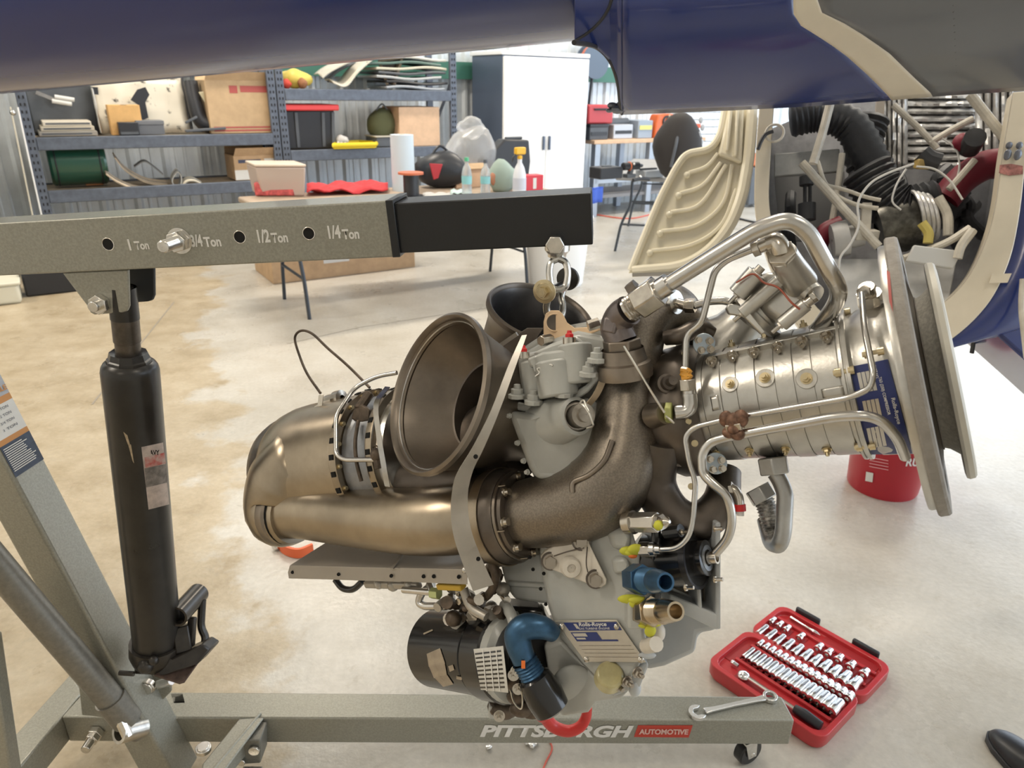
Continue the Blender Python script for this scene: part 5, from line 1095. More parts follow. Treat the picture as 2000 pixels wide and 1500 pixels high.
# data plate
dp = [(1084, 1213), (1205, 1211), (1262, 1294), (1143, 1293)]
pq = [E(x, y, LO - .006) for x, y in dp]
b = MB(); b.prism(pq, FWD * .003); plt = obj('data_plate', b, mat('plate_silver', (.50, .46, .39), .35, .6, .08, 30), lgb, bevel=.0005, label='riveted blue and silver engine data plate')
def dpt(s_, t): 
    a = pq[0].lerp(pq[1], s_); c = pq[3].lerp(pq[2], s_); return a.lerp(c, t)
def dquad(s0, s1, t0, t1, mt, nm, off=.0006): 
    b_ = MB(); b_.add([dpt(s, t) - FWD * off for s, t in ((s0, t0), (s1, t0), (s1, t1), (s0, t1))], [(0, 1, 2, 3)]); return obj(nm, b_, mt, plt, 0)
dquad(.12, .97, .04, .24, M_labelblue, 'plate_blue_band'); dquad(.12, .55, .28, .50, M_labelblue, 'plate_blue_field'); dquad(.16, .80, .46, .50, M_labelblue, 'plate_blue_field')
dquad(.14, .36, .30, .38, M_labelsilver, 'plate_entry', .001); dquad(.15, .30, .41, .45, M_labelsilver, 'plate_entry', .001)
dx = (pq[1] - pq[0]).normalized(); dy = (pq[0] - pq[3]).normalized()
text('plate_lettering', 'Rolls-Royce', dpt(.58, .10), dx, dy, .0065, M_letter, plt, bold=.02, width=.040, off=.0012)
text('plate_lettering', 'GAS TURBINE ENGINE', dpt(.56, .19), dx, dy, .0026, M_letter, plt, width=.045, off=.0012)
dquad(.27, .32, .07, .19, M_labelsilver, 'plate_emblem', .001)
for s_, t in ((.05, .14), (.93, .16), (.06, .94), (.95, .94)): bolt(dpt(s_, t) - FWD * .0005, -FWD, .0042, 'rivet', M_fitting, plt, 'plate_screw')
for k in range(4): dquad(.10, .95, .60 + k * .09, .606 + k * .09, M_dirty, 'plate_rule', .0007)
# oil sump boss and lower plugs
b = MB(); b.cyl(E(1188, 1328, LO - .002), E(1192, 1316, LO - .016), .019, .017, n=24); obj('oil_boss', b, mat('boss_oily', (.42, .37, .19), .2, 0, .2, 20), lgb, bevel=.003)
for x, y in ((1206, 1338), (1224, 1330), (1244, 1312)): bolt(E(x, y, LO - .006), -FWD + RIGHT * .6 - UP * .3, .0056, 'nut', mat('bolt_dark', (.24, .20, .165), .3, .9), lgb, 'plug_nut')
eblob('casting_lug', [(1240, 1345, -.07, .010, (.8, .8, 1.2)), (1264, 1280, LO, .008, (1.4, .5, .6))], M_castlight, lgb, True)
# fittings on the right of the lower gearbox
def fitting(nm, p0, p1, rad, mt, thread=5, hexr=1.25, parent=lgb, hexlen=.33, lab=None):
    d = p1 - p0; L = d.length; d = d.normalized(); b_ = MB(); b_.cyl(p0, p0 + d * L * hexlen, rad * hexr, n=6, spin=.4); hx = obj(nm, b_, mt, parent, 30, bevel=rad * .06, label=lab)
    q_ = [(L * hexlen, rad * .95)]; t0 = L * (hexlen + .06); tl = L * (.62 - hexlen)
    for k in range(thread): q_ += [(t0 + tl * k / thread, rad), (t0 + tl * (k + .5) / thread, rad * .88)]
    q_ += [(L * .64, rad * .86), (L * .68, rad * .92), (L * .80, rad * .9), (L, rad * .72), (L, rad * .55), (L * .7, rad * .5), (L * .7, .0003)]
    obj('fitting_thread', MB().lathe(p0, d, q_, 24), mt, hx, 22); return hx, d
fb, d_ = fitting('blue_fitting', E(1238, 1130, -.11), E(1300, 1137, -.17), .0145, M_blueal, lab='blue anodised threaded fitting'); b = MB(); b.ball(E(1246, 1140, -.132), .005, 8, 6); obj('torque_mark', b, M_orange, fb)
fitting('steel_fitting', E(1254, 1194, -.11), E(1320, 1194, -.165), .0145, mat('fitting_bronze', (.52, .43, .31), .24, 1, .15, 50), 6, lab='large steel threaded fitting')
b = MB(); b.box(E(1243, 1192, -.11), (.026, .03, .038), (RIGHT, FWD, UP)); obj('fitting_block', b, M_castgrey, lgb, bevel=.004)
eblob('yellow_torque_paint', [(1232, 1170, -.125, .009, (1.8, .5, .7)), (1248, 1172, -.126, .008, (1.6, .5, .6)), (1240, 1178, -.126, .007, (1, .6, 1))], M_yellow, lgb)
eblob('yellow_torque_paint', [(1262, 1222, -.118, .006, (1.6, .5, .6)), (1270, 1232, -.118, .007, (1, .5, 1.3)), (1278, 1220, -.118, .005, (1.6, .5, .5))], M_yellow, lgb)
b = MB(); b.ball(E(1285, 1235, -.09), .013, 12, 8, (.7, .8, 1)); b.cyl(E(1262, 1262, -.1), E(1282, 1258, -.12), .009, n=12); obj('bypass_cap', b, M_padcream, lgb)
ch = hexnut('chrome_fitting', E(1236, 1020, -.10), E(1285, 1020, -.115), .0125, M_steel, lgb); b = MB(); b.cyl(E(1224, 1021, -.098), E(1238, 1020, -.1), .0145, n=16); b.cyl(E(1284, 1020, -.115), E(1293, 1020, -.118), .010, n=6); b.cyl(E(1292, 1020, -.118), E(1305, 1019, -.122), .0042, n=12); b.cyl(E(1302, 1019, -.121), E(1308, 1019, -.123), .0065, .002, n=12); obj('fitting_stem', b, M_fitting, ch, 30)
b = MB(); b.ball(E(1286, 1026, -.125), .006, 8, 6); obj('yellow_torque_paint', b, M_yellow, lgb)
hexnut('line_nut', E(1250, 1073, -.10), E(1272, 1073, -.1), .0092, M_fitting, lgb); b = MB(); b.cyl(E(1270, 1073, -.1), E(1280, 1073, -.1), .0085, n=16); b.cyl(E(1280, 1073, -.1), E(1290, 1073, -.1), .006, n=12); obj('line_sleeve', b, M_steel, lgb)
eblob('yellow_torque_paint', [(1226, 1076, -.105, .007, (1.5, .6, .9)), (1242, 1073, -.107, .0075, (1.4, .6, 1)), (1234, 1080, -.106, .006, (1.4, .6, .8))], M_yellow, lgb)
eblob('torque_mark', [(1236, 1086, -.106, .004, (1.4, .7, .8))], M_orange, lgb)
# black starter pad with shaft
s0, s1 = E(1268, 1094, -.045), E(1372, 1090, -.052); sdn = (s1 - s0).normalized(); SL = (s1 - s0).length
b = MB(); b.lathe(s0, sdn, [(0, .001), (0, .0335), (SL * .78, .0345), (SL * .80, .037), (SL * .90, .037), (SL * .90, .026), (SL * .905, .001)], 40); stt = obj('starter_housing', b, M_black, lgb, 30, label='gloss black starter generator housing')
b = MB(); b.lathe(s0, sdn, [(SL * .80, .0372), (SL * .905, .0372), (SL * .906, .0335), (SL * .90, .033)], 40); obj('housing_rim', b, mat('rim_dark', (.05, .05, .055), .3, .6), stt, 25)
b = MB(); b.lathe(s0, sdn, [(SL * .88, .0215), (SL * 1.08, .0215), (SL * 1.09, .020), (SL * 1.09, .001)], 32); obj('drive_hub', b, M_black, stt, 30)
b = MB(); b.lathe(s0, sdn, [(SL * 1.06, .0155), (SL * 1.10, .0155), (SL * 1.10, .010)], 28); obj('hub_washer', b, mat('washer_blue', (.42, .46, .52), .3, .8), stt, 30)
b = MB(); b.lathe(s0, sdn, [(SL * 1.05, .0078), (SL * 1.26, .0078), (SL * 1.26, .0055), (SL * 1.2, .0055), (SL * 1.2, .0003)], 20); obj('drive_shaft', b, M_fitting, stt, 30)
b = MB(); b.box(E(1272, 1092, -.05), (.012, .07, .09), (RIGHT, FWD, UP)); obj('starter_flange', b, M_black, stt, bevel=.004)
for x, y, o in ((1330, 1040, -.085), (1395, 1033, -.06), (1338, 1148, -.10), (1395, 1132, -.07), (1308, 1030, -.075)): bolt(E(x, y, o), sdn, .0042, 'stud', M_fitting, stt, 'starter_stud')
b = MB(); b.cyl(E(1300, 1040, -.08), E(1330, 1036, -.085), .008, n=10); obj('starter_terminal', b, M_black, stt)
# ---- black fuel control drum, blue elbow
f0_, f1_ = E(856, 1264, .0), E(1002, 1282, -.055); fd = (f1_ - f0_).normalized(); FL = (f1_ - f0_).length
b = MB(); b.lathe(f0_, fd, [(-.008, .001), (-.008, .048), (-.004, .056), (.0, .060), (FL * .70, .060), (FL * .71, .0575), (FL * .74, .0575), (FL * .75, .064), (FL * .97, .065), (FL, .062), (FL, .001)], 48); drm = obj('fuel_control_drum', b, M_black, eng, 30, label='gloss black fuel control drum with chipped paint')
def fpatch(quad, mt, nm, off=.0007, r=.0605, nx=6, ny=8): return obj(nm, wrap_patch(f0_, f1_, r, 0, 0, 0, 0, off, nx, ny, quad), mt, drm, 40)
M_chip = mat('bare_primer', (.36, .30, .23), .5, .2, .2, 40)
for quad in ([(834, 1277), (860, 1266), (870, 1296), (838, 1302)], [(838, 1300), (869, 1294), (874, 1322), (848, 1324)], [(848, 1322), (874, 1318), (886, 1336), (866, 1341)], [(876, 1301), (885, 1298), (888, 1308), (879, 1312)], [(892, 1320), (904, 1322), (902, 1328), (892, 1326)], [(827, 1237), (845, 1229), (846, 1232), (828, 1240)]):
    fpatch(quad, M_chip, 'paint_chip', .0006, .0605, 6, 5)
fp = fpatch([(926, 1268), (984, 1262), (994, 1352), (940, 1346)], mat('plate_white', (.62, .61, .57), .45), 'control_label', .0012, .0655)
for k in range(9): fpatch([(929 + k * 1.2, 1276 + k * 8), (980 + k * .9, 1270 + k * 8.6), (980.5 + k * .9, 1273.5 + k * 8.6), (929.5 + k * 1.2, 1279 + k * 8)], M_black, 'label_text_row', .0016, .0655, 4, 1)
for xx in (944, 958, 970): fpatch([(xx, 1270), (xx + 2, 1270), (xx + 9, 1348), (xx + 7, 1348)], M_letter, 'label_divider', .002, .0655, 1, 6)
b = MB(); b.lathe(f1_, fd, [(-.004, .063), (.012, .062), (.016, .055), (.02, .05)], 40, True); obj('drum_collar', b, M_castgrey, drm, 30)
b = MB(); b.lathe(f1_ + fd * .016, fd, [(0, .052), (.026, .056), (.032, .052), (.034, .001)], 36); obj('pump_body', b, mat('pump_black', (.02, .02, .022), .35, 0), drm, 30)
smooth('blue_elbow', [(1080, 1236, -.095), (1060, 1226, -.115), (1030, 1224, -.13), (1012, 1238, -.137), (1014, 1262, -.137), (1024, 1290, -.133)], [.012, .015, .0175, .018, .017, .0155], M_blueal, n=22, label='blue anodised hose elbow')
bd_ = (E(1044, 1325, -.125) - E(1024, 1290, -.133)); q = []
for k in range(6): q += [(k * .0042, .0175), (.0021 + k * .0042, .0158)]
q += [(.028, .016), (.036, .015)]
b = MB(); b.lathe(E(1024, 1290, -.133), bd_, q, 24); obj('elbow_thread', b, M_blueal, eng, 22)
b = MB(); b.box(E(1022, 1298, -.152), (.005, .001, .010), (RIGHT, FWD, UP)); obj('torque_mark', b, M_orange, eng)
b = MB(); b.lathe(E(1040, 1318, -.125), bd_, [(0, .016), (.004, .022), (.03, .026), (.05, .024), (.055, .015)], 28, True); obj('pump_outlet', b, M_black, eng, 30)
eblob('pump_lumps', [(1000, 1330, -.12, .012, (.8, .7, 1.5)), (1008, 1360, -.11, .013, (1, .7, 1)), (1020, 1385, -.1, .014, (1.3, .8, .8)), (985, 1388, -.06, .016, (1.2, .8, .8)), (1040, 1392, -.09, .012, (1.4, .8, .6)), (970, 1380, -.05, .014, (1, 1, .8))], M_dirty, None, True)
b = MB(); b.box(E(978, 1378, -.04), (.035, .03, .022)); obj('pump_bracket', b, M_castgrey, eng, bevel=.002)
for x, y in ((1003, 1318), (1012, 1345), (975, 1398), (1008, 1310)): bolt(E(x, y, -.132), -FWD, .0058, 'nut', M_fitting, eng, 'pump_nut')
smooth('lockwire', [(996, 1345, -.135), (1004, 1372, -.135), (1018, 1384, -.13), (1020, 1360, -.135), (1014, 1340, -.14)], .0012, M_wirel, n=6)
b = MB(); c = E(892, 1212, -.075); b.lathe(c, CAM - c, [(0, .002), (0, .0125), (.003, .0125), (.004, .008), (.009, .007), (.010, .0005)], 18); obj('control_lever_cap', b, M_strap, eng, 25)
smooth('control_bracket', [(985, 1180, -.07), (1000, 1205, -.09), (1006, 1235, -.10)], .008, M_castgrey, n=10)
# elbow of black casting behind the blue elbow
plate('control_backing', [(985, 1185), (1060, 1190), (1085, 1240), (1070, 1270), (1010, 1300), (990, 1250)], -.045, .05, M_black, bevel=.006)
# ------------------------------------------------------------------ background: tables, items on the racks
M_card = mat('cardboard', (.50, .34, .20), .75, 0, .10, 12)
M_cardlt = mat('cardboard_light', (.66, .45, .30), .75, 0, .08, 12)
M_tape = mat('tape_red', (.50, .08, .08), .5)
M_plblack = mat('plastic_black', (.022, .024, .030), .4, 0)
M_plgrey = mat('plastic_grey', (.09, .10, .115), .5, 0, .1)
M_tabletop = mat('table_top', (.30, .31, .33), .55, 0, .08, 10)
M_tableleg = mat('table_leg', (.055, .065, .08), .4, .5)
def uvz(x, y, v): return Wuz(x, y, v)
def rect(x0, y0, x1, y1, v):
    a = uvz(x0, y1, v); c = uvz(x1, y0, v); return a[0], c[0], a[1], c[1]
def fold_table(name, label, c, hx, L, Wd, h, top=M_tabletop):
    hx = V3(hx).normalized(); hy = ZU.cross(hx); t = thing(name, label, 'table', V3((c.x, c.y, 0)))
    b = MB(); b.box(V3((c.x, c.y, h - .02)), (L, Wd, .04), (hx, hy, ZU)); obj('table_top', b, top, t, bevel=.012)
    for s_ in (-1, 1):
        e = c + hx * (s_ * (L / 2 - .22)); 
        for k in (-1, 1):
            b = MB(); b.tube(fillet([V3((e.x, e.y, h - .03)) + hy * k * .17, V3((e.x, e.y, h * .62)) + hy * k * .17, V3((e.x, e.y, h * .36)) + hy * k * .25, V3((e.x, e.y, 0.0)) + hy * k * .29], .06), .013, 10); obj('leg', b, M_tableleg, t)
        b = MB(); b.tube([V3((e.x, e.y, h * .36)) - hy * .25, V3((e.x, e.y, h * .36)) + hy * .25], .010, 8); obj('stretcher', b, M_tableleg, t)
        b = MB(); b.tube([V3((e.x, e.y, h * .66)) - hy * .17, V3((e.x, e.y, h * .66)) + hy * .17], .008, 8); obj('stretcher', b, M_tableleg, t)
    return t
TZ = .745
tcen = H(.22, -2.06, 0)
fold_table('folding_table', 'long folding table behind the crane boom, littered with supplies', tcen, U, 2.22, .78, TZ, mat('table_wood', (.42, .33, .25), .6, 0, .15, 8))
def OT(x, y): # pixel -> point on that table top
    return G(x, y, TZ)
rt = G(1290, 420, .74); rh = (G(1210, 498) - G(1172, 497)); 
rc2 = H(3.35, -1.35, 0)
RTH = (U * .72 + V * .69)
fold_table('folding_table', 'narrow grey folding table holding tools and a black backpack', rc2, RTH, 1.9, .62, .74, mat('table_grey', (.33, .33, .33), .55, 0, .1, 8))
# work bench along the wall
t = thing('work_bench', 'steel work bench with wooden top along the far wall', 'workbench', H(4.75, .45, 0))
b = MB(); uvbox(b, 3.66, 5.55, .05, .72, .865, .91); obj('bench_top', b, M_cardlt, t, bevel=.006)
for uu in (3.72, 4.6, 5.45):
    for vv in (.09, .66):
        b = MB(); uvbox(b, uu - .04, uu + .04, vv - .04, vv + .04, 0, .865); obj('leg', b, mat('bench_leg', (.36, .40, .46), .4, .5), t, bevel=.004)
b = MB(); uvbox(b, 3.7, 5.5, .08, .70, .22, .26); obj('lower_shelf', b, mat('bench_shelf', (.22, .22, .23), .6), t)
b = MB(); uvbox(b, 3.7, 5.5, .05, .08, .40, .52); obj('drawer_front', b, mat('bench_leg', (.36, .40, .46), .4, .5), t, bevel=.004)

def card_box(label, x0, y0, x1, y1, v, dep, mt=M_card, flaps=False, yaw=0, stripe=None, group='cardboard boxes', name='cardboard_box', z0=None, prints=()):
    u0, u1, z_0, z_1 = rect(x0, y0, x1, y1, v)
    if z0 is not None: z_0 = z0
    t = thing(name, label, 'box', H((u0 + u1) / 2, v + dep / 2, z_0), group)
    b = MB(); uvbox(b, u0, u1, v, v + dep, z_0, z_1); obj('carton', b, mt, t, bevel=.004)
    b = MB(); um = (u0 + u1) / 2; uvbox(b, um - .025, um + .025, v - .001, v + dep, z_1 - .0005, z_1 + .0012); obj('tape', b, mat('tape_tan', (.42, .27, .14), .3), t)
    if flaps:
        for s_, vv in ((1, v), (-1, v + dep)):
            b = MB(); b.prism([H(u0 + .005, vv, z_1), H(u1 - .005, vv, z_1), H(u1 - .02, vv - s_ * .05, z_1 + .07), H(u0 + .02, vv - s_ * .05, z_1 + .07)], V * .003); obj('flap', b, mt, t)
    for (a0, a1, c0, c1, mm) in prints:
        b = MB(); b.add([H(u0 + (u1 - u0) * s_, v - .0015, z_0 + (z_1 - z_0) * q) for s_, q in ((a0, c0), (a1, c0), (a1, c1), (a0, c1))], [(0, 1, 2, 3)]); obj('printed_mark', b, mm, t, 0)
    return t
M_navyp = mat('print_navy', (.06, .07, .12), .6); M_redp = mat('print_red', (.42, .09, .08), .6)
SL1, SL2, SR1, SR2 = 1.06, .65, 1.44, .905
card_box('large cardboard box with red print on the left rack', 412, 158, 532, 256, .10, .42, mat('cardboard_warm', (.52, .37, .22), .75, 0, .08, 10), True, z0=SL1, prints=((.34, .46, .76, .90, M_redp), (.5, .95, .78, .90, M_redp), (.05, .98, .10, .13, M_redp), (.05, .98, .04, .07, M_redp)))
card_box('small orange cardboard box in front of the stained panel', 219, 205, 272, 258, .14, .16, mat('cardboard_orange', (.66, .40, .16), .75, 0, .08, 12), z0=SL1)
card_box('cardboard box with navy label on the lower left shelf', 462, 302, 540, 360, .08, .35, M_card, True, z0=SL2, prints=((.10, .62, .70, .84, M_navyp), (.70, .95, .62, .86, M_stwhite), (.0, 1.0, .02, .42, M_stwhite)))
card_box('plain tan cardboard box on the right rack', 782, 209, 858, 290, .06, .42, M_cardlt, z0=SR2)
card_box('rust brown carton beside the green drum', 170, 328, 196, 372, .25, .12, mat('carton_rust', (.42, .17, .06), .7), z0=SL2)
c = G(560, 552); t = thing('cardboard_box', 'long flat cardboard carton on the floor under the table', 'box', H(.1, -1.1, 0), 'cardboard boxes')
b = MB(); uvbox(b, -.62, .62, -1.30, -.75, 0, .30); obj('carton', b, M_card, t, bevel=.004); b = MB(); uvbox(b, -.2, .02, -1.302, -1.30, .12, .25); obj('printed_mark', b, M_stwhite, t)
b = MB(); uvbox(b, -.63, .63, -1.04, -1.0, .30, .301); obj('tape', b, MATS['tape_tan'], t)
# flat binder stack, dark case, stained panel
u0, u1, z0, z1 = rect(76, 236, 186, 262, .12)
for k, (mt_, l_) in enumerate(((mat('folder_grey', (.30, .28, .25), .7), 'grey flat board at the bottom of the shelf stack'), (mat('folder_tan', (.50, .45, .36), .7), 'tan flat board in the middle of the shelf stack'), (mat('folder_pale', (.62, .57, .48), .7), 'pale flat board on top of the shelf stack'))):
    t = thing('flat_board', l_, 'board', H((u0 + u1) / 2, .3, SL1 + .04 * k), 'flat boards on the left rack'); b = MB(); uvbox(b, u0 + .02 * k, u1 - .015 * k, .12 + .015 * k, .50, SL1 + .038 * k, SL1 + .036 + .038 * k); obj('panel', b, mt_, t, bevel=.004); b = MB(); uvbox(b, u0 + .02 * k + .02, u1 - .04, .118 + .015 * k, .122 + .015 * k, SL1 + .012 + .038 * k, SL1 + .024 + .038 * k); obj('edge_strip', b, M_plgrey, t)
t = thing('equipment_case', 'dark case with pale rolls behind the flat boards', 'case', H(-1.75, .5, SL1)); u0, u1, z0, z1 = rect(66, 150, 182, 262, .50)
b = MB(); uvbox(b, u0, u1, .50, .58, SL1, z1); obj('case_body', b, M_plgrey, t, bevel=.02)
for k, (x, y) in enumerate(((126, 192), (121, 200))):
    b = MB(); p = W(x, y, .44); b.cyl(p - U * .07 + ZU * .012, p + U * .07 - ZU * .012, .018, n=14); obj('paper_roll', b, M_stwhite, t, bevel=.003)
b = MB(); b.bar(W(70, 180, .46), W(110, 196, .46), .03, .03); obj('case_strut', b, M_steel, t)
b = MB(); b.bar(W(184, 170, .40), W(196, 262, .40), .02, .05); obj('case_post', b, M_plblack, t)
def stained():
    mm = mat('panel_stained', (.62, .58, .49), .5, .2, .1, 8, col2=(.05, .045, .04)); r_ = [n for n in mm.node_tree.nodes if n.type == 'VALTORGB'][0]; r_.color_ramp.elements[0].position = .33; r_.color_ramp.elements[1].position = .40; return mm
u0, u1, z0, z1 = rect(198, 150, 358, 264, .34); t = thing('insulation_blanket', 'pale scorched insulation panel leaning on the left rack', 'panel', H((u0 + u1) / 2, .4, SL1))
b = MB(); rows = [[H(u0 + (u1 - u0) * i / 10, .30 + .13 * j / 6 + .012 * math.sin(i * 1.9) + .01 * math.sin(j * 2.1 + i), SL1 + .003 + (z1 - SL1) * j / 6) for i in range(11)] for j in range(7)]; b.grid(rows); obj('panel_sheet', b, stained(), t, 50, solid=.012)
b = MB(); b.tube([H(u0, .29, SL1 + .01), H(u0, .43, z1)], .010, 8); obj('panel_edge', b, M_steel, t); b = MB(); b.tube([H(u1, .29, SL1 + .01), H(u1, .43, z1)], .014, 8); obj('panel_edge', b, M_plblack, t)
b = MB(); q = [W(x, y, .27) for x, y in ((255, 195), (268, 175), (284, 170), (292, 185), (284, 200), (290, 230), (276, 236), (270, 205))]; b.prism(q, V * .01); obj('burn_hole', b, M_plblack, t)
u0, u1, z0, z1 = rect(233, 238, 268, 264, .10); t = thing('dark_carton', 'black square block on the left rack', 'box', H((u0 + u1) / 2, .16, SL1)); b = MB(); uvbox(b, u0, u1, .04, .13, SL1, z1); obj('block', b, M_plblack, t, bevel=.006); b = MB(); uvbox(b, u0 + .01, u1 - .01, .038, .042, SL1 + .01, SL1 + .03); obj('lip', b, M_plgrey, t)
u0, u1, z0, z1 = rect(270, 236, 318, 264, .10); t = thing('dark_carton', 'slate grey flat carton beside the black block', 'box', H((u0 + u1) / 2, .2, SL1)); b = MB(); uvbox(b, u0, u1, .08, .26, SL1, z1); obj('block', b, mat('slate_box', (.13, .14, .16), .6), t, bevel=.006); b = MB(); uvbox(b, u0 - .004, u1 + .004, .076, .264, z1 - .03, z1 + .004); obj('lid', b, mat('slate_lid', (.16, .17, .19), .6), t, bevel=.004)
t = thing('black_assembly', 'black plastic ducting piece with cream flap on the left rack', 'duct', H(-.75, .2, SL1))
b = MB(); b.tube(spline([W(372, 160, .3), W(380, 200, .25), W(392, 235, .22), W(420, 250, .2)], 6), [.06, .09, .11, .07], 14); obj('duct_body', b, M_plblack, t)
b = MB(); b.prism([W(x, y, .18) for x, y in ((388, 180), (405, 178), (420, 222), (415, 230), (404, 206))], V * .02); obj('cream_flap', b, mat('flap_cream', (.62, .58, .42), .5), t, bevel=.004)
b = MB(); b.bar(W(362, 256, .1), W(440, 250, .1), .06, .02); b.bar(W(362, 240, .12), W(385, 228, .12), .02, .02); obj('duct_frame', b, M_plgrey, t, bevel=.004)
# green drum with rim, small dark helmet
t = thing('green_drum', 'dark green curved drum panel on the lower left shelf', 'drum', H(-1.75, .3, SL2)); c0 = W(100, 345, .30); c1 = W(178, 342, .30)
b = MB(); b.lathe(V3((c0.x, c0.y, SL2 + .19)), U, [(0, .001), (0, .17), (.02, .185), (.40, .185), (.42, .17), (.42, .001)], 36); obj('drum_shell', b, mat('drum_green', (.018, .085, .055), .3, .1, coat=.4), t)
for a in (.05, .37): b = MB(); b.torus(V3((c0.x, c0.y, SL2 + .19)) + U * a, U, .186, .006, 36, 6); obj('drum_rim', b, M_plblack, t)
t = thing('dark_helmet', 'small black rounded shell resting on the green drum', 'shell', W(172, 300, .3)); b = MB(); p = W(176, 303, .22); b.lathe(V3((p.x, p.y, SL2 + .375)), ZU + U * .5, [(0, .075), (.02, .08), (.05, .07), (.075, .04), (.08, .001)], 20); obj('shell', b, M_plblack, t); b = MB(); b.torus(V3((p.x, p.y, SL2 + .375)), ZU + U * .5, .077, .008, 20, 6); obj('shell_rim', b, M_plgrey, t)
# curved fairing strips
M_fair = mat('fairing_beige', (.52, .43, .32), .6, 0, .15, 14)
def strip(label, pts, v, wd, mt, nm='fairing_strip', th=.008, wdir=None):
    q = spline([W(x, y, v) for x, y in pts], 6); t = thing(nm, label, 'fairing', q[0] * .5 + q[-1] * .5, 'curved fairing pieces on the shelf'); b = MB(); b.ribbon(q, wdir if wdir else (V * wd + ZU * wd * .35), th); obj('strip', b, mt, t, 50)
    b = MB(); b.tube(q, th * .9, 6); obj('strip_bead', b, M_plgrey, t); return t
strip('long beige curved strip rising highest on the lower shelf', [(222, 303), (245, 330), (285, 352), (326, 358)], .18, .10, M_fair)
strip('shorter beige curved strip below the long one', [(206, 336), (228, 352), (262, 366), (296, 371)], .10, .09, M_fair)
strip('upright grey looped strip on the lower shelf', [(345, 370), (335, 350), (345, 333), (353, 345), (350, 370)], .12, .07, mat('strip_grey', (.42, .42, .40), .5))
strip('flat pale hooked strip beside the looped one', [(352, 368), (362, 352), (378, 350), (394, 358)], .10, .08, mat('strip_pale', (.60, .56, .47), .5))
strip('thin grey bowed strip behind the beige strips', [(262, 325), (280, 314), (296, 322), (318, 340)], .35, .04, mat('strip_grey', (.42, .42, .40), .5))
# right rack, top shelf
t = thing('yellow_bag', 'crumpled yellow bag with red contents on the top shelf', 'bag', W(578, 165, .15)); b = MB(); rnd = random.Random(4)
def lump(mb, c, r, sc, seed, n=16, m=10, amp=.16):
    rr = random.Random(seed); ph = [rr.uniform(0, 6.28) for _ in range(6)]
    o = len(mb.v); mb.ball(c, r, n, m, sc)
    for v in mb.v[o:]:
        d = v - c; k = 1 + amp * (math.sin(d.x / r * 3 + ph[0]) * math.sin(d.y / r * 3 + ph[1]) + .6 * math.sin(d.z / r * 5 + ph[2]) * math.sin(d.x / r * 5 + ph[3])); v.x, v.y, v.z = (c + d * k)
    return mb
p = W(574, 153, .2); lump(b, V3((p.x, p.y, SR1 + .085)), .13, (1.15, .9, .62), 3); obj('bag_skin', b, mat('bag_yellow', (.62, .50, .10), .5), t, 60)
b = MB(); p = W(556, 160, .08); lump(b, V3((p.x, p.y, SR1 + .04)), .055, (1.2, .8, .7), 5); obj('red_cloth', b, mat('cloth_red', (.50, .05, .03), .7), t, 60); b = MB(); p = W(590, 156, .08); lump(b, V3((p.x, p.y, SR1 + .045)), .05, (1, .8, .85), 6); obj('brown_cloth', b, mat('cloth_brown', (.28, .12, .05), .7), t, 60)
M_fgrey = mat('fairing_grey', (.50, .48, .42), .55, 0, .12, 10)
def shell_piece(label, pts, v0, v1, mt, nm='fairing_shell'):
    q0 = spline([W(x, y, v0) for x, y in pts], 5); q1 = [p + V * (v1 - v0) + ZU * .03 for p in q0]; t = thing(nm, label, 'fairing', sum(q0, V3((0, 0, 0))) / len(q0), 'fairings on the top right shelf')
    b = MB(); b.grid([q0, [(a + c) / 2 + ZU * .02 for a, c in zip(q0, q1)], q1]); obj('shell', b, mt, t, 60, solid=.008); b = MB(); b.tube(q0, .008, 6); obj('shell_edge', b, mt, t); return t
shell_piece('grey curved fairing leaning left on the top shelf', [(630, 152), (645, 140), (668, 128), (690, 118)], .06, .3, M_fgrey)
shell_piece('large pale fairing with bent lip on the top shelf', [(652, 162), (676, 168), (700, 140), (730, 114)], .04, .3, mat('fairing_pale', (.60, .57, .49), .55, 0, .1, 10))
shell_piece('dark lined fairing behind the pale one', [(640, 160), (660, 140), (690, 125), (716, 118)], .25, .45, M_plgrey)
t = thing('wooden_frame', 'brown wooden frame leaning on the top shelf', 'frame', W(755, 165, .2)); 
for a, c in (((740, 118), (757, 166)), ((783, 112), (768, 166)), ((740, 118), (783, 112))): b = MB(); b.bar(W(*a, .15), W(*c, .12), .05, .03); obj('frame_rail', b, mat('wood_brown', (.30, .22, .14), .7, 0, .3, 20), t, bevel=.004)
b = MB(); b.prism([W(x, y, .17) for x, y in ((742, 119), (782, 113), (767, 164), (757, 165))], V * .02); obj('frame_panel', b, mat('wood_dark', (.12, .09, .065), .8, 0, .3, 20), t)
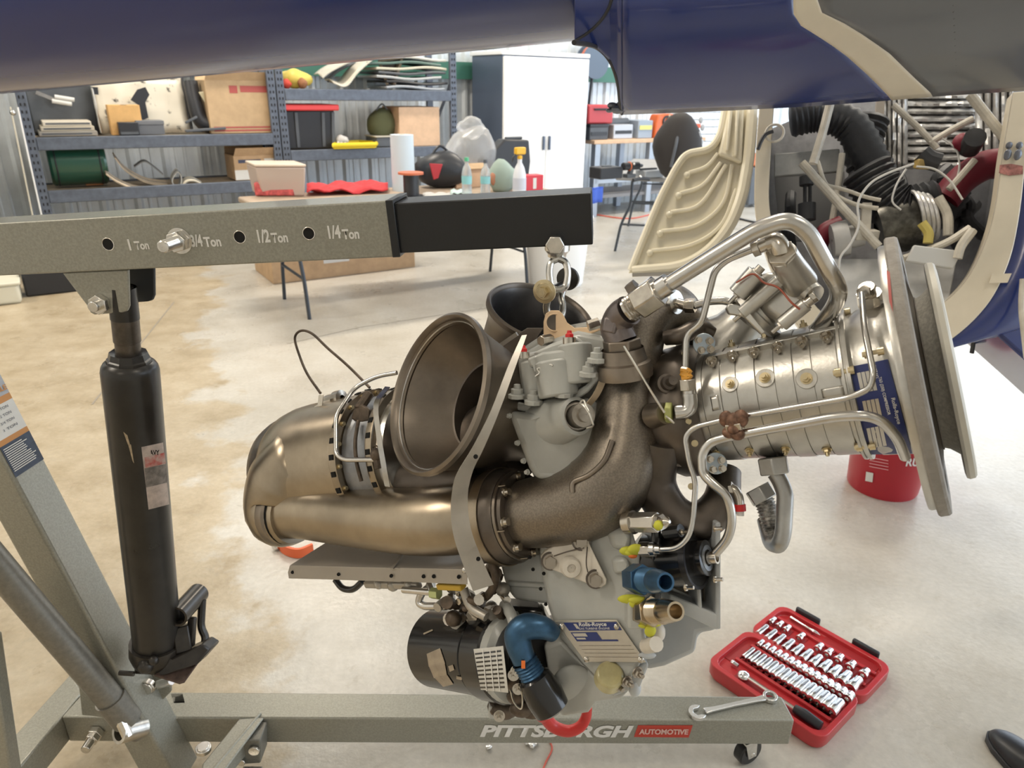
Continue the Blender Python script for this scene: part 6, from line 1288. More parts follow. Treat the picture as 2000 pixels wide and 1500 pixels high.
for k, (y, mt_, l_) in enumerate(((172, mat('panel_bluegrey', (.36, .39, .43), .5), 'bottom blue-grey panel in the flat stack'), (161, M_plblack, 'black sheet in the flat panel stack'), (154, mat('panel_steel', (.45, .47, .48), .5), 'steel grey panel in the middle of the flat stack'), (146, M_plgrey, 'dark grey panel in the flat stack'), (138, mat('panel_cream', (.60, .57, .46), .5), 'cream panel near the top of the flat stack'), (128, mat('panel_green', (.10, .17, .15), .5), 'dark green panel in the flat stack'), (118, mat('panel_white', (.64, .63, .58), .5), 'top whitish panel of the flat stack'))):
    z = SR1 + .022 + k * .045; t = thing('fairing_sheet', l_, 'panel', H(1.35, .3, z), 'flat panels stacked on the top right shelf'); b = MB(); o_ = .04 * math.sin(k * 2.2); rows = [[H(1.02 + o_ + .64 * i / 8 - .03 * k * (i == 0), .06 + .5 * j / 2, z + .012 * math.sin(i * .7 + k)) for i in range(9)] for j in range(3)]; b.grid(rows); obj('sheet', b, mt_, t, 60, solid=.022); b = MB(); b.tube([r for r in rows[0]], .013, 6); obj('sheet_edge', b, mt_, t)
# right rack mid shelf: tote, yellow tray, bag, trays
u0, u1, z0, z1 = rect(560, 215, 654, 292, .06); t = thing('storage_tote', 'black plastic tote with red lid on the right rack', 'tote', H((u0 + u1) / 2, .25, SR2))
b = MB(); ring_ = lambda k, z: [H((u0 + u1) / 2 + s_ * (u1 - u0) / 2 * k, .27 + q * .20 * k, z) for s_, q in ((-1, -1), (1, -1), (1, 1), (-1, 1))]; b.rings([ring_(.88, SR2), ring_(1.0, z1)]); obj('tub', b, M_plblack, t, bevel=.015)
for s_ in (-.25, .25, .44):
    b = MB(); um = (u0 + u1) / 2 + s_ * (u1 - u0); b.bar(H(um, .088, SR2 + .02), H(um + .02 * s_, .062, z1 - .02), .03, .014, V); obj('tub_rib', b, M_plgrey, t, bevel=.003)
b = MB(); uvbox(b, u0 - .025, u1 + .035, .03, .51, z1 - .005, z1 + .05); obj('lid', b, mat('lid_red', (.62, .045, .045), .4), t, bevel=.012)
t = thing('yellow_tray', 'shallow yellow tray with white gloves on the right rack', 'tray', W(695, 285, .02)); 
q = [W(x, y, v) for x, y, v in ((651, 292, -.02), (733, 276, -.02), (736, 264, .12), (700, 254, .30), (660, 262, .28))]
q = [V3((p.x, p.y, SR2 + .002)) for p in q]; b = MB(); b.prism(q, ZU * .012); obj('tray_base', b, mat('tray_yellow', (.80, .60, .02), .4), t, bevel=.004)
b = MB(); b.tube([p + ZU * .035 for p in q], .022, 10, False, True); obj('tray_rim', b, MATS['tray_yellow'], t)
t = thing('work_glove', 'grey white work gloves lying in the yellow tray', 'glove', W(668, 268, .1)); b = MB(); p = W(668, 272, .1); lump(b, V3((p.x, p.y, SR2 + .075)), .055, (1.2, .9, .8), 9); 
for k in range(3): b.tube(spline([V3((p.x, p.y, SR2 + .06)) - U * (.04 - .03 * k), V3((p.x, p.y, SR2 + .045)) - U * (.06 - .035 * k) - V * .05, V3((p.x, p.y, SR2 + .03)) - U * (.06 - .035 * k) - V * .09], 4), .014, 8)
obj('glove_body', b, mat('glove_grey', (.52, .51, .50), .8), t, 60)
t = thing('olive_bag', 'olive green cloth bag slumped on the right rack', 'bag', W(745, 262, .25)); b = MB(); p = W(744, 240, .28); lump(b, V3((p.x, p.y, SR2 + .20)), .16, (.95, .8, 1.05), 12, amp=.1); obj('bag_cloth', b, mat('cloth_olive', (.13, .14, .07), .85, bump=.3), t, 60); b = MB(); b.tube(spline([W(735, 215, .2), W(746, 203, .2), W(756, 214, .2)], 5), .008, 8); obj('bag_strap', b, M_plgrey, t)
u0, u1, z0, z1 = rect(736, 265, 784, 291, .06); t = thing('parts_tray', 'dark plastic tray beside the tan carton', 'tray', H((u0 + u1) / 2, .2, SR2)); b = MB(); uvbox(b, u0, u1, .06, .34, SR2, z1 - .01); obj('tray_body', b, M_plgrey, t, bevel=.01); b = MB(); uvbox(b, u0 - .01, u1 + .0, .05, .35, z1 - .012, z1); obj('tray_rim', b, mat('rim_pale', (.50, .48, .42), .6), t, bevel=.004)
# left dark cabinet and leaning boards
t = thing('tall_locker', 'dark green tall locker at the far left edge', 'locker', H(-2.75, -.2, 0)); b = MB(); uvbox(b, -3.35, -2.40, -.35, .35, 0, 1.75); obj('locker_body', b, mat('locker_green', (.008, .028, .024), .4), t, bevel=.01); b = MB(); uvbox(b, -2.9, -2.43, -.36, -.35, .05, 1.7); obj('locker_door', b, mat('locker_door', (.010, .022, .022), .35), t, bevel=.005); b = MB(); b.ball(W(25, 220, -.38), .02, 10, 6); obj('locker_knob', b, M_steel, t)
for k, (xa, xb) in enumerate(((36, 62), (50, 82))):
    t = thing('leaning_board', ('thin cream board leaning beside the locker', 'white board leaning against the rack post')[k], 'board', W(xb, 400, -.05), 'boards leaning by the left rack'); b = MB(); p0, p1 = W(xb, 430, -.08 + .06 * k), W(xa - 6, 250, -.02 + .04 * k); p0.z = .0
    b.bar(V3((p0.x, p0.y, 0)) + ZU * .005, p1 + ZU * .15, .012, .05 + .03 * k, V); obj('board', b, (mat('board_cream', (.62, .58, .48), .6), M_whitepaint)[k], t, bevel=.002)
# ---- things on the folding table
def on_table(x, y): return G(x, y, TZ)
def tcyl(name, label, x, y, prof, mt, cat, n=22, parts=(), group=None):
    p = on_table(x, y); t = thing(name, label, cat, p, group); b = MB(); b.lathe(p, ZU, prof, n); obj(parts[0] if parts else 'body', b, mt, t, 40); return t, p
# clear tote with red contents
p0 = on_table(512, 384); p1 = on_table(596, 384); t = thing('clear_tote', 'clear plastic tote with red contents on the table end', 'tote', p0)
M_clear = mat('plastic_clear', (.72, .60, .52), .35, trans=.25, alpha=.85)
dv = V * .26; q = [p0, p1, p1 + dv, p0 + dv]; hgt = .20
b = MB(); b.rings([[a + ZU * .002 for a in q], [a + (a - (p0 + p1 + dv) / 2 * 1.0).normalized() * .03 + ZU * hgt for a in q]]); obj('tub', b, M_clear, t, bevel=.012)
b = MB(); cc = (q[0] + q[2]) / 2; b.box(cc + ZU * .05, ((p1 - p0).length * .93, .24, .09), ((p1 - p0).normalized(), ZU.cross((p1 - p0).normalized()), ZU)); obj('red_contents', b, mat('contents_red', (.55, .10, .10), .6, 0, .4, 30), t, bevel=.01)
b = MB(); qq = [a + (a - cc).normalized() * .035 + ZU * (hgt + .002) for a in q]; b.prism(qq, ZU * .018); obj('lid', b, mat('lid_clear', (.70, .60, .50), .35), t, bevel=.006)
# red cloth
t = thing('shop_rag', 'red shop cloth spread along the table edge', 'cloth', on_table(680, 375)); rows = []
for j in range(9):
    row = []
    for i in range(15):
        x = 600 + (758 - 600) * i / 14; y = 384 - 16 * j / 8 - 6 * i / 14; p = on_table(x, y); row.append(p + ZU * (.031 + .014 * math.sin(i * 1.3 + j * .9) + .012 * math.sin(j * 2.1 + i * .5)))
    rows.append(row)
b = MB(); b.grid(rows); obj('cloth', b, mat('rag_red', (.55, .04, .05), .8), t, 60, solid=.004); b = MB(); b.tube(rows[0], .006, 6); obj('hem', b, MATS['rag_red'], t)
t, p = tcyl('paper_roll', 'standing roll of pale blue shop paper on the table', 789, 372, [(0, .02), (0, .085), (.40, .085), (.40, .02), (.005, .02)], mat('paper_blue', (.62, .72, .80), .8), 'roll', parts=('paper',)); b = MB(); b.cyl(p + ZU * .001, p + ZU * .402, .021, n=14); obj('core', b, M_card, t)
t, p = tcyl('wire_spool', 'orange-topped black wire spool on the table', 804, 385, [(.012, .001), (.012, .055), (.16, .055), (.16, .001)], M_plblack, 'spool', parts=('winding',)); 
for z, mt_ in ((0, M_plblack), (.158, mat('spool_orange', (.55, .15, .07), .5))): b = MB(); b.lathe(p + ZU * z, ZU, [(0, .001), (0, .09), (.014, .09), (.014, .001)], 24); obj('flange', b, mt_, t)
t = thing('tool_bag', 'black tool bag with red panel on the table', 'bag', on_table(860, 372)); b = MB(); p = on_table(862, 366); lump(b, p + ZU * .13, .19, (1.1, .7, .75), 31, amp=.1)
for v in b.v: v.z = max(v.z, TZ + .002)
obj('bag_body', b, M_plblack, t, 60); b = MB(); b.prism([p - V * .15 + U * a + ZU * z for a, z in ((-.17, .20), (-.06, .19), (-.10, .09), (-.14, .08))], V * .01); obj('red_panel', b, mat('bag_red', (.45, .03, .04), .6), t, bevel=.003); b = MB(); b.tube(spline([p + U * -.08 + ZU * .24, p + ZU * .31, p + U * .1 + ZU * .23], 5), .010, 8); obj('bag_handle', b, M_plblack, t)
t = thing('paper_sheets', 'crumpled white and blue papers on the table', 'paper', on_table(860, 382)); rows = [[on_table(826 + 62 * i / 8, 388 - 9 * j / 3) + ZU * (.004 + .012 * abs(math.sin(i * 1.1 + j))) for i in range(9)] for j in range(4)]; b = MB(); b.grid(rows); obj('sheet', b, M_stwhite, t, 60, solid=.003)
rows = [[on_table(880 + 40 * i / 6, 384 - 8 * j / 3) + ZU * (.012 + .016 * abs(math.sin(i * 1.7 + j))) for i in range(7)] for j in range(4)]; b = MB(); b.grid(rows); obj('blue_sheet', b, mat('paper_teal', (.52, .66, .66), .8), t, 60, solid=.003)
t = thing('cardboard_box', 'small open brown box behind the water bottles', 'box', on_table(915, 368), 'cardboard boxes'); p = on_table(920, 366); b = MB(); b.box(p + ZU * .075 + V * .1, (.26, .2, .15), (U, V, ZU)); obj('carton', b, M_cardlt, t, bevel=.003); b = MB(); b.box(p + ZU * .16 + V * .0, (.26, .06, .004), (U, V * .8 + ZU * .6, ZU)); obj('flap', b, M_card, t)
M_bag = mat('plastic_bag', (.80, .82, .84), .2, trans=.5, alpha=.55)
t = thing('plastic_bag', 'clear plastic bag standing behind the bottles', 'bag', on_table(945, 350)); b = MB(); p = on_table(930, 358) + V * .04 - U * .04; lump(b, p + ZU * .22, .22, (1.0, .6, 1.0), 17, 20, 14, .12)
for v in b.v: v.z = max(v.z, TZ + .002)
obj('bag_film', b, M_bag, t, 60); b = MB(); lump(b, p + U * .02 + ZU * .43, .10, (1.3, .5, .8), 19); obj('bag_neck', b, M_bag, t, 60)
M_pet = mat('bottle_clear', (.80, .86, .90), .12, trans=.6, alpha=.7)
for k, (x, y, hh, l_) in enumerate(((912, 384, .25, 'water bottle with green cap, left of the pair'), (948, 381, .23, 'water bottle with dark cap beside the green bag'))):
    t, p = tcyl('water_bottle', l_, x, y, [(0, .001), (0, .034), (.01, .037), (hh * .4, .034), (hh * .62, .037), (hh * .8, .028), (hh * .9, .013), (hh, .013), (hh, .001)], M_pet, 'bottle', parts=('bottle_body',), group='bottles on the folding table'); b = MB(); b.cyl(p + ZU * hh * .98, p + ZU * (hh + .02), .016, n=16); obj('cap', b, (mat('cap_green', (.10, .45, .25), .4), M_plgrey)[k], t); b = MB(); b.lathe(p + ZU * hh * .36, ZU, [(0, .0365), (hh * .22, .037)], 22); obj('paper_band', b, mat('band_teal', (.25, .55, .58), .5), t)
t = thing('green_sack', 'crumpled grey green sack on the table', 'sack', on_table(982, 378)); b = MB(); p = on_table(984, 374); lump(b, p + ZU * .10, .14, (.9, .7, .85), 41, amp=.14)
for v in b.v: v.z = max(v.z, TZ + .002)
obj('sack_cloth', b, mat('sack_green', (.30, .38, .34), .7), t, 60); b = MB(); lump(b, p - U * .09 + ZU * .10, .05, (.7, .6, 1), 44); obj('orange_patch', b, mat('patch_brick', (.45, .20, .12), .7), t, 60)
t, p = tcyl('spray_bottle', 'white spray bottle with yellow trigger head on the table', 1014, 383, [(0, .001), (0, .046), (.012, .050), (.15, .047), (.20, .034), (.235, .016), (.26, .016), (.26, .001)], mat('bottle_milk', (.72, .74, .80), .35), 'bottle', parts=('bottle_body',))
M_trig = mat('trigger_yellow', (.78, .45, .03), .4); b = MB(); b.cyl(p + ZU * .255, p + ZU * .285, .018, n=16); b.box(p + ZU * .315, (.085, .034, .05), (U, V, ZU)); obj('spray_head', b, M_trig, t, bevel=.008); b = MB(); b.tube(spline([p - U * .03 + ZU * .30, p - U * .055 + ZU * .27, p - U * .06 + ZU * .24], 4), .007, 8); obj('trigger', b, M_plblack, t); b = MB(); b.lathe(p + ZU * .05, ZU, [(0, .0505), (.08, .0498)], 22); obj('paper_band', b, M_navyp if False else mat('band_grey', (.55, .57, .66), .5), t)
t = thing('carry_case', 'black hard case standing behind the spray bottle', 'case', on_table(1005, 366)); p = on_table(1018, 362) + V * .22; b = MB(); b.prism([p + U * a + ZU * z for a, z in ((-.24, 0), (.22, 0), (.24, .16), (.22, .33), (-.02, .34), (-.22, .18))], V * .12); obj('case_shell', b, M_plblack, t, bevel=.015); b = MB(); b.tube([p + U * .02 + ZU * .345 + V * .06, p + U * .18 + ZU * .345 + V * .06], .012, 8); obj('case_handle', b, M_plgrey, t)
t = thing('red_box', 'small red carton at the right table end', 'box', on_table(1042, 377)); p = on_table(1044, 374); b = MB(); b.box(p + ZU * .06 + V * .05, (.16, .10, .12), (U, V, ZU)); obj('carton', b, mat('carton_red', (.58, .03, .05), .45), t, bevel=.004); b = MB(); b.box(p + ZU * .06 - V * .0007, (.03, .001, .08), (U, V, ZU)); obj('white_print', b, M_stwhite, t)
g = G(-24, 590); t = thing('plastic_tub', 'cream plastic tub on the floor at the far left', 'tub', g); b = MB(); b.box(g + ZU * .07, (.42, .3, .14), (U, V, ZU)); obj('tub_body', b, mat('tub_cream', (.68, .66, .55), .5), t, bevel=.02); b = MB(); b.box(g + ZU * .145, (.45, .33, .02), (U, V, ZU)); obj('tub_rim', b, MATS['tub_cream'], t, bevel=.006)
g = G(104, 575); t = thing('black_crate', 'low black crate on the floor beside the cream tub', 'crate', g); b = MB(); b.box(g + ZU * .09 + V * .15, (.34, .3, .18), (U, V, ZU)); obj('crate_body', b, M_plblack, t, bevel=.015); b = MB(); b.box(g + ZU * .185 + V * .15, (.36, .32, .015), (U, V, ZU)); obj('crate_rim', b, M_plgrey, t, bevel=.004)
# trash can below the boom end
p = G(1085, 552); t = thing('trash_can', 'round white plastic bin below the boom end', 'bin', p); b = MB(); b.lathe(p, ZU, [(0, .001), (0, .215), (.015, .222), (.52, .262), (.53, .275), (.55, .275), (.55, .255), (.03, .215), (.03, .001)], 44); obj('bin_body', b, mat('bin_white', (.82, .83, .84), .35), t); b = MB(); b.torus(p + ZU * .54, ZU, .272, .010, 44, 8); obj('bin_rim', b, MATS['bin_white'], t)
# ---- bench and right table things
BZ = .91
def bench_box(name, label, cat, x0, x1, ytop, v, dep, mt, z0=BZ, lid=None, bev=.01):
    u0 = uvz(x0, 260, v)[0]; u1 = uvz(x1, 260, v)[0]; zt_ = uvz((x0 + x1) / 2, ytop, v)[1]; t = thing(name, label, cat, H((u0 + u1) / 2, v, z0)); b = MB(); uvbox(b, u0, u1, v, v + dep, z0, zt_); obj('body', b, mt, t, bevel=bev)
    if lid: b = MB(); uvbox(b, u0 - .006, u1 + .006, v - .008, v + dep, zt_ - .02, zt_ + .015); obj('lid', b, lid, t, bevel=.006)
    return t, u0, u1, zt_
M_toolred = mat('tool_red', (.48, .05, .06), .4)
t, u0, u1, z1 = bench_box('tool_box', 'dark tool chest on the bench left end', 'toolbox', 1152, 1188, 245, .12, .4, M_plgrey, lid=M_plblack)
b = MB(); uvbox(b, u0 + .02, u1 - .02, .112, .122, BZ + .05, BZ + .09); obj('drawer_pull', b, M_plblack, t)
t = thing('red_tool_case', 'red tool case stacked on the dark chest', 'case', H((u0 + u1) / 2, .3, z1 + .016)); b = MB(); uvbox(b, u0 - .02, u1 + .08, .14, .44, z1 + .016, z1 + .23); obj('shell', b, M_toolred, t, bevel=.02); b = MB(); b.tube([H(u0 + .06, .135, z1 + .18), H(u1, .135, z1 + .18)], .012, 8); obj('handle', b, M_plblack, t)
t, u0, u1, z1 = bench_box('bench_grinder', 'grey machine housing on the bench', 'machine', 1198, 1236, 243, .15, .3, mat('machine_grey', (.48, .50, .54), .4, .3)); b = MB(); uvbox(b, u0 + .03, u1 - .02, .145, .155, BZ + .06, BZ + .10); obj('slot', b, M_plblack, t); b = MB(); b.cyl(H(u0 - .02, .3, z1 + .02), H(u1 + .02, .3, z1 + .02), .05, n=18); obj('motor', b, M_plgrey, t)
t, u0, u1, z1 = bench_box('charger_unit', 'blue grey charger with yellow label on the bench', 'charger', 1246, 1274, 235, .12, .25, mat('charger_grey', (.30, .36, .44), .4)); b = MB(); uvbox(b, u0 + .02, u1 - .02, .112, .121, z1 - .11, z1 - .06); obj('yellow_mark', b, mat('mark_yellow', (.7, .65, .2), .5), t)
u0 = uvz(1278, 265, .1)[0]; u1 = uvz(1320, 265, .1)[0]; t = thing('orange_reel_case', 'orange cord reel case standing on the bench', 'case', H((u0 + u1) / 2, .2, BZ)); zt_ = uvz(1300, 222, .1)[1]
b = MB(); b.prism([H(u0 + (u1 - u0) * a, .10, BZ + (zt_ - BZ) * z) for a, z in ((.02, 0), (.98, 0), (1, .5), (.92, .95), (.7, 1), (.15, .96), (.05, .6))], V * .16); obj('case_shell', b, mat('case_orange', (.62, .13, .035), .4), t, bevel=.015); b = MB(); um = (u0 + u1) / 2; b.torus(H(um, .095, BZ + .2), V, .06, .014, 18, 8); obj('crank', b, M_plblack, t); b = MB(); b.tube([H(um - .05, .09, BZ + .12), H(um + .04, .09, BZ + .28)], .012, 8); obj('crank_arm', b, mat('crank_tan', (.5, .42, .3), .5), t)
RZ = .745
def onrt(x, y): return G(x, y, RZ)
p = onrt(1183, 348); t = thing('black_case', 'small black case on the tool table', 'case', p); b = MB(); b.box(p + ZU * .05, (.26, .16, .10), (U, V, ZU)); obj('shell', b, M_plblack, t, bevel=.01); b = MB(); b.box(p + ZU * .103, (.1, .03, .012), (U, V, ZU)); obj('handle', b, M_plgrey, t, bevel=.003)
p = onrt(1232, 347); t = thing('cordless_drill', 'cordless drill with orange trim on the tool table', 'drill', p); b = MB(); b.cyl(p - U * .10 + ZU * .10, p + U * .08 + ZU * .10, .034, n=16); b.cyl(p + U * .08 + ZU * .10, p + U * .13 + ZU * .10, .022, .012, n=14); obj('motor_body', b, M_plblack, t, bevel=.004); b = MB(); b.bar(p + ZU * .09, p - U * .02 + ZU * .02, .035, .045, V); b.box(p - U * .02 + ZU * .018, (.10, .07, .034), (U, V, ZU)); obj('grip', b, M_plgrey, t, bevel=.006); b = MB(); b.torus(p - U * .03 + ZU * .10, U, .035, .006, 18, 6); obj('trim_band', b, mat('trim_orange', (.62, .16, .06), .5), t); b = MB(); b.ball(p + ZU * .12 - V * .03, .012, 10, 6); obj('shiny_knob', b, M_zinc, t)
p = onrt(1268, 345); t = thing('tool_tray', 'grey tray of small tools on the tool table', 'tray', p); b = MB(); b.box(p + ZU * .03, (.22, .14, .06), (U, V, ZU)); obj('tray_body', b, mat('tray_grey', (.32, .35, .39), .5), t, bevel=.008); b = MB(); b.bar(p - U * .12 + ZU * .07, p + U * .08 + ZU * .07, .02, .014); obj('pliers', b, M_plblack, t)
p = onrt(1250, 356); t = thing('hand_plane', 'black handled tool at the front of the tool table', 'tool', p); b = MB(); b.tube(spline([p - U * .08 + ZU * .02, p + ZU * .03, p + U * .1 + ZU * .02], 4), .016, 10); obj('handle', b, M_plblack, t); b = MB(); b.ball(p + ZU * .045, .014, 10, 6); obj('knob', b, M_zinc, t)
p = onrt(1318, 350); t = thing('backpack', 'large black backpack leaning on the tool table', 'backpack', p); b = MB(); lump(b, p + ZU * .27, .27, (.78, .7, 1.05), 51, 20, 14, .08)
for v in b.v: v.z = max(v.z, RZ + .002)
obj('bag_body', b, mat('cloth_black', (.025, .022, .022), .75, bump=.3), t, 60); b = MB(); lump(b, p + ZU * .17 - V * .17 + U * .02, .14, (.8, .5, .9), 52); obj('front_pocket', b, MATS['cloth_black'], t, 60); b = MB(); b.tube(spline([p - U * .16 + ZU * .12 - V * .1, p - U * .14 + ZU * .35 - V * .12, p - U * .02 + ZU * .5], 6), .014, 8); obj('shoulder_strap', b, M_plgrey, t); b = MB()
for k in range(4): b.ball(p + U * (.08 + .03 * (k % 2)) - V * .16 + ZU * (.50 - .06 * k), .02, 8, 6, (1, .6, 1.4))
obj('buckles', b, mat('buckle_grey', (.45, .48, .52), .4), t, kind='stuff')
t = thing('orange_clamp', 'orange clamp lying above the backpack', 'clamp', onrt(1346, 330)); p = onrt(1346, 335) + ZU * .42; b = MB(); b.bar(p - U * .08, p + U * .08, .03, .04); obj('jaw', b, mat('clamp_orange', (.70, .12, .05), .5), t, bevel=.008); b = MB(); b.bar(p - ZU * .42 + V * .1, p + V * .02, .03, .03); obj('clamp_post', b, M_plgrey, t)
p = G(1155, 402, .5); t = thing('blue_cloth', 'bright blue cloth hanging from the tool table', 'cloth', p); b = MB(); q = G(1157, 365, RZ); rows = [[q + U * (-.12 + .24 * i / 6) + V * .02 * math.sin(i * 1.5) - ZU * (.01 + .12 * j / 3) for i in range(7)] for j in range(4)]; b.grid(rows); obj('cloth', b, mat('cloth_blue', (.05, .12, .55), .7), t, 60, solid=.004); b = MB(); b.tube(rows[0], .006, 6); obj('hem', b, MATS['cloth_blue'], t)
# hose reel on the wall
u_, z_ = uvz(1165, 120, .55); t = thing('hose_reel', 'red and black hose reel mounted high on the wall', 'hose reel', H(u_, .6, z_)); b = MB(); c = H(u_, .55, z_); b.lathe(c, V, [(0, .001), (0, .20), (.02, .20), (.02, .14), (.14, .14), (.14, .20), (.16, .20), (.16, .001)], 36); obj('drum', b, mat('reel_dark', (.10, .14, .20), .5), t)
for k in range(3): b = MB(); b.torus(c + V * (.045 + .025 * k), V, .165, .016, 36, 8); obj('hose_turn', b, mat('hose_brick', (.45, .12, .07), .5), t)
b = MB(); b.tube(spline([c - ZU * .16 + V * .07, c - ZU * .5 + V * .08 - U * .02, c - ZU * .8 + V * .1], 6), .018, 8); obj('hose_tail', b, M_plblack, t); b = MB(); b.bar(c + V * .1 - ZU * .1, c + V * .24 - ZU * .1, .06, .05); obj('wall_mount', b, M_plgrey, t)
# pressure washer and cart seen between door and bay frame
p = G(1455, 402); t = thing('pressure_cart', 'small orange and grey shop cart behind the cream door', 'cart', p); b = MB(); b.box(p + ZU * .28, (.26, .3, .5), (U, V, ZU)); obj('cart_body', b, M_plgrey, t, bevel=.02); b = MB(); b.box(p + ZU * .62, (.2, .2, .16), (U, V, ZU)); obj('orange_top', b, mat('cart_orange', (.62, .16, .05), .5), t, bevel=.02); b = MB(); b.tube([p - U * .1 + ZU * .5, p - U * .1 + ZU * 1.0, p + U * .1 + ZU * 1.0, p + U * .1 + ZU * .5], .014, 8); obj('push_handle', b, M_plblack, t)
for s_ in (-1, 1): b = MB(); b.lathe(p + U * .14 * s_ + ZU * .07, U, [(-.02, .02), (-.02, .07), (.02, .07), (.02, .02)], 18); obj('wheel', b, M_wheel, t)
def cable(name, label, pts, r, mt, cat='cable', z=None):
    q = spline([V3((g.x, g.y, r)) for g in [G(x, y) for x, y in pts]], 8); b = MB(); b.tube(q, r, 8); o = obj(name, b, mt, label=label, cat=cat); return o
cable('floor_cable', 'black cable on the floor behind the cream door', [(1400, 418), (1440, 428), (1480, 437), (1520, 440)], .012, M_plblack)
cable('extension_cord', 'thin red extension cord on the floor near the bench', [(1160, 420), (1230, 428), (1290, 416), (1340, 422)], .008, mat('cord_red', (.65, .12, .08), .5), 'cord')
# ------------------------------------------------------------------ red bucket
p = G(1722, 948); t = thing('red_bucket', 'red plastic bucket on the floor behind the compressor', 'bucket', p); M_bk = mat('bucket_red', (.42, .016, .030), .35)
b = MB(); b.lathe(p, ZU, [(0, .001), (0, .128), (.01, .132), (.24, .148), (.25, .156), (.26, .156), (.27, .150), (.34, .152), (.35, .158), (.365, .158), (.365, .148), (.02, .125), (.02, .001)], 44); bk = obj('bucket_body', b, M_bk, t)
A0b, A1b = p, p + ZU * .36
obj('white_label', wrap_patch(A0b, A1b, .141, 0, 0, 0, 0, .001, 4, 4, [(1692, 921), (1706, 924), (1704, 942), (1690, 939)]), M_stwhite, bk)
for k in range(5): obj('label_text_row', wrap_patch(A0b, A1b, .143, 0, 0, 0, 0, .001, 6, 1, [(1698, 886 + k * 6), (1735, 893 + k * 6), (1735, 894.5 + k * 6), (1698, 887.5 + k * 6)]), mat('print_pink', (.70, .35, .38), .5), bk)
pp, n = on_cyl(1782, 902, A0b, A1b, .147); text('bucket_lettering', 'RU', pp, ZU.cross(n), ZU, .035, M_stwhite, bk, bold=.03, width=.05, off=.004)
b = MB(); b.tube(spline([p + ZU * .33 - RIGHT * .158, p + ZU * .22 - FWD * .12 - RIGHT * .14, p + ZU * .17 - FWD * .155, p + ZU * .22 - FWD * .12 + RIGHT * .14, p + ZU * .33 + RIGHT * .158], 8), .003, 8); obj('bail_handle', b, M_steel, t)
# ------------------------------------------------------------------ socket set
M_case = mat('case_red', (.50, .028, .035), .35, 0, .06, 30, coat=.2); M_caseshade = mat('case_red_shade', (.36, .02, .025), .45)  # the deeper red is recess shade painted on flat pocket plates
M_chrome = mat('chrome', (.78, .78, .78), .20, 1.0)
kA, kB, kC, kD = G(1378, 1315), G(1452, 1250), G(1515, 1197), G(1725, 1330)
# case frame: hinge line runs from (1452,1250) to (1676,1393); lid half beyond, tray half nearer
hA, hB = G(1458, 1252), G(1678, 1390)
hx = (hB - hA).normalized(); hy = ZU.cross(hx)
if hy.dot(FWD) < 0: hy = -hy
CW_ = (hB - hA).length
lidw = (G(1513, 1196) - hA).dot(hy); trayw = -(G(1378, 1318) - hA).dot(hy)
case_t = thing('socket_case', 'open red plastic socket set case lying on the floor', 'tool case', (hA + hB) / 2)
def KP(s_, t, z=0.0): return hA + hx * (s_ * CW_) + hy * (t * (lidw if t > 0 else trayw)) + ZU * z
def shell(nm, t0, t1, h):
    wl = .016; s_ = .03
    def rr(k, z, ins):
        c = []
        L_, W_ = CW_, abs(t1 - t0) * (lidw if t1 > 0 else trayw)
        for a, e in ((0, 0), (1, 0), (1, 1), (0, 1)):
            c.append((a, e))
        out = []
        r_ = .03
        for (a, e), an in zip(c, (180, 270, 0, 90)):
            cx, cyy = (ins + r_ if a == 0 else L_ - ins - r_), (ins + r_ if e == 0 else W_ - ins - r_)
            for q in range(5):
                th = math.radians(an + q * 22.5); out.append((cx + r_ * math.cos(th), cyy + r_ * math.sin(th)))
        sg = 1 if t1 > 0 else -1
        return [hA + hx * x + hy * (sg * (y + .004)) + ZU * z for x, y in out]
    b = MB(); b.rings([rr(0, .0, .006), rr(0, h * .3, 0), rr(0, h, 0), rr(0, h, .014), rr(0, h - .014, .016), ], True); return obj(nm, b, M_case, case_t, 40, bevel=.002)
lid_o = shell('case_lid', 0, 1, .040); tray_o = shell('case_tray', 0, -1, .048)
ZL, ZTy = .026, .034
for a in (.24, .76):
    b = MB(); c = KP(a, 1.0, .03) + hy * .012; b.box(c, (.075, .012, .045), (hx, hy, ZU)); obj('latch', b, M_plblack, case_t, bevel=.004)
for a in (.2, .5, .8): b = MB(); b.cyl(KP(a, 0, .035) - hx * .03, KP(a, 0, .035) + hx * .03, .006, n=10); obj('hinge', b, M_case, case_t)
# raised divider ribs in both halves
for t_ in (.36, .70): b = MB(); b.bar(KP(.06, t_, ZL + .004), KP(.94, t_, ZL + .004), .010, .012); obj('divider', b, M_case, lid_o, bevel=.002)
for t_ in (-.24, -.62): b = MB(); b.bar(KP(.12, t_, ZTy + .004), KP(.94, t_, ZTy + .004), .010, .012); obj('divider', b, M_case, tray_o, bevel=.002)
def sock_mesh(r, L):
    b_ = MB(); b_.lathe(V3((0, 0, -L / 2)), ZU, [(L * .3, .0002), (L * .3, r * .42), (0, r * .42), (0, r * .95), (L * .05, r), (L * .42, r), (L * .5, r * .92), (L * .95, r * .92), (L, r * .86), (L, r * .62), (L * .6, r * .55), (L * .6, .0002)], 14); me_, c_ = mesh_of(b_, 'socket', M_chrome, 35); return me_, c_
def socket(label, p, r, L, dirv, grp):
    key = (round(r, 4), round(L, 4))
    if key not in SOCK: SOCK[key] = sock_mesh(r, L)
    me_, c_ = SOCK[key]; o = bpy.data.objects.new('socket', me_); q = qz(dirv); put(o, V3(p) + q @ c_); o.rotation_mode = 'QUATERNION'; o.rotation_quaternion = q; return tag(o, label, 'socket', grp)
SOCK = {}
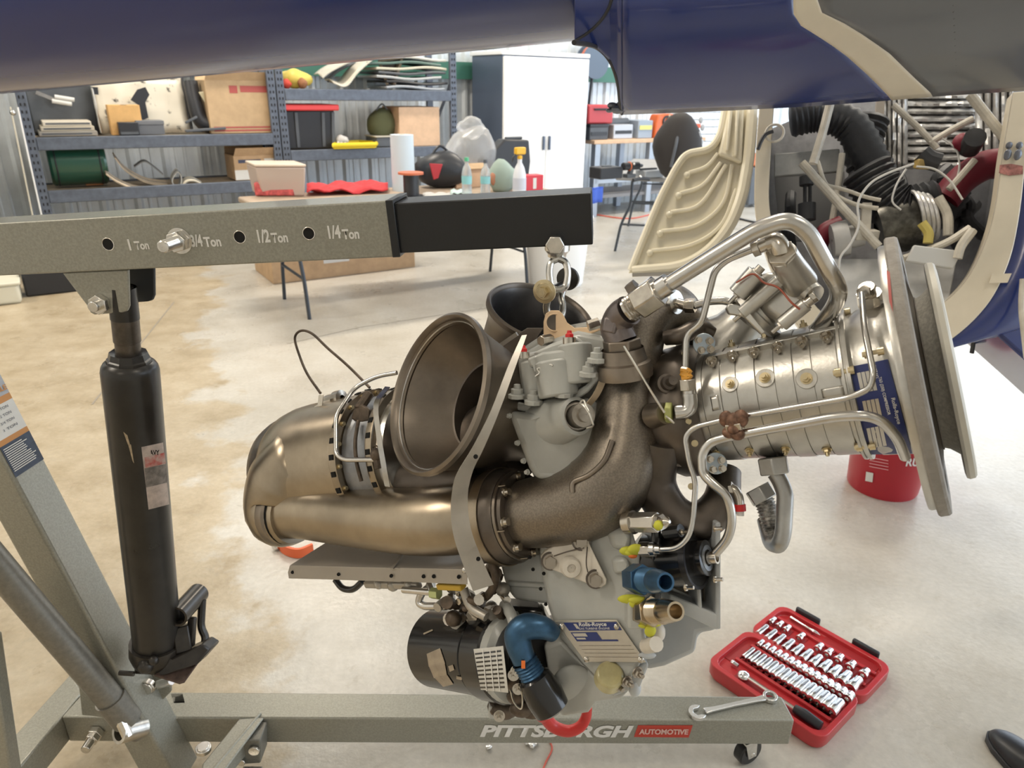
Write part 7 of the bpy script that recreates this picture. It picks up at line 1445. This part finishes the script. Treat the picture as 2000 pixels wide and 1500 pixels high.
ORD = ['first', 'second', 'third', 'fourth', 'fifth', 'sixth', 'seventh', 'eighth', 'ninth', 'tenth', 'eleventh', 'twelfth', 'thirteenth', 'fourteenth', 'fifteenth', 'sixteenth']
def pocket(p, r, L, par):
    b_ = MB(); b_.box(p, (r * 2.7, L * 1.45, .003), (hx, hy, ZU)); obj('pocket', b_, M_caseshade, par, bevel=.001)  # flat plate without a hollow; its colour carries the recess shade
# deep sockets row in the lid; short sockets row in the lid; three rows in the tray
for k in range(11):
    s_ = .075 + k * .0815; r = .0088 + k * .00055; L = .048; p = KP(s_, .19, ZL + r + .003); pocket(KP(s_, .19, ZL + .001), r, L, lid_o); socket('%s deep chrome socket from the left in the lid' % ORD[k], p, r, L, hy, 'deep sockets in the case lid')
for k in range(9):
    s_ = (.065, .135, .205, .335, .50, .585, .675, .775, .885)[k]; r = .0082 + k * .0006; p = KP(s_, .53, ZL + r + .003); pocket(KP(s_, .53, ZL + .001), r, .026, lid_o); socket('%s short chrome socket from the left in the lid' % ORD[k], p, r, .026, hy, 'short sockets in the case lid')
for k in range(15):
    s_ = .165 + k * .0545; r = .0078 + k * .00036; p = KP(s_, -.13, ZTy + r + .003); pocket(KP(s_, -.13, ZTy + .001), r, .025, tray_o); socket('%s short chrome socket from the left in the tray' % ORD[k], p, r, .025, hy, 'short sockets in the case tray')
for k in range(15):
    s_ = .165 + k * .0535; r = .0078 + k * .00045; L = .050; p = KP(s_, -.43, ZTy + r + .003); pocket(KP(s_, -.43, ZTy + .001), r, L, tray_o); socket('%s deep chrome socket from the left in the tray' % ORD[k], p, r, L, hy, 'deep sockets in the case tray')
b = MB(); b.box(KP(.075, -.40, ZTy + .001), (.05, .12, .003), (hx, hy, ZU)); obj('empty_pocket_shade', b, M_caseshade, tray_o, bevel=.001)  # recess shade of the empty pocket, painted as a flat plate
b = MB(); b.bar(KP(.13, .84, ZL + .001), KP(.36, .84, ZL + .001), .028, .003); obj('handle_pocket_shade', b, M_caseshade, lid_o); b = MB(); b.bar(KP(.46, .84, ZL + .001), KP(.92, .84, ZL + .001), .03, .003); obj('handle_pocket_shade', b, M_caseshade, lid_o)
b = MB(); b.lathe(KP(.14, .86, ZL + .009), KP(.36, .84, ZL + .009) - KP(.14, .86, ZL + .009), [(0, .001), (0, .005), (.035, .0035), (.06, .004), (.075, .006), (.085, .004), (.095, .001)], 12); o = obj('driver_bit', b, M_chrome, label='slim chrome extension bar in the lid corner', cat='extension bar')
b = MB(); b.bar(KP(.22, -.82, ZTy + .001), KP(.98, -.84, ZTy + .001), .038, .003); obj('ratchet_pocket_shade', b, M_caseshade, tray_o)
t = thing('ratchet', 'chrome ratchet with black grip in the tray', 'ratchet', KP(.6, -.84, ZTy)); b = MB(); b.tube([KP(.72, -.84, ZTy + .015), KP(.80, -.84, ZTy + .017), KP(.93, -.84, ZTy + .015)], [.011, .014, .012], 12); obj('grip', b, M_plblack, t); b = MB(); b.tube([KP(.32, -.84, ZTy + .013), KP(.72, -.84, ZTy + .013)], .006, 10); b.ball(KP(.28, -.84, ZTy + .012), .017, 14, 8, (1, 1, .6)); obj('ratchet_head', b, M_chrome, t)
t = socket('small universal joint near the empty tray pocket', KP(.16, -.74, ZTy + .01), .0065, .02, hx, 'loose socket set pieces')
# ------------------------------------------------------------------ combination wrench on the crane leg
wa, wb_ = G(1362, 1392, zt + .006), G(1504, 1361, zt + .006); wd_ = (wb_ - wa).normalized(); ws = ZU.cross(wd_)
t = thing('combination_wrench', 'chrome combination wrench lying on the crane leg', 'wrench', wa); WLn = (wb_ - wa).length
b = MB(); R = []
for s_, w_, h_ in ((.10, .016, .006), (.2, .012, .006), (.5, .010, .007), (.8, .012, .006), (.92, .016, .006)):
    c = wa + wd_ * (WLn * s_); R.append([c + ws * w_ * a * .5 + ZU * h_ * e * .5 for a, e in ((-1, -1), (1, -1), (1, 1), (-1, 1))])
b.rings(R); obj('shank', b, M_chrome, t, bevel=.0015)
jaw = []
for a in range(40, 321, 20): th = math.radians(a + 180 - 15); jaw.append(V3((math.cos(th), math.sin(th), 0)) * .019)
jin = [V3((math.cos(math.radians(a + 180 - 15)), math.sin(math.radians(a + 180 - 15)), 0)) * .0105 for a in (305, 240, 180, 120, 55)]
opend = math.radians(180)
def jm(v): 
    th = math.radians(180); return wa + wd_ * v.x * -1 * -1 + ws * v.y
ang0 = math.atan2(0, -1)
pts = []
for a in range(45, 316, 18): th = math.radians(a); pts.append((-.0 + .020 * math.cos(th + math.pi), .020 * math.sin(th + math.pi)))
ins = []
for a in (300, 245, 180, 115, 60): th = math.radians(a); ins.append((.0105 * math.cos(th + math.pi), .0105 * math.sin(th + math.pi)))
b = MB(); poly = [wa + wd_ * (-x * -1) + ws * y - ZU * .004 for x, y in [(-p_[0] * -1, p_[1]) for p_ in pts + ins]]
n_o, n_i = len(pts), len(ins)
fs = []; top = []
allp = [(x, y) for x, y in pts + ins]
# open jaw faces the far end (away from the shank)
allp = [(-x, y) for x, y in allp]; allp = [(-x, y) for x, y in allp]
vv = [wa + wd_ * x * -1 + ws * y for x, y in allp]
quads = []
for i in range(n_o - 1):
    ja = n_o + n_i - 1 - int(round(i / (n_o - 1) * (n_i - 1))); jb = n_o + n_i - 1 - int(round((i + 1) / (n_o - 1) * (n_i - 1)))
    quads.append((i, i + 1, jb, ja) if ja != jb else (i, i + 1, ja))
N_ = len(vv); fs = [tuple(reversed(q)) for q in quads] + [tuple(k + N_ for k in q) for q in quads] + [(i, (i + 1) % N_, (i + 1) % N_ + N_, i + N_) for i in range(N_)]
b = MB(); b.add([v - ZU * .0045 for v in vv] + [v + ZU * .0045 for v in vv], fs); obj('open_jaw', b, M_chrome, t, 35, bevel=.001)
b = MB(); c = wb_; b.lathe(c - ZU * .005, ZU, [(0, .0105), (0, .0165), (.010, .0165), (.010, .0105), (0, .0105)], 24); obj('ring_end', b, M_chrome, t, 35, bevel=.001)
# ------------------------------------------------------------------ red lifting hook below the engine, cords, odd bits on the floor
M_redhook = mat('hook_red', (.55, .03, .025), .35)
b = MB(); b.tube(spline([P(1062, 1396, 1.30), P(1080, 1418, 1.31), P(1108, 1428, 1.31), P(1132, 1420, 1.31), P(1144, 1402, 1.31), P(1147, 1380, 1.30)], 8), [.012, .012, .012, .011, .010, .009], 12); hk2 = thing('red_hook', 'red curved hook hanging under the engine in front of the lettering', 'hook', P(1105, 1425, 1.31)); obj('hook_body', b, M_redhook, hk2); b = MB(); b.ball(P(1060, 1393, 1.30), .016, 10, 7); obj('hook_eye', b, M_redhook, hk2)
cable('loose_string', 'thin red cord trailing on the floor under the crane leg', [(1072, 1446), (1078, 1464), (1066, 1490), (1056, 1515)], .0022, mat('cord_red', (.65, .12, .08), .5), 'cord')
g = G(575, 1075); b = MB(); q = spline([V3((a.x, a.y, .02)) for a in [G(540, 1062), G(556, 1082), G(584, 1090), (G(612, 1080))]], 8); b.ribbon(q, ZU * .035, .01); t = thing('orange_stand', 'orange curved strap end on the floor under the exhaust', 'strap', g); obj('strap_band', b, mat('strap_orange', (.70, .13, .04), .5), t); b = MB(); c = G(540, 1074); b.ball(V3((c.x, c.y, .014)), .014, 12, 8); obj('strap_ball', b, M_zinc, t)
for k, (x, y) in enumerate(((1040, 1458), (1030, 1453), (955, 1462), (1046, 1452))):
    g = G(x, y); b = MB(); lump(b, V3((g.x, g.y, .005)), .006 + .002 * (k == 0), (1.3, 1, .7), 60 + k, 9, 6, .25); obj('foil_scrap', b, M_foil, label=('largest crumpled foil scrap below the leg lettering', 'foil scrap just left of the largest one', 'foil scrap lying alone below the letter P', 'foil scrap behind the largest one')[k], cat='foil scrap', group='foil scraps on the floor')
# ------------------------------------------------------------------ shoe tip at the lower right
g0, g1 = G(1935, 1435), G(2040, 1540); sdv = (g1 - g0); sdv.z = 0; L_ = .30; sdv.normalize(); sw = ZU.cross(sdv)
t = thing('black_shoe', 'black shoe tip at the lower right corner', 'shoe', g0)
R = []; R2 = []
for s_, w_, h_ in ((0, .012, .020), (.015, .030, .034), (.045, .042, .046), (.09, .047, .055), (.14, .046, .066), (.19, .040, .085), (.24, .036, .10), (.28, .034, .10)):
    c = g0 + sdv * s_; R.append([V3((c.x, c.y, 0)) + sw * w_ * math.cos(a) + ZU * (.016 + max(0, math.sin(a)) * (h_ - .016)) for a in [math.pi * k / 12 for k in range(13)]] + [V3((c.x, c.y, .016)) - sw * w_ * .98])
    R2.append([V3((c.x, c.y, z)) + sw * (w_ + .003) * e for e, z in ((-1, .001), (1, .001), (1, .017), (-1, .017))])
b = MB(); b.rings(R); obj('upper', b, mat('shoe_leather', (.012, .013, .016), .38, 0, bump=.15), t, 60, sub=1); b = MB(); b.rings(R2); obj('sole', b, M_plblack, t, 40, bevel=.002)
